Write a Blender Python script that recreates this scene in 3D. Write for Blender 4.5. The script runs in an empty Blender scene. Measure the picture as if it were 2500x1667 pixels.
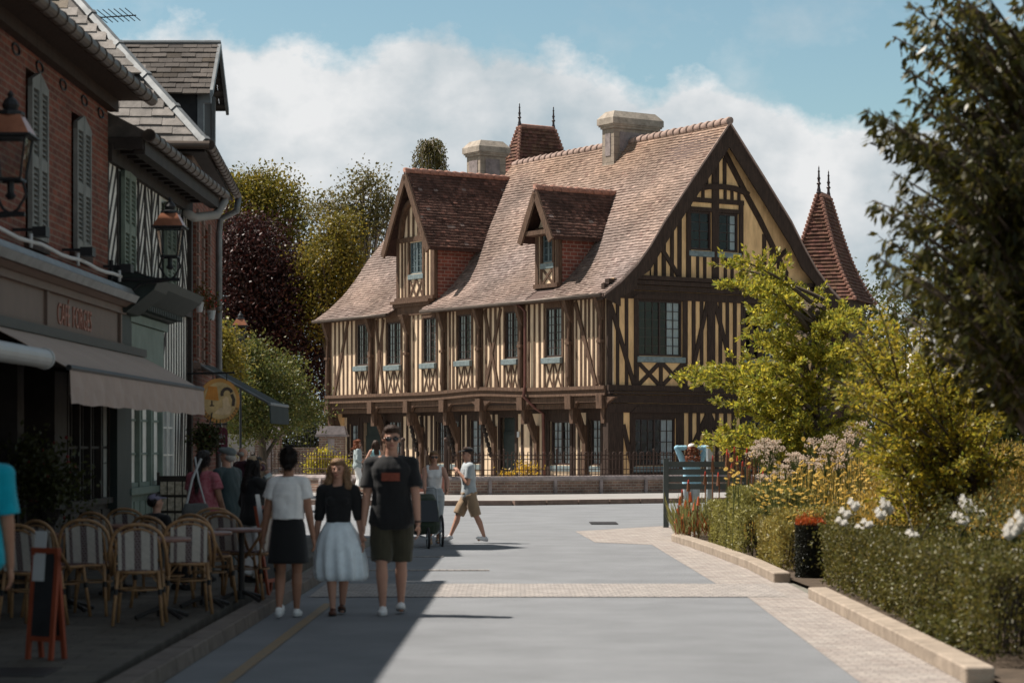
import bpy, bmesh, math, random
import numpy as np
from mathutils import Vector, Matrix, noise
rnd = random.Random(7); nr = np.random.default_rng(11)
S = bpy.context.scene; COL = S.collection
R = math.radians

# ---------------------------------------------------------------- camera
FPX, HC, HZ = 5527.0, 1.66, 1084.0          # focal length in photo pixels, eye height, horizon row
cam = bpy.data.cameras.new('camera'); cam.lens = FPX / 2500 * 36; cam.sensor_width = 36
cam.shift_y = (HZ - 833.5) / 2500; cam.clip_end = 4000; cam.clip_start = .5
cam.dof.use_dof = True; cam.dof.focus_distance = 72; cam.dof.aperture_fstop = 3.0; cam.dof.aperture_blades = 0
co = bpy.data.objects.new('camera', cam); COL.objects.link(co); co.location = (0, 0, HC); co.rotation_euler = (R(90), 0, 0)
S.camera = co
S.view_settings.view_transform = 'Standard'; S.view_settings.look = 'None'; S.view_settings.gamma = 1
S.view_settings.exposure = 0.62
S.cycles.use_denoising = True; S.cycles.max_bounces = 6; S.cycles.transparent_max_bounces = 12
S.cycles.sample_clamp_indirect = 6

# ---------------------------------------------------------------- light
SUN_EL = 57.5; sx, sy = -.95, .28
W = bpy.data.worlds.new('World'); S.world = W; W.use_nodes = True
n = W.node_tree.nodes; l = W.node_tree.links; n.clear()
def N(t, **k):
    x = n.new(t)
    for a, b in k.items(): setattr(x, a, b)
    return x
out = N('ShaderNodeOutputWorld'); bg = N('ShaderNodeBackground'); bg.inputs[1].default_value = .052
l.new(bg.outputs[0], out.inputs[0])
sky = N('ShaderNodeTexSky', sky_type='NISHITA', sun_disc=False, sun_elevation=R(SUN_EL), sun_rotation=math.atan2(sx, sy), altitude=0, air_density=1.0, dust_density=.6, ozone_density=2.2)
tc = N('ShaderNodeTexCoord'); sep = N('ShaderNodeSeparateXYZ'); l.new(tc.outputs['Generated'], sep.inputs[0])
def M(op, a, b=None, c=None, clamp=False):
    m = N('ShaderNodeMath', operation=op); m.use_clamp = clamp
    for i, v in enumerate((a, b, c)):
        if v is None: continue
        if hasattr(v, 'links') or hasattr(v, 'is_output'): l.new(v, m.inputs[i])
        else: m.inputs[i].default_value = v
    return m.outputs[0]
ay = M('MAXIMUM', M('ABSOLUTE', sep.outputs[1]), .12)
u = M('DIVIDE', sep.outputs[0], ay); v = M('DIVIDE', sep.outputs[2], ay)
# height of the cloud bank's upper edge along the horizon
fc = N('ShaderNodeFloatCurve'); l.new(M('MULTIPLY_ADD', u, 1 / .5, .5, True), fc.inputs[1])
cv = fc.mapping.curves[0]
def vy(py): return (HZ - py * 1.063) / FPX / .3
def ux(px): return (px * 1.063 - 1250) / FPX * 2 + .5
pts = [(0, .1), (ux(0), vy(150)), (ux(250), vy(110)), (ux(430), vy(50)), (ux(560), vy(95)), (ux(700), vy(95)), (ux(800), vy(118)), (ux(900), vy(88)), (ux(1000), vy(70)), (ux(1120), vy(92)), (ux(1250), vy(112)),
       (ux(1390), vy(175)), (ux(1500), vy(195)), (ux(1580), vy(180)), (ux(1700), vy(215)), (ux(1800), vy(262)), (ux(1880), vy(300)), (ux(1960), vy(275)), (ux(2080), vy(275)), (ux(2352), vy(260)), (1, .2)]
while len(cv.points) < len(pts): cv.points.new(.5, .5)
for p, q in zip(cv.points, sorted(pts)): p.location = q
fc.mapping.update()
comb = N('ShaderNodeCombineXYZ'); l.new(u, comb.inputs[0]); l.new(M('MULTIPLY', v, 1.25), comb.inputs[1])
def noise_(scale, det, rough=.55, off=0., dist=0.):
    t = N('ShaderNodeTexNoise'); t.inputs['Scale'].default_value = scale; t.inputs['Detail'].default_value = det; t.inputs['Roughness'].default_value = rough; t.inputs['Distortion'].default_value = dist
    vm = N('ShaderNodeVectorMath', operation='ADD'); vm.inputs[1].default_value = (off, off * .7, off * .3); l.new(comb.outputs[0], vm.inputs[0]); l.new(vm.outputs[0], t.inputs['Vector']); return t.outputs[0]
n1 = noise_(26, 7, .58, 0); n2 = noise_(9, 6, .52, 5); n3 = noise_(70, 5, .6, 2.3)
edge = M('ADD', M('MULTIPLY', fc.outputs[0], .3), M('MULTIPLY', M('ADD', M('MULTIPLY', M('SUBTRACT', n1, .5), .78), M('MULTIPLY', M('SUBTRACT', n3, .5), .22)), .055))
mask = M('MULTIPLY_ADD', M('SUBTRACT', edge, v), 95, .3, True)
wisp = M('MULTIPLY', M('MULTIPLY_ADD', noise_(14, 6, .6, 9), 4.5, -2.35, True), .42)
mask = M('MAXIMUM', mask, wisp); mask = M('MAXIMUM', mask, M('MULTIPLY', M('MULTIPLY_ADD', v, 5, -1.3, True), .72))  # last term: unseen cloud above the frame, added to neutralise the fill light
def ramp(f, stops):
    r = N('ShaderNodeValToRGB'); e = r.color_ramp.elements
    while len(e) < len(stops): e.new(.5)
    for a, (p, c) in zip(e, stops): a.position = p; a.color = (*c, 1)
    l.new(f, r.inputs[0]); return r.outputs[0]
depth = M('MULTIPLY', M('SUBTRACT', edge, v), 9, None, True)
tone = M('ADD', M('MULTIPLY_ADD', n2, 1.25, -.2), M('MULTIPLY', n1, .42)); tone = M('SUBTRACT', tone, M('MULTIPLY', depth, .12)); tone = M('ADD', tone, M('MULTIPLY', n3, .08))
ccol = ramp(tone, [(.44, (.37, .47, .53)), (.55, (.49, .56, .60)), (.65, (.62, .66, .685)), (.78, (.80, .81, .815))])
vs = N('ShaderNodeVectorMath', operation='SCALE'); l.new(ccol, vs.inputs[0]); l.new(M('MULTIPLY', M('SUBTRACT', 1, M('MULTIPLY', M('MULTIPLY_ADD', v, 5, -1.5, True), .62)), .67 / .052), vs.inputs['Scale'])  # the added high cloud is greyed to weaken the fill light
tint = N('ShaderNodeMix', data_type='RGBA', blend_type='MULTIPLY'); tint.inputs[0].default_value = 1; l.new(sky.outputs[0], tint.inputs[6]); tint.inputs[7].default_value = (1.45, 1.55, 1.33, 1)
mx = N('ShaderNodeMix', data_type='RGBA'); l.new(mask, mx.inputs[0]); l.new(tint.outputs[2], mx.inputs[6]); l.new(vs.outputs[0], mx.inputs[7]); l.new(mx.outputs[2], bg.inputs[0])
sun = bpy.data.lights.new('sun', 'SUN'); sun.energy = 4.7; sun.angle = R(.55); sun.color = (1, .93, .84)
so = bpy.data.objects.new('sun', sun); COL.objects.link(so)
hd = Vector((sx, sy, 0)).normalized() * math.cos(R(SUN_EL)); sd = Vector((hd.x, hd.y, math.sin(R(SUN_EL))))
so.rotation_euler = sd.to_track_quat('Z', 'Y').to_euler()

# ---------------------------------------------------------------- materials
MATS = {}
def mat(name, col, rough=.8, var=.25, scale=6, bump=.0, bscale=None, metal=0, spec=.3, tint=False, stretch=None, col2=None, brick=None, transl=0, sheen=0):
    if name in MATS: return MATS[name]
    m = bpy.data.materials.new(name); m.use_nodes = True; t = m.node_tree; t.nodes.clear(); nn = t.nodes; L = t.links.new
    o = nn.new('ShaderNodeOutputMaterial'); b = nn.new('ShaderNodeBsdfPrincipled')
    b.inputs['Roughness'].default_value = rough; b.inputs['Metallic'].default_value = metal; b.inputs['Specular IOR Level'].default_value = spec
    if sheen: b.inputs['Sheen Weight'].default_value = sheen
    c = nn.new('ShaderNodeTexCoord'); vec = c.outputs['Object']
    if stretch:
        mp = nn.new('ShaderNodeMapping'); mp.inputs['Scale'].default_value = stretch; L(vec, mp.inputs[0]); vec = mp.outputs[0]
    nz = nn.new('ShaderNodeTexNoise'); nz.inputs['Scale'].default_value = scale; nz.inputs['Detail'].default_value = 6; nz.inputs['Roughness'].default_value = .62; L(vec, nz.inputs['Vector'])
    rp = nn.new('ShaderNodeValToRGB'); rp.color_ramp.elements[0].position = .32; rp.color_ramp.elements[1].position = .68
    c2 = col2 or tuple(x * (1 - var) for x in col)
    rp.color_ramp.elements[0].color = (*c2, 1); rp.color_ramp.elements[1].color = (*[min(1, x * (1 + (var * .5 if not col2 else 0))) for x in col], 1)
    L(nz.outputs[0], rp.inputs[0]); colr = rp.outputs[0]; hgt = nz.outputs[0]
    if brick:
        (bw, bh, mortar, mcol, c_a, c_b) = brick
        sp = nn.new('ShaderNodeSeparateXYZ'); L(c.outputs['Object'], sp.inputs[0]); ad = nn.new('ShaderNodeMath'); ad.operation = 'ADD'
        cb = nn.new('ShaderNodeCombineXYZ')
        if bh > 0: L(sp.outputs[0], ad.inputs[0]); L(sp.outputs[1], ad.inputs[1]); L(ad.outputs[0], cb.inputs[0]); L(sp.outputs[2], cb.inputs[1])
        else: L(sp.outputs[0], cb.inputs[0]); L(sp.outputs[1], cb.inputs[1])
        bh = abs(bh)
        br = nn.new('ShaderNodeTexBrick'); L(cb.outputs[0], br.inputs['Vector']); br.inputs['Scale'].default_value = 1
        br.inputs['Brick Width'].default_value = bw; br.inputs['Row Height'].default_value = bh; br.inputs['Mortar Size'].default_value = mortar; br.inputs['Mortar Smooth'].default_value = .3
        br.inputs['Color1'].default_value = (*c_a, 1); br.inputs['Color2'].default_value = (*c_b, 1); br.inputs['Mortar'].default_value = (*mcol, 1)
        mu = nn.new('ShaderNodeMix'); mu.data_type = 'RGBA'; mu.blend_type = 'MULTIPLY'; mu.inputs[0].default_value = 1; L(br.outputs[0], mu.inputs[6]); L(rp.outputs[0], mu.inputs[7]); colr = mu.outputs[2]
        sb = nn.new('ShaderNodeMath'); sb.operation = 'SUBTRACT'; L(nz.outputs[0], sb.inputs[0]); L(br.outputs['Fac'], sb.inputs[1]); hgt = sb.outputs[0]
    if tint:
        at = nn.new('ShaderNodeAttribute'); at.attribute_name = 'tint'
        mu = nn.new('ShaderNodeMix'); mu.data_type = 'RGBA'; mu.blend_type = 'MULTIPLY'; mu.inputs[0].default_value = 1; L(colr, mu.inputs[6]); L(at.outputs['Color'], mu.inputs[7]); colr = mu.outputs[2]
    L(colr, b.inputs['Base Color'])
    if bump:
        src = hgt
        if bscale:
            n2 = nn.new('ShaderNodeTexNoise'); n2.inputs['Scale'].default_value = bscale; n2.inputs['Detail'].default_value = 5; L(vec, n2.inputs['Vector'])
            sm = nn.new('ShaderNodeMath'); sm.operation = 'ADD'; L(hgt, sm.inputs[0]); L(n2.outputs[0], sm.inputs[1]); src = sm.outputs[0]
        bp = nn.new('ShaderNodeBump'); bp.inputs['Strength'].default_value = bump; bp.inputs['Distance'].default_value = .02; L(src, bp.inputs['Height']); L(bp.outputs[0], b.inputs['Normal'])
    last = b.outputs[0]
    if transl:
        tr = nn.new('ShaderNodeBsdfTranslucent'); L(colr, tr.inputs[0]); ms = nn.new('ShaderNodeMixShader'); ms.inputs[0].default_value = transl
        L(b.outputs[0], ms.inputs[1]); L(tr.outputs[0], ms.inputs[2]); last = ms.outputs[0]
    L(last, o.inputs[0]); MATS[name] = m; return m
def glass(name, tintc, tr):
    m = bpy.data.materials.new(name); m.use_nodes = True; t = m.node_tree; t.nodes.clear(); nn = t.nodes; L = t.links.new
    o = nn.new('ShaderNodeOutputMaterial'); g = nn.new('ShaderNodeBsdfGlossy'); g.inputs['Roughness'].default_value = .04
    tb = nn.new('ShaderNodeBsdfTransparent'); tb.inputs[0].default_value = (*tintc, 1)
    ge = nn.new('ShaderNodeNewGeometry'); dp = nn.new('ShaderNodeVectorMath'); dp.operation = 'DOT_PRODUCT'; L(ge.outputs['Normal'], dp.inputs[0]); L(ge.outputs['Incoming'], dp.inputs[1])
    def mm(op, a, b_=None):
        q = nn.new('ShaderNodeMath'); q.operation = op; L(a, q.inputs[0]) if not isinstance(a, (int, float)) else setattr(q.inputs[0], 'default_value', a)
        if b_ is not None: L(b_, q.inputs[1]) if not isinstance(b_, (int, float)) else setattr(q.inputs[1], 'default_value', b_)
        return q.outputs[0]
    fz = mm('ADD', mm('MULTIPLY', mm('POWER', mm('SUBTRACT', 1.0, mm('ABSOLUTE', dp.outputs['Value'])), 5.0), .95), .035)
    ad = nn.new('ShaderNodeMath'); ad.operation = 'ADD'; ad.inputs[1].default_value = tr; L(fz, ad.inputs[0])
    tcd = nn.new('ShaderNodeTexCoord'); nz = nn.new('ShaderNodeTexNoise'); nz.inputs['Scale'].default_value = 4; L(tcd.outputs['Object'], nz.inputs['Vector']); bp = nn.new('ShaderNodeBump'); bp.inputs['Strength'].default_value = .25; bp.inputs['Distance'].default_value = .02; L(nz.outputs[0], bp.inputs['Height']); L(bp.outputs[0], g.inputs['Normal'])
    ms = nn.new('ShaderNodeMixShader'); L(ad.outputs[0], ms.inputs[0]); L(tb.outputs[0], ms.inputs[1]); L(g.outputs[0], ms.inputs[2]); L(ms.outputs[0], o.inputs[0]); MATS[name] = m; return m

m_asph = mat('asphalt', (.225, .232, .243), .85, .16, .9, .6, 140, spec=.25)
m_ground = mat('earth_gravel', (.20, .19, .16), .95, .3, 2, .3, 40)
m_pave = mat('pavement_stone', (.6, .58, .55), .85, .25, 2.5, .5, 30, brick=(.42, -.24, .012, (.12, .105, .09), (.20, .18, .155), (.15, .135, .12)))
m_pave2 = mat('far_pavement', (.31, .295, .28), .85, .15, 2, .2, 30)
m_cob = mat('cobble_strip', (.95, .9, .88), .8, .22, 3, .9, 25, brick=(.16, -.10, .010, (.30, .275, .255), (.46, .41, .375), (.34, .305, .285)))
m_cob2 = mat('cobble_band', (1, 1, 1), .8, .22, 3, .9, 25, brick=(.10, -.17, .010, (.29, .265, .245), (.42, .375, .345), (.33, .30, .28)))
m_stone = mat('stone_edging', (.35, .285, .225), .85, .3, 5, .4, 40)
m_kerbst = mat('kerb_stone', (.17, .14, .12), .85, .3, 5, .4, 40)
m_kerbbr = mat('kerb_brick', (.22, .15, .12), .85, .3, 5, .4, 40)
m_yel = mat('yellow_line', (.30, .20, .10), .8, .45, 9, .1, col2=(.2, .17, .13))
m_soil = mat('soil', (.09, .065, .045), .95, .4, 6, .5, 30)
m_brickL = mat('old_brick', (1, .93, .88), .85, .35, 3, .6, 40, brick=(.23, .075, .012, (.25, .16, .12), (.27, .075, .042), (.15, .045, .03)))
m_brickD = mat('dormer_brick', (1, 1, 1), .85, .35, 3, .6, 40, brick=(.30, .13, .016, (.42, .28, .22), (.34, .10, .065), (.22, .07, .05)))
m_brickW = mat('garden_brick', (1, 1, 1), .85, .45, 2, .6, 40, brick=(.26, .085, .014, (.40, .34, .28), (.33, .20, .15), (.22, .135, .11)))
m_coping = mat('wall_coping', (.30, .25, .24), .8, .4, 4, .4, 30)
m_plaster = mat('ochre_plaster', (.90, .555, .275), .9, .34, 2.2, .15, 30, stretch=(1.6, 1.6, .45))
m_plasterL = mat('pale_ochre_plaster', (.84, .63, .43), .9, .30, 2.4, .2, 30, stretch=(1.6, 1.6, .45))
m_white = mat('white_plaster', (.86, .82, .76), .9, .15, 3, .2, 30)
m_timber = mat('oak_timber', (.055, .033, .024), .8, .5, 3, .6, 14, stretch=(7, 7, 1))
m_timberL = mat('weathered_oak', (.135, .078, .050), .85, .5, 3, .8, 14, stretch=(7, 7, 1))
m_dkwood = mat('dark_wood', (.035, .026, .022), .7, .4, 4, .3)
m_tile = mat('clay_roof_tile', (.26, .192, .163), .85, .25, 9, .3, 40, tint=True)
m_tileD = mat('mossy_roof_tile', (.125, .065, .05), .9, .45, 7, .4, 40, tint=True)
m_tileT = mat('turret_tile', (.15, .075, .052), .9, .4, 7, .4, 40, tint=True)
m_slate = mat('roof_slate', (.26, .235, .215), .75, .35, 5, .3, 40, tint=True)
m_slateD = mat('dark_roof_slate', (.10, .085, .075), .8, .35, 5, .3, 40, tint=True)
m_ridge = mat('ridge_tile', (.38, .27, .225), .85, .3, 6, .3, 30)
m_ridgeD = mat('red_ridge_tile', (.38, .20, .15), .85, .35, 6, .3, 30)
m_chim = mat('chimney_stone', (1, 1, 1), .9, .35, 3, .4, 30, brick=(.5, .3, .012, (.25, .21, .17), (.42, .345, .275), (.36, .29, .23)))
m_cap = mat('chimney_cap_stone', (.40, .34, .28), .9, .35, 4, .4, 30)
m_zinc = mat('zinc', (.22, .23, .235), .5, .3, 4, .1, metal=.4)
m_zincD = mat('dark_gutter', (.105, .078, .062), .5, .3, 4, .1, metal=.3)
m_blueg = mat('verdigris_sill', (.20, .245, .25), .6, .35, 8, .2, 30)
m_iron = mat('rusty_iron', (.075, .045, .035), .6, .4, 8, .2, metal=.3)
m_black = mat('black_iron', (.02, .02, .022), .5, .2, 8, .1)
m_fin = mat('glazed_finial', (.05, .03, .028), .3, .4, 8, .1, spec=.6)
m_pipe = mat('copper_pipe', (.16, .065, .05), .5, .3, 5, .1, metal=.2)
m_copper = mat('lamp_copper', (.42, .17, .095), .35, .3, 5, .1, metal=.6)
m_lampglass = glass('lamp_glass', (.8, .8, .78), .03)
m_glass = glass('window_glass', (.75, .8, .82), .0)
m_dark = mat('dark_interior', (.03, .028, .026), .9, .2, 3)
m_curt = mat('curtain', (.72, .72, .70), .9, .2, 3)
m_winfr = mat('brown_window_frame', (.055, .035, .03), .6, .2, 5)
m_winbl = mat('blue_window_frame', (.13, .165, .175), .6, .2, 5)
m_shut = mat('grey_shutter', (.21, .21, .195), .7, .25, 5, .1)
m_shutg = mat('green_shutter', (.19, .225, .18), .7, .25, 5, .1)
m_green = mat('green_woodwork', (.17, .215, .185), .6, .2, 4, .1)
m_greenD = mat('dark_green_woodwork', (.028, .037, .034), .6, .2, 4, .1)
m_fascia = mat('taupe_fascia', (.165, .112, .09), .6, .12, 3, .05)
m_letter = mat('copper_letter', (.33, .13, .09), .5, .2, 3)
m_awn = mat('taupe_canvas', (.37, .27, .225), .9, .10, 3, .1, sheen=.2)
m_awng = mat('dark_green_canvas', (.045, .055, .055), .9, .15, 3)
m_alu = mat('awning_cassette', (.42, .42, .42), .45, .1, 3)
m_rattan = mat('rattan_cane', (.36, .20, .095), .5, .35, 14, .1, spec=.4)
m_weaveW = mat('cream_weave', (.52, .47, .42), .7, .12, 40, .2)
m_weaveB = mat('burgundy_weave', (1, 1, 1), .7, .2, 40, .2, brick=(.03, .022, .004, (.34, .29, .27), (.07, .018, .03), (.045, .014, .024)))
m_tabletop = mat('table_top', (.22, .11, .085), .4, .3, 6)
m_castiron = mat('cast_iron', (.03, .027, .027), .5, .2, 6)
m_orange = mat('orange_frame', (.30, .065, .03), .6, .2, 6)
m_slateboard = mat('chalkboard', (.03, .03, .033), .7, .3, 6)
m_paper = mat('paper', (.55, .55, .55), .8, .05, 6)
m_greypaint = mat('grey_green_paint', (.085, .10, .098), .6, .15, 6)
m_steel = mat('brushed_steel', (.42, .46, .48), .4, .2, 6, metal=.5)
m_bark = mat('bark', (.10, .075, .055), .9, .4, 8, .6, 20)
m_barkp = mat('pale_bark', (.36, .31, .27), .9, .4, 8, .4, 20)
def leafmat(name, c, tr=.42, rough=.5): return mat(name, c, rough, .25, 1.2, 0, tint=True, transl=tr, spec=.4)

# ---------------------------------------------------------------- scene graph
def tag(o, label=None, cat=None, group=None, kind=None):
    if label: o['label'] = label
    if cat: o['category'] = cat
    if group: o['group'] = group
    if kind: o['kind'] = kind
    return o
def thing(name, label, cat, loc=(0, 0, 0), rz=0, group=None):
    o = bpy.data.objects.new(name, None); COL.objects.link(o); o.location = loc; o.rotation_euler = (0, 0, rz); o.empty_display_size = .2
    return tag(o, label, cat, group)
def copy_tree(o, parent=None):
    c = o.copy(); COL.objects.link(c); c.parent = parent
    for ch in list(o.children): copy_tree(ch, c)
    return c
class Fr:                                            # a local frame: along, outward, up
    def __init__(s, o=(0, 0, 0), a=(1, 0, 0), nn=(0, -1, 0), u=(0, 0, 1)):
        s.o = Vector(o); s.a = Vector(a).normalized(); s.n = Vector(nn).normalized(); s.u = Vector(u).normalized()
    def p(s, a, n_, z): return s.o + s.a * a + s.n * n_ + s.u * z
ID = Fr((0, 0, 0), (1, 0, 0), (0, 1, 0))
class MB:
    def __init__(s, fr=ID): s.v = []; s.f = []; s.m = []; s.c = []; s.fr = fr; s.mi = 0; s.t = (1, 1, 1)
    def add(s, vs, fs, raw=False):
        b = len(s.v); s.v += [tuple(v) if raw else tuple(s.fr.p(*v)) for v in vs]
        for f in fs: s.f.append([b + i for i in f]); s.m.append(s.mi); s.c.append(s.t)
    BF = [(0, 1, 2, 3), (7, 6, 5, 4), (0, 4, 5, 1), (1, 5, 6, 2), (2, 6, 7, 3), (3, 7, 4, 0)]
    def box(s, a0, a1, n0, n1, z0, z1, j=0):
        q = [(a0, n0, z0), (a1, n0, z0), (a1, n1, z0), (a0, n1, z0), (a0, n0, z1), (a1, n0, z1), (a1, n1, z1), (a0, n1, z1)]
        if j: q = [(x + rnd.uniform(-j, j), y + rnd.uniform(-j, j) * .3, z) for x, y, z in q]
        s.add(q, s.BF)
    def beam(s, p, q, w, n0, n1, j=0):               # bar from (a,z) to (a,z) on the facade
        a = Vector(p); b = Vector(q); d = (b - a).normalized(); e = Vector((-d.y, d.x)) * w / 2
        c = [a + e, a - e, b - e, b + e]
        if j: c = [x + Vector((rnd.uniform(-j, j), 0)) for x in c]
        s.add([(x.x, n0, x.y) for x in c] + [(x.x, n1, x.y) for x in c], s.BF)
    def poly(s, pts, n0, n1):                        # outline in (a,z) pushed through n0..n1
        k = len(pts); s.add([(a, n0, z) for a, z in pts] + [(a, n1, z) for a, z in pts], [tuple(range(k)), tuple(range(2 * k - 1, k - 1, -1))] + [(i, (i + 1) % k, k + (i + 1) % k, k + i) for i in range(k)])
    def prof(s, pts, a0, a1):                        # outline in (n,z) pushed along a
        k = len(pts); s.add([(a0, y, z) for y, z in pts] + [(a1, y, z) for y, z in pts], [tuple(range(k)), tuple(range(2 * k - 1, k - 1, -1))] + [(i, (i + 1) % k, k + (i + 1) % k, k + i) for i in range(k)])
    def strip(s, pts, w, n0, n1):                    # bent bar through (a,z) points
        L_, R_ = [], []
        for i, p in enumerate(pts):
            p = Vector(p); d = (Vector(pts[min(i + 1, len(pts) - 1)]) - Vector(pts[max(i - 1, 0)])).normalized(); e = Vector((-d.y, d.x)) * w / 2; L_.append(p + e); R_.append(p - e)
        for i in range(len(pts) - 1):
            c = [L_[i], R_[i], R_[i + 1], L_[i + 1]]; s.add([(x.x, n0, x.y) for x in c] + [(x.x, n1, x.y) for x in c], s.BF)
    def tube(s, path, r, k=8, caps=True, closed=False):
        P = [s.fr.p(*p) for p in path]; rr = r if isinstance(r, (list, tuple)) else [r] * len(P); vs = []; m_ = len(P)
        prev = None
        for i, p in enumerate(P):
            d = (P[(i + 1) % m_ if closed else min(i + 1, m_ - 1)] - P[(i - 1) % m_ if closed else max(i - 1, 0)])
            d = d.normalized() if d.length > 1e-9 else Vector((0, 0, 1))
            if prev is None: e = d.orthogonal().normalized()
            else:
                e = prev - d * prev.dot(d); e = e.normalized() if e.length > 1e-6 else d.orthogonal().normalized()
            prev = e; g = d.cross(e)
            vs += [p + (e * math.cos(2 * math.pi * t / k) + g * math.sin(2 * math.pi * t / k)) * rr[i] for t in range(k)]
        fs = []; rng = range(m_ if closed else m_ - 1)
        for i in rng:
            i2 = (i + 1) % m_
            fs += [(i * k + t, i * k + (t + 1) % k, i2 * k + (t + 1) % k, i2 * k + t) for t in range(k)]
        if caps and not closed: fs += [tuple(range(k - 1, -1, -1)), tuple((m_ - 1) * k + t for t in range(k))]
        s.add(vs, fs, raw=True)
    def lathe(s, c, prof, k=16):                     # profile (radius, height) about the vertical through c
        vs = []
        for r, h in prof: vs += [(c[0] + r * math.cos(2 * math.pi * t / k), c[1] + r * math.sin(2 * math.pi * t / k), c[2] + h) for t in range(k)]
        fs = [(i * k + t, i * k + (t + 1) % k, (i + 1) * k + (t + 1) % k, (i + 1) * k + t) for i in range(len(prof) - 1) for t in range(k)]
        fs += [tuple(range(k - 1, -1, -1)), tuple((len(prof) - 1) * k + t for t in range(k))]; s.add(vs, fs)
    def ball(s, c, r, k=12):
        r = (r, r, r) if not isinstance(r, (tuple, list)) else r; h = k // 2; vs = [(c[0], c[1], c[2] - r[2])]
        for i in range(1, h):
            a = math.pi * i / h; vs += [(c[0] + r[0] * math.sin(a) * math.cos(2 * math.pi * t / k), c[1] + r[1] * math.sin(a) * math.sin(2 * math.pi * t / k), c[2] - r[2] * math.cos(a)) for t in range(k)]
        vs.append((c[0], c[1], c[2] + r[2])); e = len(vs) - 1
        fs = [(0, 1 + (t + 1) % k, 1 + t) for t in range(k)] + [(e, e - k + t, e - k + (t + 1) % k) for t in range(k)]
        fs += [(1 + i * k + t, 1 + i * k + (t + 1) % k, 1 + (i + 1) * k + (t + 1) % k, 1 + (i + 1) * k + t) for i in range(h - 2) for t in range(k)]; s.add(vs, fs)
    def build(s, name, mats, parent=None, smooth=False, fix=True, bevel=0):
        me = bpy.data.meshes.new(name); me.from_pydata(s.v, [], s.f)
        mats = mats if isinstance(mats, (list, tuple)) else [mats]
        for m_ in mats: me.materials.append(m_)
        if len(mats) > 1: me.polygons.foreach_set('material_index', s.m)
        if fix:
            b = bmesh.new(); b.from_mesh(me); bmesh.ops.recalc_face_normals(b, faces=b.faces)
            if bevel: bmesh.ops.bevel(b, geom=b.edges[:], offset=bevel, segments=1, affect='EDGES', clamp_overlap=True)
            b.to_mesh(me); b.free()
        if any(c != (1, 1, 1) for c in s.c) and not bevel:
            at = me.color_attributes.new('tint', 'FLOAT_COLOR', 'CORNER'); arr = np.repeat(np.array([(*c, 1) for c in s.c], dtype=np.float32), [len(f) for f in s.f], axis=0); at.data.foreach_set('color', arr.ravel())
        elif 'tile' in name or 'roof' in name or 'slate' in name:
            at = me.color_attributes.new('tint', 'FLOAT_COLOR', 'CORNER'); at.data.foreach_set('color', np.ones(len(me.loops) * 4, dtype=np.float32))
        if smooth: me.polygons.foreach_set('use_smooth', [True] * len(me.polygons))
        me.update(); o = bpy.data.objects.new(name, me); COL.objects.link(o); o.parent = parent; return o
def at(px, py, Y): return Vector(((px - 1250) / FPX * Y, Y, HC + (HZ - py) / FPX * Y))
def struct(mb, name, m, **k): return tag(mb.build(name, m, None, **k), kind='structure')
def sheet(name, pts, z, m):
    b = MB(); b.add([(x, y, z) for x, y in pts], [tuple(range(len(pts)))]); return struct(b, name, m)

# ---------------------------------------------------------------- ground
sheet('ground', [(-900, -60), (900, -60), (900, 2500), (-900, 2500)], 0, m_ground)
sheet('road', [(-2.6, -20), (2.45, -20), (2.47, 15.7), (2.61, 24.3), (2.48, 27.1), (2.36, 37.3), (1.6, 39.5), (3.0, 45), (6, 47), (40, 50), (40, 66), (-40, 64), (-40, 44), (-9, 44), (-2.3, 40)], .004, m_asph)
sheet('cobble_path', [(2.42, -20), (3.1, -20), (3.2, 15.7), (3.3, 28), (3.4, 39.5), (6, 45.2), (3.2, 46), (1.2, 43), (1.4, 38.2), (2.30, 37.3), (2.42, 27.1), (2.55, 24.3), (2.42, 15.7)], .008, m_cob)
sheet('cobble_crossing', [(-2.2, 24.5), (3.0, 24.5), (3.0, 26.8), (-2.2, 26.8)], .012, m_cob2)
# a pale gully line dividing the cobble path from its outer rows
for x0, x1, y in ((-2.3, -1.0, 33.2), (-2.2, -.3, 29.6)):
    b = MB(); b.box(x0, x1, y, y + .14, .0, .016); struct(b, 'road_paver_row', m_cob2)
b = MB(); b.add([(-2.62 + .0123 * y + .40 + dx, y, .011) for y, dx in ((5, 0), (23.5, -.02), (23.5, .08), (5, .1))], [(0, 1, 2, 3)]); struct(b, 'road_yellow_line', m_yel)
# left pavement with its kerb
kx = lambda y: -2.62 + .0123 * y
b = MB(); b.box(-14, -2.72, -20, 36, -.2, .12); b.box(-14, -2.5, 36, 37.5, -.2, .119); b.build; struct(b, 'pavement', m_pave)
b = MB()
for i in range(34):
    y = 2 + i * .8
    b.add([(kx(y) - .20, y, .0), (kx(y), y, .0), (kx(y + .78), y + .78, .0), (kx(y + .78) - .20, y + .78, .0), (kx(y) - .20, y, .125), (kx(y) - .015, y, .122), (kx(y + .78) - .015, y + .78, .122), (kx(y + .78) - .20, y + .78, .125)], MB.BF)
struct(b, 'kerb', m_kerbst, bevel=.008)
b = MB(); b.box(-3.6, -3.1, 15.0, 15.6, .118, .126); tag(b.build('drain_cover', m_castiron), 'dark iron drain cover set in the pavement before the orange chalkboard', 'drain cover')
b = MB(); c = at(1475, 1279, 47); b.box(c.x - .28, c.x + .28, 46.7, 47.9, .004, .022); tag(b.build('manhole_grate', m_castiron), 'dark iron grate in the sunny road beyond the cobbles', 'drain cover')
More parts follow.
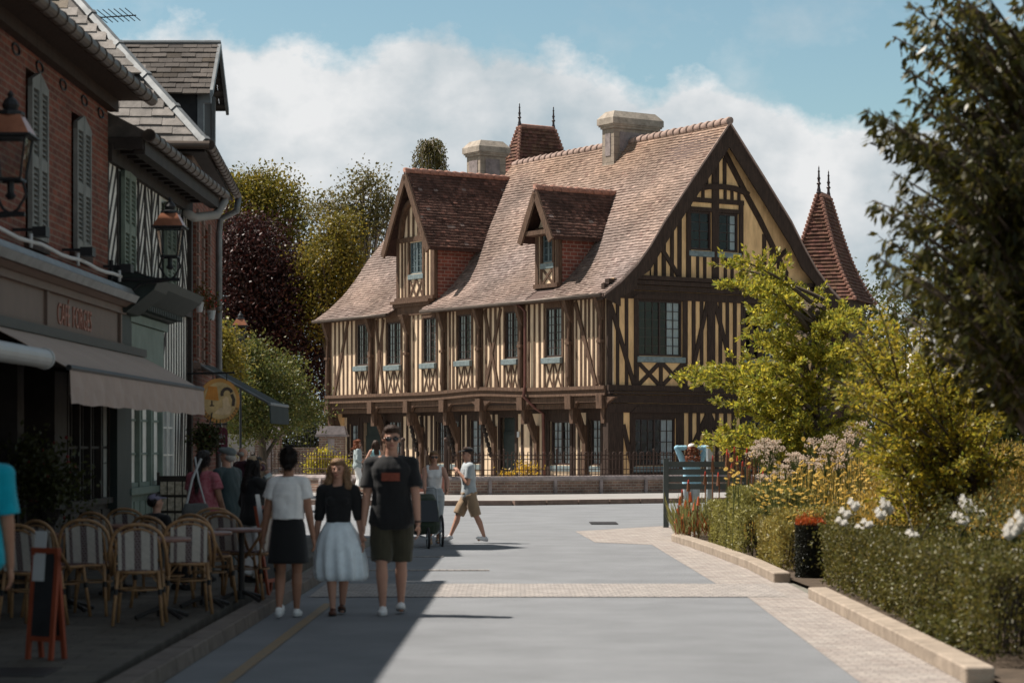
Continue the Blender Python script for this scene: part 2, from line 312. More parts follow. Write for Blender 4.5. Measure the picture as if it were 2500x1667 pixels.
# far pavement in front of the old house
far = [(-16, 66), (-8, 63.2), (-3.0, 60.9), (0, 61.3), (4.4, 63.8), (9, 66.5), (22, 74)]
b = MB(); b.add([(x, y, z) for z in (-.1, .13) for x, y in far + [(22, 110), (-30, 110), (-30, 66)]], [tuple(range(10, 20))] + [(i, i + 1, i + 11, i + 10) for i in range(9)]); struct(b, 'far_pavement', m_pave2)
b = MB()
for (x0, y0), (x1, y1) in zip(far, far[1:]):
    L_ = math.hypot(x1 - x0, y1 - y0); k = max(1, int(L_ / .9)); dx, dy = (x1 - x0) / k, (y1 - y0) / k; nx, ny = dy / L_ * k * .16, -dx / L_ * k * .16
    for i in range(k):
        a, c = (x0 + dx * i, y0 + dy * i), (x0 + dx * (i + .97), y0 + dy * (i + .97))
        b.add([(a[0], a[1], 0), (a[0] + nx, a[1] + ny, 0), (c[0] + nx, c[1] + ny, 0), (c[0], c[1], 0), (a[0], a[1], .14), (a[0] + nx, a[1] + ny, .137), (c[0] + nx, c[1] + ny, .137), (c[0], c[1], .14)], MB.BF)
struct(b, 'far_kerb', m_kerbbr)
# flower bed soil and stone edgings
sheet('flower_bed_soil', [(3.28, 8), (3.3, 15), (3.42, 24), (3.3, 28), (3.2, 33), (2.95, 38.5), (4, 44.5), (30, 47), (30, 8)], .05, m_soil)
def edging(pts, label):
    b = MB()
    for (x0, y0), (x1, y1) in zip(pts, pts[1:]):
        b.add([(x0, y0, 0), (x0 + .20, y0, 0), (x1 + .20, y1, 0), (x1, y1, 0), (x0 - .004, y0, .125), (x0 + .20, y0, .13), (x1 + .20, y1, .13), (x1 - .004, y1, .125)], MB.BF)
    tag(b.build('stone_kerb', m_stone, bevel=.012), label, 'stone kerb', 'pale stone kerbs edging the flower bed')
edging([(3.13, 15.6), (3.15, 18.5), (3.165, 21.4), (3.18, 24.3)], 'long pale stone kerb in front of the box hedge, nearest the camera')
edging([(3.13, 27.05), (3.12, 30), (3.0, 33.4), (2.85, 36.5), (2.72, 38.6), (2.9, 39.9)], 'pale stone kerb bending round the flower bed beyond the dark topiary cylinder')

# ---------------------------------------------------------------- roof tiling
def tiles(b, O, U, Wd, prof, u0, u1, ew=.18, er=.13, keep=None, lift=.028, tintf=None, wave=.02, jit=.004):
    """rows of separate tiles on a swept surface: O + U*u + Wd*w + Z*z, prof = [(w,z)...] from eave to ridge"""
    O, U, Wd = Vector(O), Vector(U).normalized(), Vector(Wd).normalized(); Z = Vector((0, 0, 1))
    P = [Vector(p) for p in prof]; cum = [0]
    for p, q in zip(P, P[1:]): cum.append(cum[-1] + (q - p).length)
    def at_(s):
        s = max(0, s)
        for i in range(len(P) - 1):
            if s <= cum[i + 1] or i == len(P) - 2:
                t = (s - cum[i]) / (cum[i + 1] - cum[i]); d = (P[i + 1] - P[i]).normalized(); return P[i] + (P[i + 1] - P[i]) * t, Vector((-d.y, d.x))
    sgn = None; rows = int(cum[-1] / er); cols = int((u1 - u0) / ew)
    for r in range(rows + 1):
        s0 = r * er; s1 = min(s0 + er * 1.12, cum[-1]);
        (p0, n0), (p1, n1) = at_(s0), at_(s1)
        if n0.y < 0: n0, n1 = -n0, -n1
        off = (r % 2) * ew * .5
        for c in range(-1, cols + 1):
            a0 = max(u0, u0 + c * ew + off); a1 = min(u1, u0 + (c + 1) * ew + off - .006)
            if a1 - a0 < .02: continue
            if keep and not keep((a0 + a1) / 2, p0.x, p0.y): continue
            wv = wave * noise.noise(Vector((a0 * .35, s0 * .5, 3))) ; j = rnd.uniform(0, jit * 2); dd = rnd.uniform(-jit, jit) * 2
            q = []
            for a in (a0, a1):
                for (p, nn, lf) in ((p0, n0, lift + j), (p0, n0, -.01), (p1, n1, .004)):
                    w_ = p.x + nn.x * (lf + wv); z_ = p.y + nn.y * (lf + wv)
                    if p is p0: z_ -= dd * 1.2
                    q.append(O + U * a + Wd * w_ + Z * z_)
            b.t = tintf(a0, s0) if tintf else (lambda g: (g, g, g))(rnd.uniform(.8, 1.15))
            b.add(q, [(0, 3, 5, 2), (0, 1, 4, 3), (0, 2, 1), (3, 4, 5)], raw=True)
    b.t = (1, 1, 1)
def tint_main(a, s_):
    g = rnd.gauss(1, .10); q = noise.noise(Vector((a * .5, s_ * .5, 0))); o = noise.noise(Vector((a * .3 + 9, s_ * .45, 5)))
    r = rnd.random(); c = [g * (1 + q * .45)] * 3
    w = max(0, min(1, (s_ - 3.5) / 4)) * .8 + o * .6
    c = [c[0] * (1 + .10 * w), c[1] * (1 - .03 * w), c[2] * (1 - .20 * w)]
    if r < .05: c = [x * 1.25 + .08 for x in c]
    if r > .93: c = [c[0] * .72, c[1] * .66, c[2] * .66]
    return tuple(max(.2, x) for x in c)
def tint_moss(a, s_):
    g = rnd.gauss(.9, .16) * (1 + .5 * noise.noise(Vector((a * 1.1, s_ * 1.4, 2)))); r = rnd.random()
    if r < .02: return (2.0, 2.9, 3.3)
    if r < .12: return (g * 1.6, g * 1.5, g * 1.45)
    return (g, g * 1.02, g)
def tint_slate(a, s_):
    g = rnd.gauss(1, .13) * (1 + .45 * noise.noise(Vector((a * .8, s_ * .8, 7)))); r = rnd.random()
    if r < .1: return (g * .62, g * .55, g * .45)
    return (g, g * .985, g * .97)
def tint_tur(a, s_):
    g = rnd.gauss(1, .2) * (1 + .4 * noise.noise(Vector((a, s_, 4)))); return (g, g * rnd.uniform(.85, 1.05), g * .95)
def ridge(b, p, q, r=.13, step=.36):
    p, q = Vector(p), Vector(q); L_ = (q - p).length; k = max(1, int(L_ / step)); d = (q - p) / k
    for i in range(k):
        a, c = p + d * i, p + d * (i + 1.06); dz = rnd.uniform(-.008, .008)
        b.tube([(a.x, a.y, a.z + dz), (a.x + d.x * .1, a.y + d.y * .1, a.z + .012 + dz), (c.x, c.y, c.z - .02 + dz)], [r * 1.12, r * 1.12, r * .9], 12)
def finial(b, c, h):
    b.lathe(c, [(x * h, y * h) for x, y in ((.10, 0), (.095, .03), (.07, .06), (.075, .10), (.05, .2), (.045, .3), (.085, .33), (.07, .37), (.04, .40), (.045, .5), (.07, .53), (.04, .58), (.03, .75), (.045, .78), (.02, .84), (.025, .9), (.004, 1.0))], 10)
# ---------------------------------------------------------------- walls, windows
def holed_wall(b, a0, a1, z0, z1, holes, n0, n1):
    xs = sorted({a0, a1, *[h[0] for h in holes], *[h[1] for h in holes]})
    for x0, x1 in zip(xs, xs[1:]):
        if x1 - x0 < 1e-4: continue
        hs = sorted([h for h in holes if h[0] <= x0 + 1e-5 and h[1] >= x1 - 1e-5], key=lambda h: h[2]); z = z0
        for h in hs:
            if h[2] > z + 1e-4: b.box(x0, x1, n0, n1, z, h[2])
            z = h[3]
        if z < z1 - 1e-4: b.box(x0, x1, n0, n1, z, z1)
def window(fr, parent, a0, a1, z0, z1, nx, nz, n=0., sash=2, mf=m_winfr, curtain='half', depth=.9, sill=None, fw=.055, bar=.022, name='window', dark=True):
    b = MB(fr); w = a1 - a0
    b.box(a0, a0 + fw, n - .05, n + .03, z0, z1); b.box(a1 - fw, a1, n - .05, n + .03, z0, z1); b.box(a0 + fw, a1 - fw, n - .05, n + .028, z1 - fw, z1); b.box(a0 + fw, a1 - fw, n - .05, n + .028, z0, z0 + fw * 1.2)
    sw = (w - 2 * fw) / sash
    for s_ in range(sash):
        x0 = a0 + fw + sw * s_; x1 = x0 + sw
        if s_: b.box(x0 - .03, x0 + .03, n - .04, n + .026, z0 + fw * 1.2, z1 - fw)
        for i in range(1, nx): xx = x0 + (x1 - x0) * i / nx; b.box(xx - bar / 2, xx + bar / 2, n - .025, n + .012, z0 + fw * 1.2, z1 - fw)
        for i in range(1, nz): zz = z0 + fw + (z1 - z0 - 2 * fw) * i / nz; b.box(x0, x1, n - .023, n + .010, zz - bar / 2, zz + bar / 2)
    w_ = b.build(name, mf, parent)
    g = MB(fr); g.add([(a0 + fw, n - .006, z0 + fw), (a1 - fw, n - .006, z0 + fw), (a1 - fw, n - .006, z1 - fw), (a0 + fw, n - .006, z1 - fw)], [(0, 1, 2, 3)]); g.build('pane', m_glass, w_)
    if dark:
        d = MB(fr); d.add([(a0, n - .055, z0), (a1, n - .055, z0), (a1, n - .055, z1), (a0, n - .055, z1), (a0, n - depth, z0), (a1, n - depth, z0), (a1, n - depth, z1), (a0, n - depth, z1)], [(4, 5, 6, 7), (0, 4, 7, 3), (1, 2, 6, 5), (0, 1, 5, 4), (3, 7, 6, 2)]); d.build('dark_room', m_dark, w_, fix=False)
    if curtain:
        c = MB(fr); spans = {'half': [(a0 + fw, a0 + w * .44), (a1 - w * .44, a1 - fw)], 'full': [(a0 + fw, a1 - fw)], 'right': [(a1 - w * .3, a1 - fw)], 'left': [(a0 + fw, a0 + w * .38)]}[curtain]
        for x0, x1 in spans:
            k = max(6, int((x1 - x0) / .025)); q = [(x0 + (x1 - x0) * i / k, n - .065 + .018 * math.sin(i * 1.9) + rnd.uniform(-.006, .006)) for i in range(k + 1)]
            c.add([(x, y, z0 + .02) for x, y in q] + [(x, y, z1 - .04) for x, y in q], [(i, i + 1, k + 2 + i, k + 1 + i) for i in range(k)])
        c.build('curtain', m_curt, w_, fix=False)
    if sill is not None:
        s_ = MB(fr); e = sill; s_.prof([(n - .03, z0 + .01), (n + e, z0 - .03), (n + e, z0 - .20), (n + e - .05, z0 - .22), (n - .03, z0 - .22)], a0 - .08, a1 + .08); s_.build('sill', m_blueg, w_)
    return w_
def arc(c, r, a0, a1, k=8): return [(c[0] + r * math.cos(R(a0 + (a1 - a0) * i / k)), c[1] + r * math.sin(R(a0 + (a1 - a0) * i / k))) for i in range(k + 1)]

# ================================================================= the old half-timbered house
CXh, CYh = 3.12, 74; TH = math.atan2(.551, .8345)
house = thing('timber_framed_house', 'large half-timbered manor house with ochre plaster, brown timbers and steep clay tile roof', 'house', (CXh, CYh, 0), TH)
G = Fr((0, 0, 0), (1, 0, 0), (0, -1, 0))          # gable front: a = x, outward -y
Lf = Fr((0, 0, 0), (0, 1, 0), (-1, 0, 0))         # long front: a = y, outward -x
WID, LEN, EAVE = 9.6, 18.9, 6.7
mainP = [(-.42, 6.55), (.25, 7.0), (.92, 7.6), (1.45, 8.22), (2.0, 9.0), (3.3, 10.65), (4.79, 12.5)]
backP = [(9.95, 6.55), (9.3, 7.05), (8.6, 7.75), (8.0, 8.55), (7.5, 9.3), (6.2, 10.85), (4.79, 12.5)]
# walls ------------------------------------------------------------
uw = [(15.69, 16.59, 4.69, 6.29), (13.23, 14.24, 4.65, 6.26), (10.70, 11.61, 4.65, 6.31), (8.28, 9.20, 4.67, 6.31), (5.28, 6.08, 4.63, 6.27), (2.61, 3.59, 4.6, 6.27)]
b = MB(Lf); holed_wall(b, 0.001, LEN, 3.45, EAVE + .1, uw, -.25, 0); b.build('upper_wall', m_plasterL, house)
gw = [(17.50, 18.22, .95, 2.45), (15.75, 17.10, .1, 2.5), (14.2, 15.35, .95, 2.55), (10.80, 11.62, .95, 2.5), (10.06, 10.66, .95, 2.55), (8.55, 9.35, .95, 2.55), (6.32, 7.28, .1, 2.6), (2.95, 4.18, .95, 2.45), (1.18, 1.85, .95, 2.5)]
b = MB(Lf); holed_wall(b, .26, LEN, .0, 3.0, gw, -.85, -.6); b.build('lower_wall', m_plasterL, house)
b = MB(Lf); b.box(.3, LEN - .02, -4, -.05, 3.02, 3.3); b.build('jetty_soffit', m_timber, house)
GW = [(1.26, 3.09, 4.58, 6.42), (5.76, 7.5, 4.58, 6.42)]; GG = [(1.11, 2.81, .95, 2.52), (5.85, 7.4, .95, 2.52)]
b = MB(G); holed_wall(b, .251, WID, 2.9, 7.1, GW, -.25, 0); holed_wall(b, .251, WID, 0, 2.9, GG, -.25, 0.001)
b.box(WID - .25, WID, -LEN, -.25, 0, 7); b.box(0.3, WID - .25, -LEN, -LEN + .25, 0, 6.9); b.build('gable_wall', m_plaster, house)
T = [(3.42, 4.33, 8.17, 9.48), (4.62, 5.50, 8.17, 9.48)]
def zr(x):
    pr = mainP if x < 4.79 else backP
    for (a, za), (c, zc) in zip(pr, pr[1:]):
        if min(a, c) <= x <= max(a, c): return za + (zc - za) * (x - a) / (c - a)
    return 6.5
b = MB(G); xs = sorted({.6, 9.0, 3.42, 4.33, 4.62, 5.50, *[.6 + .4 * i for i in range(22)]})
for x0, x1 in zip(xs, xs[1:]):
    if x1 - x0 < 1e-3: continue
    t0, t1 = zr(x0) - .12, zr(x1) - .12; mid = (x0 + x1) / 2
    if any(h[0] < mid < h[1] for h in T): b.box(x0, x1, -.2, .0, 7.1, 8.17); b.poly([(x0, 9.48), (x1, 9.48), (x1, t1), (x0, t0)], -.2, 0)
    else: b.poly([(x0, 7.1), (x1, 7.1), (x1, max(t1, 7.12)), (x0, max(t0, 7.12))], -.2, 0)
b.build('gable_triangle', m_plaster, house)
# the far gable under the left end of the roof
b = MB(Fr((0, LEN, 0), (1, 0, 0), (0, 1, 0))); b.poly([(.4, 6.9), (9.2, 6.9), (4.79, 11.1)], -.2, 0); b.build('rear_gable', m_plasterL, house)

# timbers of the long front ---------------------------------------------
b = MB(Lf); J = .015
def stud(a, w=.10, z0=3.55, z1=6.45, d=.022): b.box(a - w / 2, a + w / 2, .0, d + rnd.uniform(-.004, .004), z0, z1, J)
posts = [18.72, 15.30, 12.62, 10.05, 7.62, 4.93, 2.02, .22]
for p in posts: b.box(p - .11, p + .11, 0, .06, 3.56, 6.55, .012)
for (a0, a1, z0, z1) in uw:                         # window posts, head and the crossed braces below
    b.box(a0 - .11, a0, -.12, .035, 3.56, 6.5); b.box(a1, a1 + .09, -.12, .035, 3.56, 6.5); b.box(a0, a1, -.12, .05, z1, 6.5)
    zt = z0 - .2; c = (a0 + a1) / 2; zb = 3.58
    for x0, x1 in ((a0, c), (c, a1)):
        b.beam((x0 + .05, zb), (x1 - .05, zt), .065, 0, .020); b.beam((x1 - .05, zb), (x0 + .05, zt), .065, 0, .026)
    stud(c, .075, zb, zt)
def bay(a0, a1, n_, w=.105):
    for i in range(n_): stud(a0 + (a1 - a0) * (i + .5) / n_ + rnd.uniform(-.02, .02), w * rnd.uniform(.85, 1.15))
bay(16.8, 18.5, 5); b.beam((17.25, 6.45), (18.35, 3.56), .15, .0, .052)
bay(14.45, 15.12, 2); b.beam((15.1, 6.4), (14.48, 3.6), .13, 0, .05); b.beam((14.5, 6.4), (15.1, 3.6), .13, 0, .046)
bay(12.78, 13.08, 1); bay(11.8, 12.45, 2); bay(10.2, 10.5, 1, .1); bay(9.38, 9.85, 2); bay(7.8, 8.1, 1)
bay(6.28, 7.45, 4); b.beam((7.4, 6.4), (6.5, 3.6), .14, 0, .052); b.beam((6.35, 6.4), (7.35, 3.6), .14, 0, .047)
bay(5.08, 5.14, 1, .08); bay(3.78, 4.75, 3); bay(2.18, 2.45, 1, .1)
bay(.42, 1.85, 6); b.beam((1.8, 6.4), (.6, 3.6), .17, 0, .054)
b.box(0, LEN, 0, .075, 6.45, 6.78)
b.build('timber_frame', m_timberL, house)
for p in posts:                                      # slim colonnettes with caps on the main posts, eaves brackets
    b = MB(Lf); b.tube([(p, .10, 3.6), (p, .13, 3.9), (p, .12, 5.0)], [.07, .11, .08], 8); b.box(p - .12, p + .12, .03, .22, 4.98, 5.08); b.tube([(p, .13, 5.08), (p, .11, 6.2)], .06, 8)
    b.prof([(.02, 5.7), (.14, 5.75), (.3, 6.2), (.38, 6.48), (.02, 6.5)], p - .10, p + .10); b.build('post_carving', m_timberL, house, bevel=.006)
b = MB(Lf)                                           # moulded bressummer, projecting
bow = lambda y: .10 * math.exp(-((y - 7.6) / 2.2) ** 2)
for i in range(38):
    y0, y1 = i * .5, i * .5 + .5
    y1 = min(y1, LEN)
    if y1 <= y0: continue
    for (n_, za, zb) in ((.16, 3.46, 3.58), (.10, 3.34, 3.46), (.13, 3.26, 3.34), (.05, 3.05, 3.26), (-.1, 2.85, 3.05)):
        q = [(y0, -.2, za), (y1, -.2, za), (y1, n_, za + bow(y1)), (y0, n_, za + bow(y0)), (y0, -.2, zb), (y1, -.2, zb), (y1, n_ - .01, zb + bow(y1)), (y0, n_ - .01, zb + bow(y0))]
        b.add(q, MB.BF)
b.build('bressummer', m_timberL, house)
for p in posts:                                      # corbel blocks, curved brackets and porch posts under the jetty
    b = MB(Lf); b.box(p - .16, p + .16, -.1, .20, 2.83, 3.27, .02); b.box(p - .11, p + .11, -.12, .05, 2.35, 2.83, .02)
    b.prof([(-.62, 1.1), (-.52, 1.1), (-.46, 1.7), (-.2, 2.3), (-.1, 2.82), (-.26, 2.82), (-.40, 2.45), (-.62, 1.9)], p - .085, p + .085)
    for sg in (-1, 1):
        pts = [(p + sg * (.19 + .55 * t), 2.86 + .34 * math.sqrt(max(0, t))) for t in [i / 6 for i in range(7)]]; b.poly(pts + [(p + sg * .19, 3.22)], -.06, .06)
    b.box(p - .10, p + .10, -.62, -.46, 0, 2.3, .015); b.build('jetty_bracket', m_timberL, house)
for p in (posts[2], posts[3], posts[4], posts[7]):  # carved figures on four of the brackets
    b = MB(Lf)
    for i in range(6): b.ball((p + rnd.uniform(-.02, .02), -.12 - .05 * i, 2.15 - .17 * i), (.075 + .015 * math.sin(i * 2), .08, .12), 8)
    b.ball((p, -.07, 2.3), (.07, .07, .085), 8); b.build('carved_figure', m_dkwood, house, smooth=True)
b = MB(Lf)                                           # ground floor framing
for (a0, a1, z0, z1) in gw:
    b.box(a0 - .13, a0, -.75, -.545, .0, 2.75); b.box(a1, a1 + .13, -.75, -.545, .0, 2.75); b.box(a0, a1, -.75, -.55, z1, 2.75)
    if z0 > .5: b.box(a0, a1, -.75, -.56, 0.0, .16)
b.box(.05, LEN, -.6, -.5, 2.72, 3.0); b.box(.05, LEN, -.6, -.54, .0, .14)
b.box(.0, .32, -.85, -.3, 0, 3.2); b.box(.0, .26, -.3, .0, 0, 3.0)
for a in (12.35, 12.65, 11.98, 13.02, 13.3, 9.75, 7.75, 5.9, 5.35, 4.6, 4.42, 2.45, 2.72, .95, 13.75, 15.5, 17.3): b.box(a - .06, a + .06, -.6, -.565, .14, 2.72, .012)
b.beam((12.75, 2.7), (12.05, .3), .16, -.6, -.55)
b.build('ground_timber', m_timber, house)  # darker oak puts the shade under the jetty into the colour
for i, (a0, a1, z0, z1) in enumerate(gw):
    if z0 > .5: window(Lf, house, a0, a1, z0, z1, 2, 5, -.68, sash=2 if a1 - a0 > .8 else 1, curtain='half' if i % 2 else 'full', sill=.12)
    else:
        d = MB(Lf); d.box(a0, a1, -.80, -.70, .14, z1 - .5); d.box(a0 + .08, a1 - .08, -.70, -.68, .2, .9); d.box(a0 + .08, a1 - .08, -.70, -.68, 1.0, z1 - .6); d.box(a0, a1, -.79, -.74, z1 - .5, z1)
        dd = d.build('door', m_greenD, house); k = MB(Lf); k.ball((a0 + .15, -.66, 1.1), .03, 8); k.build('door_handle', m_steel, dd)
        k = MB(Lf); k.box(a0, a1, -.81, -.735, 0, .14); k.build('door_step', m_coping, dd)
b = MB(Lf); b.box(6.0, 6.14, -.54, -.52, 1.9, 2.1); b.build('door_plate', m_paper, house)
for (a0, a1, z0, z1) in uw: window(Lf, house, a0, a1, z0, z1, 2, 6, -.05, curtain='half', sill=.20)
b = MB(Lf); b.tube([(5.0, .38, 6.5), (4.75, .22, 6.38), (4.6, .16, 6.2), (4.6, .16, 3.7), (4.58, .24, 3.3), (4.35, -.1, 2.9), (4.28, -.38, 2.7), (4.28, -.42, .2)], .055, 10); b.build('rainwater_pipe', m_pipe, house, smooth=True)
# timbers of the gable front --------------------------------------------
b = MB(G)
def gs(a0, a1, z0, z1, d=.035): b.box(a0, a1, 0, d + rnd.uniform(-.003, .003), z0, z1, .006)
m0 = lambda x: 9.6 - x
gs(0, .16, 2.9, 6.5, .05); b.box(-.03, .16, -.03, .06, 2.9, 6.7)
for mir in (0, 1):
    f = (lambda x: x) if not mir else m0
    def g2(a0, a1, z0=3.6, z1=6.45, d=.035):
        p, q = sorted((f(a0), f(a1))); gs(p, q, z0, z1, d)
    for a0, a1 in ((.34, .46), (.70, .83), (1.07, 1.26), (3.09, 3.29), (3.48, 3.63), (3.82, 3.96)): g2(a0, a1)
    b.beam((f(.12), 6.2), (f(1.06), 3.62), .15, 0, .05); 
    if not mir: b.beam((4.15, 6.45), (3.42, 3.9), .16, 0, .05); b.beam((4.45, 6.45), (5.3, 3.9), .16, 0, .046)
for a0, a1 in ((4.13, 4.45), (4.62, 4.76), (4.93, 5.06), (5.25, 5.39), (5.59, 5.76)): gs(a0, a1, 3.6, 6.45, .04 if a1 - a0 < .3 else .06)
for (a0, a1, z0, z1) in GW:
    b.box(a0, a1, -.15, .045, z1, 6.46); c = (a0 + a1) / 2; gs(c - .07, c + .07, 3.6, z0 - .22)
    for x0, x1 in ((a0, c - .07), (c + .07, a1)): b.beam((x0, 3.62), (x1, z0 - .24), .14, 0, .033); b.beam((x1, 3.62), (x0, z0 - .24), .14, 0, .039)
b.box(-.02, WID, -.05, .07, 6.45, 6.72); b.box(-.25, WID + .2, .0, .16, 6.74, 6.90); b.box(-.1, WID + .1, 0, .22, 6.92, 7.06); b.box(.5, 9.1, 0, .26, 7.08, 7.22)
b.box(-.05, WID, 0, .14, 3.40, 3.60); b.box(-.05, WID, 0, .19, 3.30, 3.38); b.box(-.03, WID, 0, .12, 3.02, 3.28); b.box(0, WID, 0, .07, 2.70, 3.0)
for c in (1.98, 6.6): b.poly([(c - 1.05, 6.46), (c - .8, 6.60), (c + .8, 6.60), (c + 1.05, 6.46)], 0.07, .10); b.poly([(c - 1.1, 2.70), (c - .85, 2.9), (c + .85, 2.9), (c + 1.1, 2.70)], .07, .10)
# ground floor
for a0, a1 in ((.0, .62), (.9, 1.11), (2.81, 3.14), (3.34, 3.48), (3.68, 3.82), (4.49, 4.62), (4.84, 4.97), (5.18, 5.35), (5.55, 5.85), (7.4, 7.7), (7.95, 8.1), (8.35, 8.5), (8.8, 8.95), (9.2, 9.6)): gs(a0, a1, .15, 2.70, .04)
gs(4.02, 4.32, .15, 2.7, .06); b.poly([(4.05, 2.7), (3.5, 1.75), (3.5, 1.45), (4.17, 2.45), (4.84, 1.45), (4.84, 1.75), (4.3, 2.7)], 0, .05); b.beam((.62, 2.3), (1.0, .9), .16, 0, .05); gs(0, WID, 0, .15, .06)
for (a0, a1, z0, z1) in GG: b.box(a0, a1, -.15, .045, z1, 2.7); gs(a0, a1, .15, z0 - .22, .03)
# the triangle
def zi(x, d): return zr(x) - d
for a0, a1 in ((1.73, 1.76), (1.89, 2.03), (2.22, 2.38), (2.57, 2.71), (2.87, 3.04)):
    for f in ((lambda x: x), (lambda x: 9.12 - x + .45)):
        p, q = sorted((f(a0), f(a1))); t = min(zi(p, .5), zi(q, .5)) - (.9 if f(1) != 1 else 0)
        if t > 7.3: gs(p, q, 7.2, t)
for a0, a1, t in ((3.24, 3.42, 9.9), (4.33, 4.62, 11.7), (5.5, 5.68, 9.9)): gs(a0, a1, 7.2, t, .05)
for c in ((3.42, 4.33), (4.62, 5.5)):
    for k in (1, 2): x = c[0] + (c[1] - c[0]) * k / 3; gs(x - .06, x + .06, 7.2, 7.96)
    b.box(c[0], c[1], -.12, .045, 9.48, 9.62)
gs(3.3, 5.7, 9.78, 9.94, .05)
for x in (3.62, 3.95, 4.9, 5.2, 5.5): gs(x - .06, x + .06, 9.94, 10.25)
for x in (4.1, 4.88): gs(x - .07, x + .07, 10.4, 11.35)
b.strip([(3.25, 10.02), (3.7, 10.22), (4.2, 10.33), (4.75, 10.36), (5.3, 10.33), (5.7, 10.24), (5.9, 10.15)], .18, 0, .09)
b.strip([(4.72, 11.75), (5.3, 10.9), (5.85, 10.1), (6.4, 9.35), (6.95, 8.5), (7.6, 7.5)], .20, 0, .06)
b.strip([(4.4, 11.75), (3.95, 10.9), (3.45, 10.2), (2.8, 9.35), (2.2, 8.5), (1.6, 7.6)], .19, 0, .06)
b.beam((1.95, 8.45), (2.95, 7.22), .15, 0, .055); b.beam((7.6, 8.35), (6.2, 7.22), .15, 0, .055)
b.build('gable_timber', m_timber, house)
for i, (a0, a1, z0, z1) in enumerate(GW): window(G, house, a0, a1, z0, z1, 2 if i else 3, 6, -.08, curtain='right', sill=.16)
for i, (a0, a1, z0, z1) in enumerate(GG): window(G, house, a0, a1, z0, z1, 3, 4, -.08, curtain='right', sill=.14)
for i, (a0, a1, z0, z1) in enumerate(T): window(G, house, a0, a1, z0, z1, 2, 4, -.08, sash=1, fw=.07, curtain='right' if i else None, sill=.14)
# roof ---------------------------------------------------------------
RS = 12.75                                            # the high ridge stops here; the left part is lower
lowP = mainP[:5] + [(3.1, 10.25), (3.85, 11.0)]
b = MB()
tiles(b, (0, -.42, 0), (0, 1, 0), (1, 0, 0), mainP, 0, RS + .42, tintf=tint_main, wave=.05, keep=lambda u, w, z: not (11.1 < u - .42 < 13.45 and w < 1.05) and not (3.2 < u - .42 < 4.3 and w < .3))
tiles(b, (0, RS, 0), (0, 1, 0), (1, 0, 0), lowP, 0, LEN + .35 - RS, tintf=tint_main, keep=lambda u, w, z: not (u + RS < 13.45 and w < 1.05))
def slab(pr, y0, y1, th):                            # closed underside of the roof
    for (a, za), (c, zc) in zip(pr, pr[1:]): b.add([(a, y0, za - .015), (c, y0, zc - .015), (c, y0, zc - th), (a, y0, za - th), (a, y1, za - .015), (c, y1, zc - .015), (c, y1, zc - th), (a, y1, za - th)], MB.BF)
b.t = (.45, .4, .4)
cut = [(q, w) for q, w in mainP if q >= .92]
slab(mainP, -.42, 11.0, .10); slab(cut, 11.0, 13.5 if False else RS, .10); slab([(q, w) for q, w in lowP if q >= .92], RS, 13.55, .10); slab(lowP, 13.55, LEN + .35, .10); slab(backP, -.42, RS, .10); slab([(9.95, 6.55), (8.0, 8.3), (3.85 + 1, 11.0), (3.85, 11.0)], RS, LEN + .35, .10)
b.add([(3.85, RS, 10.9), (4.79, RS, 12.45), (6.2, RS, 10.7)], [(0, 1, 2)])
roof = b.build('roof', m_tile, house)
b = MB(); ridge(b, (4.79, -.42, 12.53), (4.79, 5.2, 12.47)); ridge(b, (4.79, 6.0, 12.47), (4.79, RS, 12.44)); b.build('ridge_tile', m_ridge, roof, smooth=True)
b = MB(Fr((0, 0, 0), (0, 1, 0), (-1, 0, 0)))
for y0, y1 in ((-.3, 11.0), (13.5, LEN + .35)):
    b.tube([(y0, .50, 6.50), (y1, .50, 6.50)], .065, 8)
b.build('gutter', m_zincD, roof, smooth=True)
b = MB(G)                                             # barge boards following the sweep of the verge
for pr in (mainP, backP):
    for (a, za), (c, zc) in zip(pr, pr[1:]): b.add([(x, n_, z) for n_ in (.34, .40) for x, z in ((a, za - .02), (c, zc - .02), (c, zc - .84), (a, za - .12 if a in (-.42, 9.95) else za - (.84 if a in (1.45, 2.0, 3.3, 7.5, 6.2, 8.0) else .55)))], MB.BF)
for pr in (mainP, backP):
    for (a, za), (c, zc) in zip(pr, pr[1:]): b.add([(x, n_, z) for n_ in (.0, .33) for x, z in ((a, za - .11), (c, zc - .11), (c, zc - .2), (a, za - .2))], MB.BF)
b.box(-.30, .0, -.5, .30, 6.50, 6.60); b.build('barge_board', m_timber, roof)
b = MB(G)
for (a, za), (c, zc) in list(zip(mainP, mainP[1:])) + list(zip(backP, backP[1:])): b.add([(x, n_, z) for n_ in (.405, .44) for x, z in ((a, za + .03), (c, zc + .03), (c, zc - .06), (a, za - .06))], MB.BF)
b.build('verge_tile', m_ridge, roof)
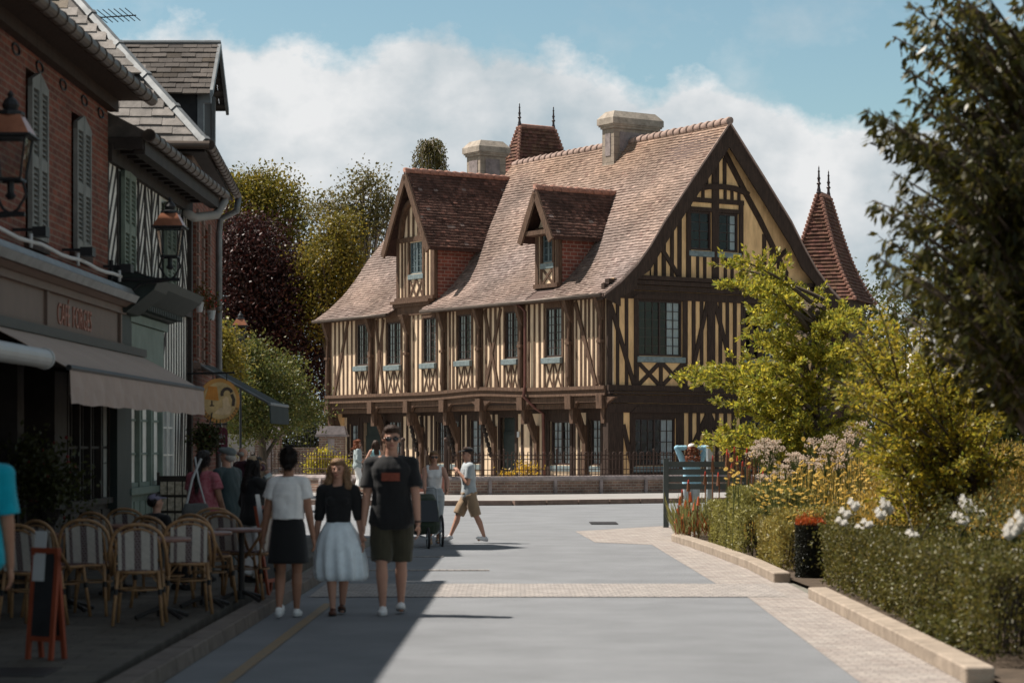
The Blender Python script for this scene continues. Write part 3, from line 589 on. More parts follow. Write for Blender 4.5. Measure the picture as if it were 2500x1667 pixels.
# chimneys
def chimney(x0, x1, y0, y1, zb, zt, o=.14):
    b = MB(); b.box(x0, x1, y0, y1, zb, zt - .62); c = b.build('chimney', m_chim, house)
    b = MB()
    for d, za, zb_ in ((.05, zt - .62, zt - .54), (.10, zt - .54, zt - .48), (o, zt - .48, zt - .26)): b.box(x0 - d, x1 + d, y0 - d, y1 + d, za, zb_)
    b.add([(x0 - o, y0 - o, zt - .26), (x1 + o, y0 - o, zt - .26), (x1 + o, y1 + o, zt - .26), (x0 - o, y1 + o, zt - .26), (x0 + .08, y0 + .08, zt), (x1 - .08, y0 + .08, zt), (x1 - .08, y1 - .08, zt), (x0 + .08, y1 - .08, zt)], MB.BF)
    b.build('chimney_cap', m_cap, c)
    b = MB(); b.box(x0 + .25, x1 - .3, y0 - .02, y0 + .1, zt - 1.45, zt - .75); b.box(x0 - .02, x0 + .1, y0 + .2, y1 - .2, zt - 1.6, zt - .8); b.build('chimney_panel', m_coping, c); return c
chimney(4.07, 6.05, 5.24, 5.95, 10.8, 13.55); chimney(5.5, 6.72, 16.3, 17.3, 9, 13.85)
# dormers
def dormer(yc, hw, zap, ze, xf, xb, wx, ww, zb, win, big):
    D = Fr((wx, yc, 0), (0, 1, 0), (-1, 0, 0))
    b = MB(); h = [(xb, 0)]
    wl = MB(D); w0, w1, wz0, wz1 = win
    holed_wall(wl, -ww, ww, zb, ze + .25, [win], -.15, 0)
    zg = lambda a: zap - .12 - (zap - ze) * abs(a) / hw
    if big: wl.poly([(-ww, ze + .25), (ww, ze + .25), (ww * .98, zg(ww * .98)), (0, zap - .5), (-ww * .98, zg(ww * .98))], -.15, 0)
    else: wl.poly([(-ww, ze + .25), (ww, ze + .25), (0, zap - .45)], -.15, 0)
    d = wl.build('dormer', m_plasterL, house)
    t = MB(D)
    for s_ in (-1, 1): t.box(s_ * ww - .09, s_ * ww + .09, -.1, .04, zb, ze + .35)
    t.box(w0 - .12, w0, -.1, .05, zb, ze + .35); t.box(w1, w1 + .12, -.1, .05, zb, ze + .35); t.box(-ww, ww, -.1, .07, wz1, wz1 + .18); t.box(-ww - .1, ww + .1, -.1, .12, zb, zb + .14)
    c = (w0 + w1) / 2; zt = wz0 - .2
    for x0, x1 in ((w0, c), (c, w1)) if big else ((w0, w1),): t.beam((x0, zb + .14), (x1, zt), .09, 0, .03); t.beam((x1, zb + .14), (x0, zt), .09, 0, .035)
    if big:
        for x in (w0 - .35, w0 - .62, w1 + .32, w1 + .55): t.box(x - .055, x + .055, 0, .032, zb + .14, wz1)
        for x in (-.55, -.2, .15, .5): t.box(x - .06, x + .06, 0, .032, wz1 + .18, min(zg(x) - .35, zap - 1.1))
        t.strip([(x * ww * .72, wz1 + .15 + 1.35 * math.sqrt(max(0, 1 - x * x))) for x in [i / 7 - 1 for i in range(15)]], .15, 0, .20)
    t.build('timber_frame', m_timberL, d)
    window(D, house, w0, w1, wz0, wz1, 2, 5 if big else 4, -.06, mf=m_winbl, curtain='half', sill=.12)
    b = MB(); dz = .0
    for s_ in (-1, 1):
        pr = [(s_ * (hw + .05), ze - .05), (0, zap)]
        tiles(b, (xf, yc, 0), (1, 0, 0), (0, 1, 0), pr, 0, xb - xf, tintf=tint_moss, ew=.17, er=.125)
    b.t = (.5, .5, .5)
    for s_ in (-1, 1): b.add([(x, yc + s_ * (hw + .05) if e else yc, (ze - .05 if e else zap) - t_) for x in (xf, xb) for e, t_ in ((1, .02), (0, .02), (0, .12), (1, .12))], MB.BF)
    rf = b.build('dormer_roof', m_tileD, d)
    b = MB(); ridge(b, (xf, yc, zap + .02), (xb, yc, zap + .02), .105, .34); b.build('ridge_tile', m_ridgeD, d, smooth=True)
    b = MB(Fr((xf, yc, 0), (0, 1, 0), (-1, 0, 0)))
    for s_ in (-1, 1): b.beam((s_ * (hw + .02), ze - .20), (0, zap - .17), .26, -.05, .03)
    if not big: b.box(-hw * .8, hw * .8, -.5, -.02, ze + .05, ze + .2)
    b.build('barge_board', m_timberL, d)
    b = MB()
    for s_ in (-1, 1): b.box(wx + .14, xb - .3, yc + s_ * ww - .06, yc + s_ * ww + .06, zb, ze + .12)
    b.build('cheek_wall', m_brickD, d); return d
dormer(12.25, 1.62, 11.78, 8.92, -.42, 4.2, .06, 1.28, 7.0, (-.52, .42, 8.0, 9.2), True)
dormer(3.76, .93, 10.36, 8.72, -.32, 3.1, .2, .62, 6.98, (-.34, .30, 7.85, 8.88), False)
b = MB(Lf); b.box(10.95, 13.6, -.05, .16, 6.78, 6.98); b.box(10.9, 13.65, -.05, .24, 6.9, 7.0); b.build('dormer_cornice', m_timberL, house)
# turrets at the back
def turret(c, rot, ru, hw0, hl0, zr_, ze, finh, label_h, m=m_tileT, zb=0):
    """hipped tower roof: ridge length 2*ru, flaring to half sizes hl0 x hw0 at the eave"""
    U = Vector((math.cos(rot), math.sin(rot), 0)); V = Vector((-U.y, U.x, 0)); C = Vector(c)
    b = MB(); k = int((zr_ - ze) / .14)
    def half(t): f = (1 - t); return ru + (hl0 - ru) * (.72 * f + .28 * f ** 4), .05 + (hw0 - .05) * (.72 * f + .28 * f ** 4)
    for i in range(k):
        t0, t1 = i / k, (i + 1.0) / k; (l0, w0), (l1, w1) = half(t0), half(t1); z0 = ze + (zr_ - ze) * t0; z1 = ze + (zr_ - ze) * t1
        for (A, B, ha0, hb0, ha1, hb1) in ((U, V, l0, w0, l1, w1), (U, -V, l0, w0, l1, w1), (V, U, w0, l0, w1, l1), (V, -U, w0, l0, w1, l1)):
            m_ = max(1, int(2 * ha0 / .2))
            for j in range(m_):
                p, q = -1 + 2 * j / m_, -1 + 2 * (j + 1) / m_; b.t = tint_tur(i, j)
                o = .045 + rnd.uniform(0, .02); pts = [C + A * (p * ha0) + B * (hb0 + o), C + A * (q * ha0) + B * (hb0 + o), C + A * (q * ha1) + B * (hb1 + .005), C + A * (p * ha1) + B * (hb1 + .005), C + A * (p * ha0) + B * (hb0 - .02), C + A * (q * ha0) + B * (hb0 - .02)]
                zs = (z0, z0, z1, z1, z0, z0); b.add([(v.x, v.y, z) for v, z in zip(pts, zs)], [(0, 1, 2, 3), (4, 5, 1, 0)], raw=True)
    b.t = (1, 1, 1); tr = b.build('turret', m, house, fix=False)
    b = MB()
    for s_ in (-1, 1):
        for e in (-1, 1):
            for i in range(k):
                l0, w0 = half(i / k); v = C + U * (s_ * l0) + V * (e * w0); z = ze + (zr_ - ze) * i / k; b.ball((v.x, v.y, z + .06), (.10, .10, .09), 6)
    p, q = C - U * ru, C + U * ru; b.tube([(p.x, p.y, zr_), (q.x, q.y, zr_)], .11, 8); b.build('hip_tile', m_ridgeD if m is m_tileT else m, tr)
    for s_ in (-1, 1): b = MB(); v = C + U * (s_ * ru); finial(b, (v.x, v.y, zr_ + .02), finh); b.build('finial', m_fin, tr, smooth=True)
    b = MB(); 
    for A, h1, B, h2 in ((U, hl0 - .3, V, hw0 - .3),):
        q = [C + U * (s1 * h1) + V * (s2 * h2) for s1, s2 in ((-1, -1), (1, -1), (1, 1), (-1, 1))]; b.add([(v.x, v.y, z) for z in (zb, ze + .05) for v in q], MB.BF)
    b.build('turret_wall', m_timber, tr); return tr
Rinv = Matrix.Rotation(-TH, 3, 'Z')
def hl(px, py, Y): p = at(px, py, Y); q = Rinv @ Vector((p.x - CXh, p.y - CYh, 0)); return q.x, q.y, p.z
x, y, z = hl(1310, 312, 94); turret((x, y, 0), 0, .85, 1.65, 2.35, z, z - 4.2, .95, '')
x, y, z = hl(2011, 478, 86.5); turret((x, y, 0), R(68) - TH, .75, 1.6, 1.72, z, z - 4.1, 1.05, '')

# ================================================================= garden wall and railing of the old house
def run(pts, step):
    o = []
    for (x0, y0), (x1, y1) in zip(pts, pts[1:]):
        L_ = math.hypot(x1 - x0, y1 - y0); k = max(1, round(L_ / step)); o += [(x0 + (x1 - x0) * i / k, y0 + (y1 - y0) * i / k) for i in range(k)]
    return o + [pts[-1]]
def low_wall(pts, label, h=.62):
    t = thing('garden_wall', label, 'wall', (0, 0, 0), 0, 'low brick walls in front of the old house')
    P, C_, B_ = MB(), MB(), MB()
    for (x0, y0), (x1, y1) in zip(pts, pts[1:]):
        f = Fr((x0, y0, .0), (x1 - x0, y1 - y0, 0), (y1 - y0, x0 - x1, 0)); L_ = math.hypot(x1 - x0, y1 - y0)
        o = MB(f); o.box(0, L_, -.3, 0, .1, h - .08); P.v += []; b_ = len(P.v); P.v += o.v; P.f += [[i + b_ for i in q] for q in o.f]; P.m += o.m; P.c += o.c
        o = MB(f); o.prof([(-.33, h - .08), (.035, h - .08), (.045, h - .02), (.01, h + .05), (-.1, h + .07), (-.3, h + .04)], 0, L_); b_ = len(C_.v); C_.v += o.v; C_.f += [[i + b_ for i in q] for q in o.f]; C_.m += o.m; C_.c += o.c
        o = MB(f); k = max(1, int(L_ / 1.4))
        for i in range(k): a = (i + .5) * L_ / k; o.prof([(-.01, .1), (.07, .1), (.07, h - .14), (.03, h + .02), (-.05, h + .075)], a - .05, a + .05)
        b_ = len(B_.v); B_.v += o.v; B_.f += [[i + b_ for i in q] for q in o.f]; B_.m += o.m; B_.c += o.c
    P.build('wall', m_brickW, t); C_.build('coping', m_coping, t); B_.build('buttress', m_coping, t)
wl = [(-9.4, 73.6), (-6.6, 72.4), (-3.4, 69.6)]; wr = [(-1.95, 68.4), (.6, 69.1), (4.9, 71.4), (9.5, 74.2), (15, 77.5)]
low_wall(wl, 'low brick garden wall under the railing, left of the small iron gate'); low_wall(wr, 'low brick garden wall with rounded coping, right of the small iron gate')
def railing(pts, label, z0=.66, z1=1.36):
    t = thing('iron_railing', label, 'railing', (0, 0, 0), 0, 'rusty iron railings on the garden wall'); q = run(pts, .125); b = MB()
    off = .15; q = [(x, y + off) for x, y in q]
    for i, (x, y) in enumerate(q):
        b.tube([(x, y, z0), (x, y, z1 - .02)], .013, 5); b.lathe((x, y, z1 - .03), [(.012, 0), (.026, .03), (.012, .06), (.002, .12)], 5)
        if i % 2 == 0 and i < len(q) - 1:
            x2, y2 = q[i + 1]; cx_, cy_, r = (x + x2) / 2, (y + y2) / 2, .0625
            b.tube([(cx_ + (x2 - x) / 2 * math.cos(a), cy_ + (y2 - y) / 2 * math.cos(a), z1 + .0 + r * math.sin(a)) for a in [math.pi * k / 6 for k in range(7)]], .008, 4)
    b.build('bar', m_iron, t); b = MB()
    for z in (z0 + .06, z0 + .22, z1 - .16, z1 - .04): b.tube([(x, y + off, z) for x, y in pts], .014, 5)
    b.build('rail', m_iron, t); b = MB()
    for i in range(0, len(q), 14): b = MB(); x, y = q[i]; b.tube([(x, y, z0 - .1), (x, y, z1 + .14)], .022, 6); b.ball((x, y, z1 + .13), .035, 8); b.build('railing_post', m_iron, t)
railing(wl, 'rusty iron railing on the low wall behind the two women'); railing(wr, 'rusty iron railing in front of the half-timbered house, right of the gate')
gt = thing('iron_gate', 'small rusty iron gate between the two garden walls', 'gate', (0, 0, 0))
f = Fr((-3.35, 69.7, 0), (1.35, -1.2, 0), (-1.2, -1.35, 0)); b = MB(f)
for i in range(11): b.tube([(.08 + .165 * i, 0, .75), (.08 + .165 * i, 0, 1.45 + .12 * math.sin(math.pi * i / 10))], .012, 5)
b.build('bar', m_iron, gt); b = MB(f); b.box(.03, 1.78, -.02, .02, .14, .74); b.build('gate_panel', m_pipe, gt); b = MB(f)
for a in (0, 1.8): b.tube([(a, 0, .1), (a, 0, 1.75)], .045, 8); b.ball((a, 0, 1.8), .07, 10)
b.build('gate_post', m_iron, gt); b = MB(f); b.box(0, 1.8, -.2, .35, .1, .2); b.build('gate_step', m_coping, gt)
def pier(px, w, zt, Y, label):
    p = at(px, 1100, Y); t = thing('gate_pier', label, 'gate pier', (p.x, p.y, 0), 0, 'brick gate piers'); b = MB(); b.box(-w / 2, w / 2, -.45, .45, 0, zt - .35); b.build('pier', m_brickW, t)
    b = MB(); b.box(-.12, .12, -.47, -.3, .3, zt - .5); b.box(-w / 4, w / 4, -.468, -.3, zt * .45, zt * .62); b.build('stone_quoin', m_coping, t)
    b = MB(); b.add([(-w / 2 - .1, -.55, zt - .35), (w / 2 + .1, -.55, zt - .35), (w / 2 + .1, .55, zt - .35), (-w / 2 - .1, .55, zt - .35), (-w / 2 - .02, -.45, zt - .05), (w / 2 + .02, -.45, zt - .05), (w / 2 + .02, .45, zt - .05), (-w / 2 - .02, .45, zt - .05)], MB.BF); b.box(-w / 2 - .13, w / 2 + .13, -.58, .58, zt - .43, zt - .35); b.build('pier_cap', m_coping, t)
pier(656, .86, 2.35, 80, 'brick gate pier with stone cap nearer the cafe awnings'); pier(811, .86, 2.35, 80, 'brick gate pier with stone cap nearer the half-timbered house')
b = MB(); p0, p1 = at(690, 0, 80), at(778, 0, 80); b.box(p0.x, p1.x, 79.9, 80.2, 0, 1.55); tag(b.build('link_wall', m_brickW), 'dark brick wall joining the two gate piers below iron bars', 'wall')
b = MB()
for i in range(11): x = p0.x + .05 + (p1.x - p0.x - .1) * i / 10; b.tube([(x, 80.05, 1.5), (x, 80.05, 2.2)], .016, 5)
for z in (1.62, 2.12): b.tube([(p0.x, 80.05, z), (p1.x, 80.05, z)], .018, 5)
tag(b.build('pier_grille', m_black), 'black iron grille between the brick gate piers', 'railing')
b = MB(); p0, p1 = at(430, 0, 76), at(622, 0, 79); f = Fr((p0.x, 76, 0), (p1.x - p0.x, 3, 0), (3, p0.x - p1.x, 0)); L_ = math.hypot(p1.x - p0.x, 3); b.fr = f; b.box(0, L_, -.3, 0, 0, 2.0)
tag(b.build('plaster_wall', m_pave2), 'pale rendered garden wall left of the brick gate piers', 'wall')

# ================================================================= left side of the street
aS = 5.4; LF = Fr((-5.4, 0, 0), (.0123, 1, 0), (1, -.0123, 0))
def sp_(px, a=5.4): return FPX * a / (1318 - px)
def zp(px, py, a=5.4): return HC + (HZ - py) * sp_(px, a) / FPX
cafe = thing('brick_cafe_building', 'dark red brick building with grey shutters and a taupe cafe front', 'cafe building')
b = MB(LF); holed_wall(b, 8, 28.3, 3.62, 6.1, [(23.78, 24.6, 3.84, 5.62), (26.1, 26.95, 3.9, 5.5)], -.3, 0); b.build('brick_wall', m_brickL, cafe)
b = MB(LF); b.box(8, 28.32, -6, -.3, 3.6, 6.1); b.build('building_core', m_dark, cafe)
b = MB(LF); b.prof([(-.35, 6.05), (.5, 6.02), (.5, 6.08), (-5, 9.2), (-5, 9.0), (-.35, 6.1)], 8, 28.45); b.t = (.8, .8, .8); b.build('roof', m_slateD, cafe)
b = MB(LF); b.box(8, 28.4, .0, .12, 5.82, 6.03); b.box(8, 28.4, .12, .42, 5.96, 6.02); b.build('eaves_board', m_timber, cafe)
def gutter(fr, parent, a0, a1, n_, z, r=.09, seams=True):
    r *= .85
    b = MB(fr); b.tube([(a0, n_, z), (a1, n_, z)], r, 12); 
    if seams:
        for i in range(int((a1 - a0) / .42)): a = a0 + i * .42; b.tube([(a, n_, z), (a + .03, n_, z)], r + .012, 12)
    return b.build('gutter', m_zincD, parent, smooth=False)
gutter(LF, cafe, 8, 28.6, .5, 6.0)
for a in (23.3, 24.4, 25.6, 26.8, 27.8): b = MB(LF); b.tube([(a + .16 * math.cos(t), .01, 5.72 + .055 * math.sin(t)) for t in [2 * math.pi * i / 14 for i in range(14)]], .012, 6, closed=True); b.build('iron_ring', m_black, cafe)
def shutters(fr, parent, a0, a1, z0, z1, m, arch=.12, louvre=True):
    w = (a1 - a0) / 2
    for i in range(2):
        x0 = a0 + w * i + .01; x1 = x0 + w - .02; b = MB(fr)
        b.box(x0, x0 + .06, .02, .07, z0, z1 - arch); b.box(x1 - .06, x1, .02, .07, z0, z1 - arch)
        ztl, ztr = (z1 - arch, z1) if i == 0 else (z1, z1 - arch)
        b.poly([(x0, z1 - arch - .08), (x1, z1 - arch - .08), (x1, ztr), (x0, ztl)], .02, .068)
        zm = z0 + (z1 - z0) * .42
        for za, zb in ((z0, z0 + .12), (zm, zm + .12)): b.box(x0 + .06, x1 - .06, .02, .066, za, zb)
        for za, zb in ((z0 + .12, zm), (zm + .12, z1 - arch - .08)):
            k = int((zb - za) / .055)
            for j in range(k): z = za + (j + .5) * (zb - za) / k; b.add([(x, n_, zz) for x in (x0 + .06, x1 - .06) for n_, zz in ((.062, z - .026), (.030, z + .018), (.022, z + .012), (.054, z - .032))], [(0, 1, 5, 4), (1, 2, 6, 5), (2, 3, 7, 6), (3, 0, 4, 7), (0, 3, 2, 1), (4, 5, 6, 7)])
        b.box(x0 + .05, x1 - .05, .006, .02, z0, z1 - arch); b.build('shutter', m, parent)
shutters(LF, cafe, 23.78, 24.6, 3.84, 5.62, m_shut); shutters(LF, cafe, 26.1, 26.95, 3.9, 5.5, m_shut)
b = MB(LF)
for i in range(26):                                   # rough brick patches and sills
    pass
b.box(23.7, 24.7, -.01, .06, 3.72, 3.83); b.build('window_sill', m_timber, cafe); b = MB(LF); b.box(26.0, 27.05, -.01, .06, 3.78, 3.89); b.build('window_sill', m_timber, cafe)
b = MB(LF); b.prof([(0, 3.46), (.35, 3.42), (.40, 3.50), (.34, 3.53), (.30, 3.60), (0, 3.66)], 12, 28.3); b.build('zinc_ledge', m_zinc, cafe)
b = MB(LF); b.tube([(a, .22, 3.72 + .015 * math.sin(a * 3)) for a in [20 + i * .5 for i in range(17)]], .022, 8)
for a in (23.05, 25.4, 27.9): b.tube([(a, .22, 3.66), (a, .22, 3.80)], .02, 6)
b.build('cable', m_paper, cafe, smooth=True)
for a in (23.2, 25.6, 28.0):
    b = MB(LF); b.box(a - .02, a + .02, .0, .3, 3.84, 3.87); b.box(a - .1, a + .1, .22, .36, 3.78, 3.88); b.build('spotlight', m_black, cafe)
b = MB(LF); b.prof([(0, 3.38), (.20, 3.38), (.30, 3.44), (.33, 3.42), (0, 3.46)], 12, 28.7); b.box(12, 28.7, 0, .16, 3.30, 3.38); b.box(12, 28.7, 0, .10, 2.86, 3.30); b.box(12, 28.7, .10, .13, 2.86, 2.93)
for a in (21, 24.25, 28.5): b.box(a - .04, a + .04, .10, .135, 2.93, 3.30)
b.build('fascia', m_fascia, cafe)
def text(s, fr, a0, a1, n_, z0, z1, m, parent, name='lettering', depth=.012):
    cu = bpy.data.curves.new(name, 'FONT'); cu.body = s; cu.size = 1; cu.extrude = .02; cu.resolution_u = 3
    o = bpy.data.objects.new(name, cu); COL.objects.link(o); dg = bpy.context.evaluated_depsgraph_get(); me = bpy.data.meshes.new_from_object(o.evaluated_get(dg)); bpy.data.objects.remove(o)
    co_ = np.empty(len(me.vertices) * 3, dtype=np.float32); me.vertices.foreach_get('co', co_); co_ = co_.reshape(-1, 3)
    lo, hi = co_.min(0), co_.max(0); a_ = (co_ - lo) / np.maximum(hi - lo, 1e-6)
    P = [tuple(fr.p(a0 + (a1 - a0) * t[0], n_ + depth * t[2], z0 + (z1 - z0) * t[1])) for t in a_]
    me.vertices.foreach_set('co', np.array(P, dtype=np.float32).ravel()); me.materials.clear(); me.materials.append(m); me.update()
    o = bpy.data.objects.new(name, me); COL.objects.link(o); o.parent = parent; return o
text('CAFÉ', LF, sp_(146, 5.27), sp_(175, 5.27), .101, 2.98, 3.28, m_letter, cafe); text('FORGES', LF, sp_(183, 5.27), sp_(228, 5.27), .101, 2.98, 3.22, m_letter, cafe)
# cafe ground floor: recess, glazed bays
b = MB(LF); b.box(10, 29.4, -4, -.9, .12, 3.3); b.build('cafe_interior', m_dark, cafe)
b = MB(LF); b.box(12, 22.3, -.9, -.05, .12, 2.86); b.box(22.3, 23.4, -.9, -.85, .12, 2.86); b.box(23.4, 23.7, -.9, 0, .12, 2.86); b.box(25.2, 25.9, -.9, 0, .12, 2.86); b.box(25.9, 28.4, -.3, -.02, .12, .95); b.box(25.9, 28.4, -.1, .05, .93, 1.0)
for a in (25.9, 26.55, 27.2, 27.85, 28.36): b.box(a - .035, a + .035, -.1, .01, 1.0, 2.86)
for a in (26.22, 26.87, 27.5, 28.1): b.box(a - .015, a + .015, -.08, -.02, 1.0, 2.86)
for z in (1.62, 2.25): b.box(25.9, 28.4, -.08, -.015, z - .015, z + .015)
for a in (26.0, 26.65, 27.3, 27.9): b.box(a, a + .48, -.02, .012, .25, .86)
b.build('shopfront', m_dkwood, cafe)
b = MB(LF); b.add([(25.9, -.06, 1.0), (28.4, -.06, 1.0), (28.4, -.06, 2.86), (25.9, -.06, 2.86)], [(0, 1, 2, 3)]); b.build('pane', m_glass, cafe)
b = MB(LF); b.box(22.85, 23.2, -.845, -.83, 1.2, 2.1); b.build('menu_board', m_paper, cafe)
# green corner of the shopfront
b = MB(LF); b.box(28.4, 29.4, -.3, .10, .12, 3.42); b.build('green_pilaster', m_greenD, cafe)
b = MB(LF); b.prof([(0, 3.36), (.16, 3.38), (.55, 3.66), (.60, 3.76), (.30, 3.84), (0, 3.90)], 29.4, 32.4); b.prof([(0, 3.30), (.2, 3.32), (.55, 3.60), (.62, 3.74), (.3, 3.82), (0, 3.88)], 28.45, 29.4)
for i in range(20): a = 29.5 + i * .145; b.box(a, a + .08, .16, .30, 3.40, 3.47)
b.build('cornice', m_greenD, cafe)
b = MB(LF); b.box(29.4, 32.15, -.3, .05, 2.45, 3.36); b.box(29.5, 32.05, .05, .075, 2.72, 3.24); b.box(29.3, 32.25, -.3, .11, 3.25, 3.36); b.box(29.35, 32.2, -.3, .09, 2.55, 2.63)
b.box(29.4, 32.15, -.3, .02, .12, 1.03); b.box(29.3, 32.3, -.3, .12, 1.0, 1.09)
for i in range(6): a = 29.5 + i * .44; b.box(a, a + .36, .02, .04, .25, .9)
for a in (29.43, 30.32, 31.22, 32.12): b.box(a - .05, a + .05, -.2, .05, 1.09, 2.45)
for a in (29.88, 30.77, 31.67): b.box(a - .018, a + .018, -.12, .0, 1.09, 2.45)
for a0 in (29.48, 30.37, 31.27):
    for z in (1.53, 1.98): b.box(a0, a0 + .80, -.12, .002, z - .015, z + .015)
    b.box(a0, a0 + .8, -.12, .03, 1.09, 1.15)
b.build('green_bay', m_green, cafe)
b = MB(LF); b.add([(29.4, -.06, 1.09), (32.1, -.06, 1.09), (32.1, -.06, 2.45), (29.4, -.06, 2.45)], [(0, 1, 2, 3)]); b.add([(29.4, -.5, 1.0), (32.1, -.5, 1.0), (32.1, -.5, 2.5), (29.4, -.5, 2.5)], [(0, 1, 2, 3)])
b.build('pane', [m_glass], cafe)
# awnings
aw = thing('cafe_awning', 'taupe canvas awning with deep plain valance over the cafe terrace', 'awning')
b = MB(LF); k = 24; A0, A1 = 21.3, 29.75
rows = []
for i in range(k + 1):
    a = A0 + (A1 - A0) * i / k; sag = .02 * math.sin(i * 1.3); rows.append([(a, .14, 2.82), (a, .5, 2.66 - .02 + sag * .5), (a, .93, 2.40 + sag * .3), (a, .985, 2.36), (a, .99 + .012 * math.sin(i * 2.1), 2.2), (a, .985 + .016 * math.sin(i * 2.1 + 1), 2.04 + .01 * math.sin(i * 1.7))])
vs = [p for r in rows for p in r]; m_ = 6; b.add(vs, [(i * m_ + j, i * m_ + j + 1, (i + 1) * m_ + j + 1, (i + 1) * m_ + j) for i in range(k) for j in range(5)]); cl = b.build('canvas', m_awn, aw, fix=False)
cl.modifiers.new('t', 'SOLIDIFY').thickness = .006
b = MB(LF); b.box(21.0, 29.85, .10, .22, 2.80, 2.90); b.tube([(A0, .97, 2.38), (A1, .97, 2.38)], .03, 8)
for a in (22.2, 28.9): b.tube([(a, .14, 2.6), (a + .5, .5, 2.42), (a, .95, 2.36)], .022, 6)
b.build('awning_frame', m_black, aw)
t = MB(LF); t.tube([(14, 1.05, 2.41), (19.85, 1.05, 2.41)], .085, 16); t.tube([(19.85, 1.05, 2.41), (19.9, 1.05, 2.41)], .095, 16); t.box(16, 19.8, .8, 1.0, 2.36, 2.44); tag(t.build('rolled_awning', m_alu), 'pale metal cassette of a rolled awning at the left edge above the terrace', 'awning cassette')

# half-timbered black and white house
tim = thing('black_white_timber_house', 'narrow black and white herringbone timber house with green shutters', 'house')
b = MB(LF); holed_wall(b, 28.32, 34.9, .12, 5.5, [(32.35, 33.45, 1.05, 2.35)], -.3, -.02); b.build('wall', m_white, tim)
b = MB(LF); d0, d1 = -.03, -.014
def diag(a0, a1, z0, z1, up, pitch=.36, w=.08, rise=.8):
    b.box(a0 - .05, a0 + .01, d0, d1 + .01, z0, z1); b.box(a1 - .01, a1 + .05, d0, d1 + .01, z0, z1)
    W_ = a1 - a0; z = z0 - rise
    while z < z1:
        p, q = (a0, z), (a1, z + rise)
        if not up: p, q = (a0, z + rise), (a1, z)
        # clip against z0..z1
        def clip(p, q):
            (x0, y0), (x1, y1) = p, q; 
            if y0 > y1: x0, y0, x1, y1 = x1, y1, x0, y0
            if y1 <= z0 + .02 or y0 >= z1 - .02: return None
            if y0 < z0: x0 += (x1 - x0) * (z0 - y0) / (y1 - y0); y0 = z0
            if y1 > z1: x1 = x0 + (x1 - x0) * (z1 - y0) / (y1 - y0); y1 = z1
            return (x0, y0), (x1, y1)
        c = clip(p, q)
        if c: b.beam(c[0], c[1], w, d0, d1 + rnd.uniform(-.002, .002))
        z += pitch
cols = [(28.4, 29.0, 1), (30.0, 30.52, 0), (30.52, 31.05, 1), (31.05, 31.57, 0), (31.57, 32.1, 1), (33.3, 33.8, 0), (33.8, 34.3, 1), (34.3, 34.8, 0)]
for a0, a1, u_ in cols: diag(a0, a1, 3.75, 5.2, u_)
b.box(28.32, 34.9, d0, .05, 5.2, 5.42); b.box(28.32, 34.9, d0, .05, 3.6, 3.75); b.box(32.2, 34.9, d0, .05, 2.42, 2.58); b.box(34.78, 34.92, d0, .05, .12, 5.4)
for i in range(11): a = 32.3 + i * .235; b.box(a, a + .085, d0, d1, 2.58, 3.6)
b.beam((32.3, 2.6), (33.0, 3.58), .10, d0, d1 + .003)
for i in range(6): a = 33.6 + i * .21; b.beam((a, 1.05), (a + .12 + .05 * (i % 3), 2.42), .10, d0, d1)
b.box(32.2, 34.9, d0, .05, .9, 1.05)
for i in range(14): a = 28.4 + i * .48; b.box(a, a + .14, -.3, .42, 5.36, 5.5)
b.build('timber_frame', m_dkwood, tim)
b = MB(LF); b.box(32.2, 34.9, -.3, .0, .12, .9); b.build('plinth_wall', m_pave2, tim)
b = MB(LF); b.prof([(-.35, 5.52), (.5, 5.5), (.5, 5.56), (-5, 8.4), (-5, 8.2), (-.35, 5.56)], 28.45, 35.2); b.box(28.45, 35.1, .0, .4, 5.5, 5.52); b.build('roof', m_slateD, tim)
b = MB(LF); b.box(28.45, 35.0, .30, .44, 5.30, 5.5); b.build('eaves_board', m_dkwood, tim)
gutter(LF, tim, 28.4, 35.3, .5, 5.53, .085)
shutters(LF, tim, 29.08, 29.93, 3.8, 5.2, m_shutg, .02); shutters(LF, tim, 32.4, 33.24, 3.75, 5.15, m_shutg, .02)
window(LF, tim, 32.35, 33.45, 1.05, 2.35, 2, 3, -.03, mf=m_white, curtain=None, depth=.25, name='white_window')
b = MB(LF); b.tube([(35.2, .5, 5.45), (35.0, .40, 5.2), (34.4, .15, 5.1), (34.0, .1, 5.12)], .07, 10); b.build('downpipe_bend', m_copper if False else m_pave2, tim, smooth=True)

# tall brick house at the end of the row
B3 = Fr((-5.05, 35.05, 0), (-.061, 1, 0), (1, .061, 0)); S3 = Fr((-5.05, 35.05, 0), (-1, -.061, 0), (.061, -1, 0))
bh = thing('tall_brick_house', 'tall red brick house with slate hipped roof and a dark slate dormer', 'house')
b = MB(B3); holed_wall(b, 0, 6.8, 0, 6.25, [(1.0, 2.0, 3.0, 5.4), (3.6, 4.6, 3.0, 5.4)], -.3, 0); b.build('brick_wall', m_brickL, bh)
b = MB(S3); b.box(.3, 7, -.3, 0, 0, 6.25); b.build('side_wall', m_brickL, bh)
for i in range(2): a = 1.0 + 2.6 * i; window(B3, bh, a, a + 1.0, 3.0, 5.4, 2, 4, -.15, mf=m_shut, curtain=None, depth=.2)
b = MB(B3)
for a in (.55, 2.1, 3.2, 4.75):
    for i in range(14): b.box(a, a + (.28 if i % 2 else .18), .0, .04, 2.9 + i * .19, 2.9 + i * .19 + .15)
for a in (.9, 3.5): b.box(a, a + 1.2, 0, .16, 2.86, 2.96)
b.box(0, 6.8, 0, .1, 5.95, 6.15); b.build('brick_quoin', m_kerbbr, bh)
ec = Vector((-4.70, 34.62, 6.24)); k3 = 1.1
def hipP(t): return (ec.x - t, ec.y + t, ec.z + k3 * t)
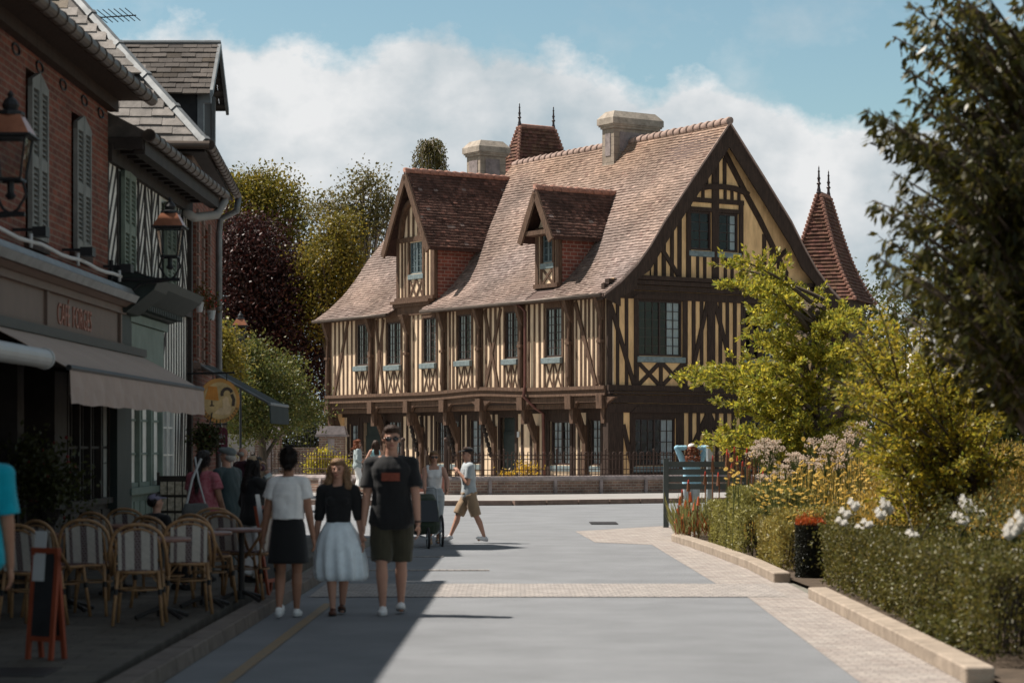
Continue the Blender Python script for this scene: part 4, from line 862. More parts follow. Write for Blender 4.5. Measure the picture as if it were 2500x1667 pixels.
b = MB()
Us = Vector((-1, -.061, 0)).normalized()
tiles(b, (ec.x, ec.y, 0), Us, (-.061, 1, 0), [(0, ec.z), (3.6, ec.z + k3 * 3.6)], 0, 7.5, ew=.34, er=.21, tintf=tint_slate, keep=lambda u_, w, z: u_ > w * 1.0 + .05, lift=.02, wave=.015)
b.t = (.7, .7, .7); q = [ec, ec + Us * 8, ec + Us * 8 + Vector((0, 3.6, 3.96)), Vector(hipP(3.6))]; b.add([(v.x, v.y, v.z - .03) for v in q], [(0, 1, 2, 3)], raw=True)
q2 = [ec, Vector((ec.x - .42, ec.y + 7, ec.z)), Vector((ec.x - 4, ec.y + 7, ec.z + 3.96)), Vector(hipP(3.6))]; b.add([tuple(v) for v in q2], [(0, 1, 2, 3)], raw=True)
b.t = (1, 1, 1); b.build('slate_roof', m_slate, bh, fix=False)
b = MB(); p, q = Vector(hipP(-.02)), Vector(hipP(3.7)); b.tube([p + Vector((0, 0, .03)), q + Vector((0, 0, .03))], .085, 6)
for i in range(7): c = p + (q - p) * i / 7; b.tube([c + Vector((0, 0, .035)), c + (q - p) * .012 + Vector((0, 0, .035))], .10, 6)
b.build('hip_flashing', m_zinc, bh)
gutter(Fr(ec, (-1, -.061, 0), (.061, -1, 0)), bh, -.08, 6, .08, -.02, .075, False); gutter(Fr(ec, (-.061, 1, 0), (1, .061, 0)), bh, -.08, 7.0, .08, -.02, .085)
b = MB(); b.box(ec.x - 6, ec.x, ec.y, ec.y + .42, ec.z - .12, ec.z - .08); b.add([(ec.x, ec.y, ec.z - .1), (ec.x - .43, ec.y + 7, ec.z - .1), (ec.x - .9, ec.y + 7, ec.z - .1), (ec.x - .45, ec.y, ec.z - .1), (ec.x, ec.y, ec.z - .05), (ec.x - .43, ec.y + 7, ec.z - .05), (ec.x - .9, ec.y + 7, ec.z - .05), (ec.x - .45, ec.y, ec.z - .05)], MB.BF); b.build('soffit', m_dkwood, bh)
b = MB(); e = ec + Vector((-.40, 6.9, 0)); b.tube([e + Vector((.08, 0, -.05)), e + Vector((.05, .05, -.3)), e + Vector((-.25, .05, -.45)), e + Vector((-.28, .05, -.7)), e + Vector((-.28, .05, -6.1))], .06, 10); b.build('downpipe', m_zinc, bh, smooth=True)
# slate dormer
dy, dx0, dx1 = 37.75, -5.1, -8.0; zr3, ze3 = 8.33, 7.45
b = MB()
for s_ in (-1, 1): tiles(b, (dx0 + .22, dy, 0), (-1, 0, 0), (0, s_, 0), [(1.0, ze3 - .1), (0, zr3)], 0, 3.2, ew=.24, er=.14, tintf=tint_slate, lift=.015)
d3 = b.build('dormer_slate', m_slateD, bh, fix=False)
b = MB(); b.box(dx1, dx0, dy - .72, dy + .72, 6.2, ze3 + .15); b.add([(x, y, z) for x in (dx0, dx1) for y, z in ((dy - .72, ze3 + .1), (dy + .72, ze3 + .1), (dy, zr3 - .08))], [(0, 1, 2), (3, 5, 4), (0, 3, 4, 1), (1, 4, 5, 2), (2, 5, 3, 0)])
b.build('dormer_cheek', m_slateboard, d3)
b = MB(); b.box(dx0 - .04, dx0 + .06, dy - .76, dy - .66, 6.25, ze3 + .1); b.box(dx0 - .04, dx0 + .06, dy + .66, dy + .76, 6.25, ze3 + .1)
for s_ in (-1, 1): b.add([(x, dy + s_ * w_, z) for x in (dx0 + .20, dx0 + .25) for w_, z in ((1.04, ze3 - .16), (0, zr3 - .10), (0, zr3 + .03), (1.04, ze3 - .05))], MB.BF)
b.prof([(dy - .9, ze3 - .1), (dy - .7, ze3 - .35), (dy - .7, ze3)], dx0 - .02, dx0 + .18) if False else b.box(dx0, dx0 + .18, dy - .78, dy - .68, ze3 - .22, ze3 - .05)
b.build('dormer_trim', m_zinc, d3)
b = MB(); b.tube([(dx0 + .24, dy, zr3 + .02), (dx1, dy, zr3 + .02)], .04, 8); b.build('dormer_ridge', m_zinc, d3)
an = thing('roof_antenna', 'thin black television antenna above the slate roof', 'antenna'); b = MB(); p, q = at(237, 44, 40), at(332, 38, 40.3); b.tube([p, q], .012, 5); mm = p.lerp(q, .02)
for i in range(7): c = p.lerp(q, (i + .4) / 7); b.tube([c + Vector((-.10, -.22, .09)), c + Vector((.10, .22, -.05))], .008, 4)
b.build('boom', m_black, an); b = MB(); b.tube([p + Vector((.05, 0, .02)), p + Vector((.05, 0, -1.6))], .018, 6); b.build('mast', m_black, an)
# dark awning of the brick house, signs, pots
a3 = thing('dark_green_awning', 'dark green sloping awning with light trim below the tall brick house', 'awning')
b = MB(); y0, y1 = 36.0, 38.4; xw, xf = -5.05, -3.86; vs = [(xw, y0, 2.95), (xw, y1, 2.95), (xf, y0, 2.28), (xf + .05, y1, 2.28), (xf + .01, y0, 1.99), (xf + .06, y1, 1.99)]
b.add(vs, [(0, 1, 3, 2), (2, 3, 5, 4)]); b.build('canvas', m_awng, a3, fix=False).modifiers.new('t', 'SOLIDIFY').thickness = .02
b = MB(); b.tube([(xw, y0 - .02, 2.97), (xf, y0 - .02, 2.31)], .022, 6); b.tube([(xf, y0 - .02, 2.30), (xf + .05, y1, 2.30)], .03, 6); b.build('awning_trim', m_zinc, a3)
text('Antiquités', Fr((xf + .015, y0, 0), (.02, 1, 0), (1, 0, 0)), .3, 1.9, .0, 2.06, 2.18, m_paper, a3) if False else None
def hexdisc(name, c, r, label): pass
sg = thing('round_hanging_sign', 'round orange hanging sign with a lampshade picture and dark lettering', 'shop sign', at(535, 978, 34.4), R(34))
b = MB(Fr()); k = 40; ring = [(.34 * math.cos(2 * math.pi * i / k), .34 * math.sin(2 * math.pi * i / k)) for i in range(k)]
b.poly(ring, -.02, .02); b.build('disc', mat('sign_orange', (.50, .235, .06), .6, .2, 5), sg)
b = MB(Fr()); b.poly([(x * .83, z * .83) for x, z in ring], .019, .024); b.build('picture_ground', mat('sign_cream', (.52, .35, .16), .6, .35, 7), sg)
b = MB(Fr()); b.poly([(-.25, .02), (-.02, .0), (-.05, .21), (-.19, .22)], .024, .030); 
for i in range(5): x = -.22 + i * .045; b.beam((x, .02), (x * .55 - .055, .215), .006, .030, .033)
b.build('lampshade_picture', mat('sign_amber', (.55, .22, .04), .6, .2, 9), sg)
b = MB(Fr()); b.box(-.145, -.125, .024, .030, -.07, .0); b.box(-.17, -.10, .024, .031, -.085, -.065); b.strip(arc((.12, .10), .085, 20, 200), .05, .024, .030); b.ball((.16, .1, 0), (0.001, .001, .001), 6)
b.strip([(.2, .1), (.235, .02), (.22, -.08)], .05, .024, .029); b.build('picture_lines', mat('sign_dark', (.06, .04, .03), .6, .2, 9), sg)
b = MB(Fr()); b.poly([(.04, .02), (.1, .07), (.14, .05), (.15, -.02), (.2, -.12), (.16, -.2), (.02, -.22), (-.1, -.19), (-.02, -.12), (.05, -.1)], .0245, .028); b.build('picture_figure', mat('sign_skin', (.6, .42, .25), .6, .3, 9), sg)
for i, ch in enumerate("L'ABAT JOURISTE"):
    if ch == ' ': continue
    a = R(-158 + i * (136 / 14)); cx_, cz_ = .305 * math.cos(a), .305 * math.sin(a); tg = Vector((-math.sin(a), 0, math.cos(a))); up = Vector((-math.cos(a), 0, -math.sin(a)))
    text(ch, Fr((cx_, 0, cz_), tg, (0, -1, 0), up), -.016 if ch not in "I'" else -.006, .016 if ch not in "I'" else .006, .0205, -.024, .024, MATS['sign_dark'], sg, 'letter', .004)
p = sg.location; b = MB(); b.tube([(p.x - .6, p.y + .38, p.z + .42), (p.x + .25, p.y - .13, p.z + .42)], .015, 6); b.tube([(p.x - .1, p.y + .05, p.z + .42), (p.x - .1, p.y + .05, p.z + .32)], .008, 5); b.tube([(p.x + .12, p.y - .05, p.z + .42), (p.x + .12, p.y - .05, p.z + .30)], .008, 5)
tag(b.build('sign_bracket', m_black), 'black iron bracket holding the round orange sign', 'bracket')
p = at(540, 1075, 35); bs = thing('burgundy_sign', 'small burgundy shield-shaped sign below the round sign', 'sign', p, R(10))
b = MB(Fr()); b.poly([(-.10, .16), (-.05, .2), (.05, .2), (.10, .16), (.10, -.12), (.05, -.2), (-.05, -.2), (-.10, -.12)], -.015, .015); b.build('board', mat('burgundy_paint', (.11, .012, .03), .5, .2, 5), bs)
b = MB(Fr()); 
for i in range(4): b.strip([(-.06 + i * .032, .03), (-.055 + i * .032, .10), (-.045 + i * .032, .03)], .008, .015, .02)
b.beam((-.06, -.05), (.05, -.05), .012, .015, .02); b.build('lettering', m_paper, bs); b = MB(Fr()); b.box(-.4, .1, -.01, .01, .24, .26); b.box(-.02, .0, -.01, .01, .19, .24); b.build('bracket', m_black, bs)

def lantern(px, py_base, Y, label, xw):
    c = at(px, py_base, Y); t = thing('wall_lantern', label, 'street lamp', (c.x, c.y, c.z), 0, 'copper lanterns on iron wall brackets')
    b = MB()
    for s1 in (-1, 1):
        for s2 in (-1, 1): b.tube([(s1 * .10, s2 * .10, .14), (s1 * .155, s2 * .155, .50)], .010, 5)
    for z, h in ((.14, .10), (.50, .16)):
        for q in (((-h, -h, z), (h, -h, z)), ((h, -h, z), (h, h, z)), ((h, h, z), (-h, h, z)), ((-h, h, z), (-h, -h, z))): b.tube(list(q), .014, 5)
    b.tube([(0, 0, 0), (0, 0, .14)], .03, 8); b.lathe((0, 0, -.02), [(.02, 0), (.05, .03), (.03, .06)], 10)
    for s1 in (-1, 1): b.tube([(s1 * .10, 0, .14), (s1 * .13, 0, .02), (s1 * .06, 0, -.1), (0, 0, -.14)], .014, 6)
    b.build('lantern_frame', m_black, t); b = MB(); b.box(-.10, .10, -.10, .10, .15, .16)
    b.add([(-.1, -.1, .15), (.1, -.1, .15), (.1, .1, .15), (-.1, .1, .15), (-.15, -.15, .49), (.15, -.15, .49), (.15, .15, .49), (-.15, .15, .49)], [(0, 1, 5, 4), (1, 2, 6, 5), (2, 3, 7, 6), (3, 0, 4, 7)]); b.build('lantern_glass', m_lampglass, t)
    b = MB(); b.add([(-.19, -.19, .515), (.19, -.19, .515), (.19, .19, .515), (-.19, .19, .515), (-.10, -.10, .68), (.10, -.10, .68), (.10, .10, .68), (-.10, .10, .68)], MB.BF); b.build('lantern_roof', m_copper, t)
    b = MB(); b.box(-.205, .205, -.205, .205, .50, .516); b.lathe((0, 0, .68), [(.12, 0), (.12, .03), (.06, .05), (.075, .09), (.055, .13), (.02, .16), (.03, .18), (.005, .21)], 12); b.build('lantern_cap', m_black, t)
    if xw is not None:
        dx = xw - c.x; b = MB(); b.tube([(dx, 0, -.14), (.12, 0, -.14)], .022, 6); b.tube([(dx, 0, -.5), (dx * .5, 0, -.2), (0, 0, -.15)], .015, 6); b.tube([(dx, 0, .02), (dx * .55, 0, -.05), (dx * .3, 0, -.14)], .012, 6); b.tube([(dx + .01, 0, -.6), (dx + .01, 0, .1)], .03, 6)
        b.tube([(dx + .1 + .1 * math.cos(a) * (1 - a / 12), 0, -.28 + .1 * math.sin(a) * (1 - a / 12)) for a in [i * .5 for i in range(20)]], .010, 5); b.build('bracket', m_black, t)
    return t
lantern(26, 482, 18.9, 'large copper-topped lantern at the left edge above the cafe sign', -5.15)
lantern(415, 655, 28.3, 'copper-topped lantern on a long iron arm before the herringbone timber wall', -5.02)
t = lantern(587, 842, 60, 'copper-topped street lantern standing among the bushes behind the brick house', None); b = MB(); b.lathe((0, 0, -t.location.z), [(.12, 0), (.1, .3), (.05, .5), (.035, 1.2), (.03, t.location.z - .1)], 10); b.build('lamp_post', m_black, t)

# ================================================================= foliage
def nrm(a): return a / np.maximum(np.linalg.norm(a, axis=-1, keepdims=True), 1e-9)
def leafobj(name, P, L_, wr, m, parent, dirs=None, spread=1.0, tintr=(.7, 1.25), hue=None, up=.0, cols=None):
    """one mesh of folded leaf blades at points P; dirs = preferred growth direction"""
    n_ = len(P); d = nr.normal(size=(n_, 3)); d = nrm(d)
    if dirs is not None: d = nrm(np.asarray(dirs) + d * spread)
    s = nrm(np.cross(d, nrm(nr.normal(size=(n_, 3)) + np.array([0, 0, up])))); nn_ = np.cross(d, s)
    ln = (L_ * nr.uniform(.65, 1.2, n_))[:, None]; w = ln * wr
    a = P; b_ = P + d * ln * .45 + s * w * .5 + nn_ * w * .12; c = P + d * ln; e = P + d * ln * .45 - s * w * .5 + nn_ * w * .12
    V = np.stack([a, b_, c, e], 1).reshape(-1, 3).astype(np.float32)
    me = bpy.data.meshes.new(name); me.vertices.add(n_ * 4); me.vertices.foreach_set('co', V.ravel()); me.loops.add(n_ * 4); me.loops.foreach_set('vertex_index', np.arange(n_ * 4, dtype=np.int32)); me.polygons.add(n_); me.polygons.foreach_set('loop_start', np.arange(0, n_ * 4, 4, dtype=np.int32)); me.update(calc_edges=True)
    if cols is None:
        g = nr.uniform(tintr[0], tintr[1], n_); t = np.stack([g, g, g], 1)
        if hue is not None:
            k = nr.random(n_)[:, None]; t = t * ((1 - k) + k * np.array(hue))
    else: t = cols
    t = np.concatenate([t, np.ones((n_, 1))], 1).astype(np.float32); at_ = me.color_attributes.new('tint', 'FLOAT_COLOR', 'CORNER'); at_.data.foreach_set('color', np.repeat(t, 4, 0).ravel())
    me.materials.append(m); o = bpy.data.objects.new(name, me); COL.objects.link(o); o.parent = parent; return o
def clumps(blobs, n_, sub=.28, shell=.55, per=28, flat=.7):
    """points gathered into twig clusters spread through ellipsoids (c, (rx,ry,rz), weight)"""
    w = np.array([b_[1][0] * b_[1][1] * b_[1][2] for b_ in blobs]) ** .75; w /= w.sum(); out = []
    for (c, r), f in zip([(b_[0], b_[1]) for b_ in blobs], w):
        k = max(1, int(n_ * f / per)); d = nrm(nr.normal(size=(k, 3))); rad = nr.uniform(shell, 1.05, k) ** .7; ctr = np.array(c) + d * np.array(r) * rad[:, None]
        sc = sub * nr.uniform(.5, 1.3, k); q = np.repeat(ctr, per, 0) + nr.normal(size=(k * per, 3)) * np.repeat(sc, per)[:, None] * np.array([1, 1, flat]); out.append(q)
    return np.concatenate(out)
def limbs(parent, base, top, r0, tips, m=m_bark, name='trunk', k=8):
    b = MB(); base, top = Vector(base), Vector(top); path = [base + (top - base) * t + Vector((.12 * math.sin(t * 5) * (top - base).length * .1, .08 * math.cos(t * 4), 0)) * t for t in [i / 8 for i in range(9)]]
    b.tube(path, [r0 * (1.25 if i == 0 else 1 - .75 * i / 8) for i in range(9)], k)
    for tip in tips:
        tip = Vector(tip); i = min(7, max(2, int(8 * max(.25, min(.85, (tip.z - base.z) / max(.1, (top.z - base.z)) * .6))))); s_ = path[i]; mid = s_.lerp(tip, .5) + Vector((rnd.uniform(-.1, .1), rnd.uniform(-.1, .1), .12)) * (tip - s_).length
        rr = r0 * (1 - .75 * i / 8) * .5; pts = [s_ * (1 - t) ** 2 + mid * 2 * t * (1 - t) + tip * t * t for t in [j / 6 for j in range(7)]]; b.tube(pts, [rr * (1 - .85 * j / 6) + .004 for j in range(7)], 5)
    return b.build(name, m, parent, smooth=True)
def tree(name, label, cat, loc, top, r0, blobs, n_, leaf, m, sub=.3, shell=.5, wr=.55, hue=None, tintr=(.6, 1.3), group=None, bark=m_bark, per=28, dirs=None, spread=1, ntips=14, up=.4):
    t = thing(name, label, cat, loc, 0, group); L0 = Vector(loc)
    B_ = [((c[0] - loc[0], c[1] - loc[1], c[2] - loc[2]), r) for c, r in blobs]
    tips = []
    for c, r in B_:
        for i in range(max(2, ntips // len(B_))): d = Vector((rnd.gauss(0, 1), rnd.gauss(0, 1), rnd.gauss(0, 1))).normalized(); tips.append((c[0] + d.x * r[0] * .8, c[1] + d.y * r[1] * .8, c[2] + d.z * r[2] * .8))
    limbs(t, (0, 0, -.05), Vector(top) - L0, r0, tips, bark); P = clumps(B_, n_, sub, shell, per)
    P = P[P[:, 2] > .05]
    leafobj('crown', P, leaf, wr, m, t, dirs=None if dirs is None else np.tile(dirs, (len(P), 1)), spread=spread, tintr=tintr, hue=hue, up=up); return t
lf_cop = leafmat('copper_beech_leaf', (.032, .013, .011), .2); lf_yg = leafmat('yellow_green_leaf', (.27, .19, .025), .45); lf_mid = leafmat('mid_green_leaf', (.085, .105, .022), .4)
lf_birch = leafmat('birch_leaf', (.15, .145, .045), .4); lf_oak = leafmat('bright_oak_leaf', (.58, .46, .05), .52, .42); lf_dark = leafmat('dark_cherry_leaf', (.062, .066, .016), .42, .4); lf_gard = leafmat('garden_shrub_leaf', (.20, .17, .035), .4); lf_bush = leafmat('yellow_bush_leaf', (.60, .42, .04), .52, .4)
lf_hedge = leafmat('hedge_leaf', (.095, .10, .024), .35); lf_lav = leafmat('grey_green_leaf', (.30, .275, .085), .35); lf_stem = leafmat('flower_stem', (.46, .39, .115), .45); lf_top = leafmat('dark_yew_leaf', (.02, .022, .011), .15); lf_topr = leafmat('orange_yew_tip', (.5, .11, .022), .35)
def B(px, py, Y, rx, rz, ry=None): c = at(px, py, Y); k = Y / FPX; return ((c.x, c.y, c.z), (rx * k, (ry or rx) * k, rz * k))
# behind, on the left
tree('copper_beech', 'large dark copper beech with purple-red leaves behind the left row of houses', 'tree', (at(640, 0, 97).x, 97, 0), at(650, 620, 97), .5,
     [B(635, 700, 97, 120, 165), B(715, 800, 97, 100, 160), B(580, 620, 97, 75, 110), B(705, 690, 99, 65, 65), B(760, 930, 98, 60, 120), B(610, 870, 97, 120, 150), B(560, 720, 96, 60, 150), B(790, 870, 99, 35, 90)], 56000, .165, lf_cop, .42, .35, hue=(1.6, .9, .8), tintr=(.5, 1.9))
tree('sunlit_maple', 'tall tree with golden green sunlit crown rising above the copper beech', 'tree', (at(640, 0, 106).x, 106, 0), at(640, 500, 106), .45,
     [B(600, 505, 106, 85, 90), B(665, 515, 106, 80, 100), B(560, 480, 106, 50, 48), B(720, 590, 106, 60, 75), B(560, 600, 106, 70, 90), B(640, 480, 106, 40, 40)], 24000, .18, lf_yg, .42, .45, hue=(.6, .85, 1))
tree('garden_maple', 'yellow-green tree squeezed between the copper beech and the house roof', 'tree', (at(810, 0, 96).x, 96, 0), at(800, 640, 96), .35,
     [B(800, 640, 96, 62, 75), B(830, 560, 96, 40, 50), B(790, 760, 96, 60, 80), B(850, 680, 96, 45, 80)], 15000, .15, lf_yg, .38, .4, hue=(.6, .8, 1))
tree('thin_birch', 'thin airy birch with sparse leaves against the sky left of the old house', 'tree', (at(880, 0, 101).x, 101, 0), at(895, 440, 101), .22,
     [B(900, 455, 101, 45, 40), B(835, 500, 101, 50, 30), B(780, 520, 101, 28, 30), B(905, 540, 101, 60, 50), B(860, 590, 101, 60, 50), B(940, 500, 101, 35, 50)], 7000, .17, lf_birch, .42, .25, hue=(1.1, .85, .8), ntips=60, bark=m_barkp)
t = thing('weeping_birch', 'top of a weeping tree with hanging branches above the dormer roof', 'tree', (at(1050, 0, 115).x, 115, 0)); tp = at(1050, 345, 115); b = MB(); b.tube([(0, 0, 0), (.05, 0, tp.z * .6), (-.05, 0, tp.z)], [.25, .18, .05], 8)
P = []
for i in range(46):
    a = rnd.uniform(0, 6.28); rr = rnd.uniform(.3, .95) * (1.0 if math.cos(a) > 0 else .85); z0 = tp.z - rnd.uniform(0, .8); pts = [Vector((0, 0, z0)), Vector((rr * .5 * math.cos(a), rr * .5 * math.sin(a), z0 + .12)), Vector((rr * math.cos(a), rr * math.sin(a), z0 - .5)), Vector((rr * 1.15 * math.cos(a), rr * 1.15 * math.sin(a), z0 - rnd.uniform(1.6, 3.4)))]
    b.tube(pts, [.03, .025, .015, .005], 4)
    for j in range(130):
        s_ = rnd.uniform(.9, 3); k = min(2, int(s_)); p = pts[k].lerp(pts[k + 1], s_ - k) if k < 3 else pts[3]; P.append(p + Vector((rnd.gauss(0, .09), rnd.gauss(0, .09), rnd.gauss(0, .09))))
b.build('trunk', m_barkp, t, smooth=True); leafobj('crown', np.array(P), .14, .5, lf_birch, t, dirs=np.tile((0, 0, -1.), (len(P), 1)), spread=.7, hue=(1.1, .8, .5), tintr=(.5, 1.1))
tree('garden_shrub', 'broad yellow-green shrub spilling over the garden wall behind the round sign', 'shrub', (at(640, 0, 66).x, 66, 0), at(640, 960, 66), .18,
     [B(600, 900, 66, 75, 75), B(545, 850, 66, 50, 65), B(680, 960, 67, 70, 60), B(640, 1010, 66, 80, 55), B(590, 1010, 65, 60, 70), B(740, 1010, 68, 40, 40), B(555, 950, 64, 55, 80), B(700, 900, 68, 40, 40)], 26000, .11, lf_gard, .26, .45, hue=(.45, .75, .9), tintr=(.5, 1.25))
tree('ivy_shrub', 'leafy climber hanging beside the downpipe of the tall brick house', 'climber', (at(545, 0, 56).x, 56, 0), at(545, 830, 56), .08, [B(535, 850, 56, 34, 55), B(520, 900, 56, 30, 60), B(560, 900, 57, 28, 60)], 6000, .10, lf_yg, .2, .3, hue=(.7, .9, 1))
tree('garden_bush', 'small yellow-green bush behind the railing near the gate piers', 'shrub', (at(790, 0, 75).x, 75, 0), at(790, 1120, 75), .05, [B(785, 1120, 75, 28, 28), B(815, 1130, 75, 30, 26), B(840, 1140, 75, 24, 22), B(760, 1140, 75, 20, 20)], 3000, .09, lf_bush, .14, .2, hue=(.6, .9, 1))
tree('foundation_bush', 'low sparse shrub behind the railing before the ground floor windows', 'shrub', (at(1290, 0, 71.2).x, 71.2, 0), at(1290, 1150, 71.2), .03, [B(1290, 1155, 71.2, 26, 24), B(1240, 1160, 71.2, 20, 16)], 700, .09, lf_bush, .16, .1, hue=(1.1, .9, 1))
# behind, on the right
for i, (px, py, Y, rx, rz, lab) in enumerate([(2100, 800, 108, 60, 150, 'dark pointed tree behind the right turret'), (2190, 830, 112, 70, 150, 'bushy tree behind the small slate roof, left of it'), (2290, 760, 116, 80, 170, 'dark tree far behind the big cherry tree, over the slate roof'), (2420, 800, 118, 110, 190, 'broad dark tree at the right edge, far behind')]):
    tree('background_tree', lab, 'tree', (at(px, 0, Y).x, Y, 0), at(px, py - rz * .6, Y), .3, [B(px, py, Y, rx, rz), B(px - rx * .4, py + 90, Y, rx, rz * .7), B(px + rx * .5, py + 140, Y, rx, rz * .7), B(px, py + 210, Y, rx * 1.2, rz * .6)], 9000, .2, lf_mid, .5, .4, hue=(1.1, .85, .7), group='trees far behind on the right')
for i, (px, lab) in enumerate(((560, 'dark shrubbery behind the pale garden wall'), (730, 'dark shrubbery seen through the grille between the gate piers'), (470, 'dark shrubbery behind the tall brick house'))):
    tree('dark_shrubbery', lab, 'shrub', (at(px, 0, 90).x, 90, 0), at(px, 1000, 90), .1, [B(px, 1080, 90, 95, 110, 60), B(px + 20, 1150, 90, 80, 60, 50)], 9000, .16, lf_mid, .3, .2, hue=(1, .8, .8), tintr=(.3, .9), group='dark shrubbery behind the garden wall')
sr = thing('slate_roofed_pavilion', 'small building with pale shiny slate roof glimpsed through the right-hand trees', 'building', (0, 0, 0)); b = MB(); p = at(2350, 860, 62); x0, x1 = at(2225, 0, 62).x, at(2520, 0, 62).x
tiles(b, (0, 60.5, 0), (1, 0, 0), (0, 1, 0), [(0, at(0, 905, 60.5).z), (2.4, at(0, 800, 62.9).z)], x0, x1, ew=.42, er=.3, tintf=lambda a, s_: (lambda g: (g * 1.6, g * 1.75, g * 2.0))(rnd.uniform(.85, 1.2))); b.build('slate_roof', m_slate, sr, fix=False)
b = MB(); b.box(x0 + .3, x1, 60.9, 64, 0, 3.7); b.add([(x0, 60.6, at(0, 905, 60.5).z - .05), (x1, 60.6, at(0, 905, 60.5).z - .05), (x1, 62.9, at(0, 800, 62.9).z - .05), (x0 + .6, 62.9, at(0, 800, 62.9).z - .05), (x1, 65, at(0, 905, 60.5).z - .05), (x0, 65, at(0, 905, 60.5).z - .05)], [(0, 1, 2, 3), (3, 2, 4, 5), (0, 3, 5)]); b.build('wall', m_white, sr)

# branchy trees made of sprays: each limb carries leaves along its outer part
def spray_tree(name, label, base, trunk_top, r0, tips, m, leaf, n_leaf, wr, droop, twig=.35, hue=None, tintr=(.6, 1.3), from_t=.35, cat='tree', starts=None, up=.5, flat=1.0, tw_len=.5, per_leaf_step=.045, arcup=.12):
    t = thing(name, label, cat, base); b = MB(); base = Vector(base); tt = Vector(trunk_top)
    b.tube([tuple((tt - base) * s_) for s_ in (0, .3, .6, 1)], [r0 * 1.2, r0, r0 * .8, r0 * .4], 8); P, D = [], []
    for ti, tip in enumerate(tips):
        tip = Vector(tip[:3]) - base if not isinstance(tip, Vector) else tip - base; s0 = (Vector(starts[ti]) - base) if starts else (tt - base) * min(.95, max(.15, (tip.z) / max(.5, tt.z - base.z) * .55)); ln = (tip - s0).length
        mid = s0.lerp(tip, .5) + Vector((0, 0, arcup * ln)); pts = [s0 * (1 - q) ** 2 + mid * 2 * q * (1 - q) + tip * q * q for q in [j / 12 for j in range(13)]]
        b.tube(pts, [max(.006, r0 * .33 * (1 - j / 12.5)) for j in range(13)], 5)
        nt = int(ln * (1 - from_t) / .085)
        for k in range(nt):
            s_ = from_t + (1 - from_t) * (k + rnd.random()) / nt; j = min(11, int(s_ * 12)); p = pts[j].lerp(pts[j + 1], s_ * 12 - j); d = (pts[j + 1] - pts[j]).normalized()
            sd_ = Vector((rnd.gauss(0, 1), rnd.gauss(0, 1), rnd.gauss(0, .5) * flat)); td = (d * .8 + sd_.normalized() * .9).normalized(); tl = tw_len * rnd.uniform(.5, 1.1) * (1.15 - s_ * .75); e = p + td * tl; b.tube([p, e], [.005, .0025], 3)
            for q in range(max(3, int(tl / per_leaf_step))): w_ = rnd.random(); P.append(p.lerp(e, w_) + Vector((rnd.gauss(0, .02), rnd.gauss(0, .02), rnd.gauss(0, .02)))); D.append(td * .6 + Vector((0, 0, droop)))
    b.build('trunk', m_bark, t); P = np.array(P); D = np.array(D)
    if n_leaf and len(P) > n_leaf: i = nr.permutation(len(P))[:n_leaf]; P, D = P[i], D[i]
    leafobj('crown', P, leaf, wr, m, t, dirs=D, spread=.55, hue=hue, tintr=tintr, up=up); return t
def T(px, py, Y): return at(px, py, Y)
# bright tree in the middle right, in layers
bt = [(1650, 915), (1690, 900), (1665, 925), (1700, 905), (1735, 920), (1740, 890), (1790, 870), (1755, 1075), (1715, 1082), (1730, 1065), (1765, 1050), (1740, 980), (1750, 645), (1790, 630), (1860, 630), (1750, 690), (1800, 690), (1850, 700), (1900, 640), (1940, 660), (1830, 760), (1820, 820), (1900, 740), (1960, 710), (2030, 700), (2080, 690), (1980, 760), (1900, 850), (1860, 900), (1790, 990), (1850, 970), (1900, 960), (1930, 900), (1980, 850), (2050, 780), (2100, 760), (2080, 850), (1830, 1050), (1890, 1040), (1950, 1020), (2000, 960), (2040, 900), (1800, 1080), (1870, 1090), (1960, 1080), (1900, 1000), (2020, 1040), (2080, 980), (1990, 1000), (2100, 900), (2060, 1080), (1840, 930), (1940, 800), (2000, 800)]
bt = [(x, y + (70 if x > 1850 and y < 720 else 0)) for x, y in bt]; bt = bt + [(x + rnd.uniform(-30, 45), y + rnd.uniform(-5, 45)) for x, y in bt if x > 1800]
tips = [T(x, y, rnd.uniform(42.5, 48.5)) for x, y in bt]; cx_ = T(1990, 0, 46)
spray_tree('bright_oak', 'bright yellow-green tree with layered branches reaching left before the gable', (cx_.x, 46, 0), (cx_.x - .2, 46, 3.3), .16, tips, lf_oak, .105, 150000, .46, .08, hue=(.42, .62, .9), tintr=(.45, 1.4), from_t=.28, starts=[Vector((cx_.x + rnd.uniform(-.2, .2), 46, max(.8, q.z - .5 - (cx_.x - q.x) * .12))) for q in tips], tw_len=.62, per_leaf_step=.011, arcup=.08, up=1.2)
# yellowish shrub behind the rose hedge
yb = [(2090, 930), (2060, 940), (2120, 880), (2150, 990), (2110, 1010), (2160, 840), (2210, 860), (2260, 880), (2180, 930), (2230, 940), (2300, 950), (2360, 930), (2430, 900), (2490, 900), (2140, 1080), (2190, 1050), (2250, 1040), (2310, 1060), (2380, 1040), (2450, 1030), (2130, 1150), (2180, 1160), (2240, 1150), (2300, 1160), (2380, 1140), (2460, 1150), (2160, 1230), (2230, 1230), (2290, 1240), (2110, 1100), (2330, 880), (2400, 980), (2210, 1100), (2490, 1080), (2070, 1040), (2170, 770), (2230, 790), (2290, 800), (2330, 830), (2390, 820), (2460, 860), (2120, 800), (2080, 840), (2360, 1010), (2440, 970), (2200, 1290), (2280, 1290), (2380, 1260), (2460, 1250)]
yb = yb + [(x + rnd.uniform(-35, 35), y + rnd.uniform(-35, 35)) for x, y in yb] + [(x + rnd.uniform(-45, 45), y + rnd.uniform(-45, 45)) for x, y in yb]
tips = [T(x, y, rnd.uniform(24.5, 29)) for x, y in yb]; c = T(2330, 0, 27)
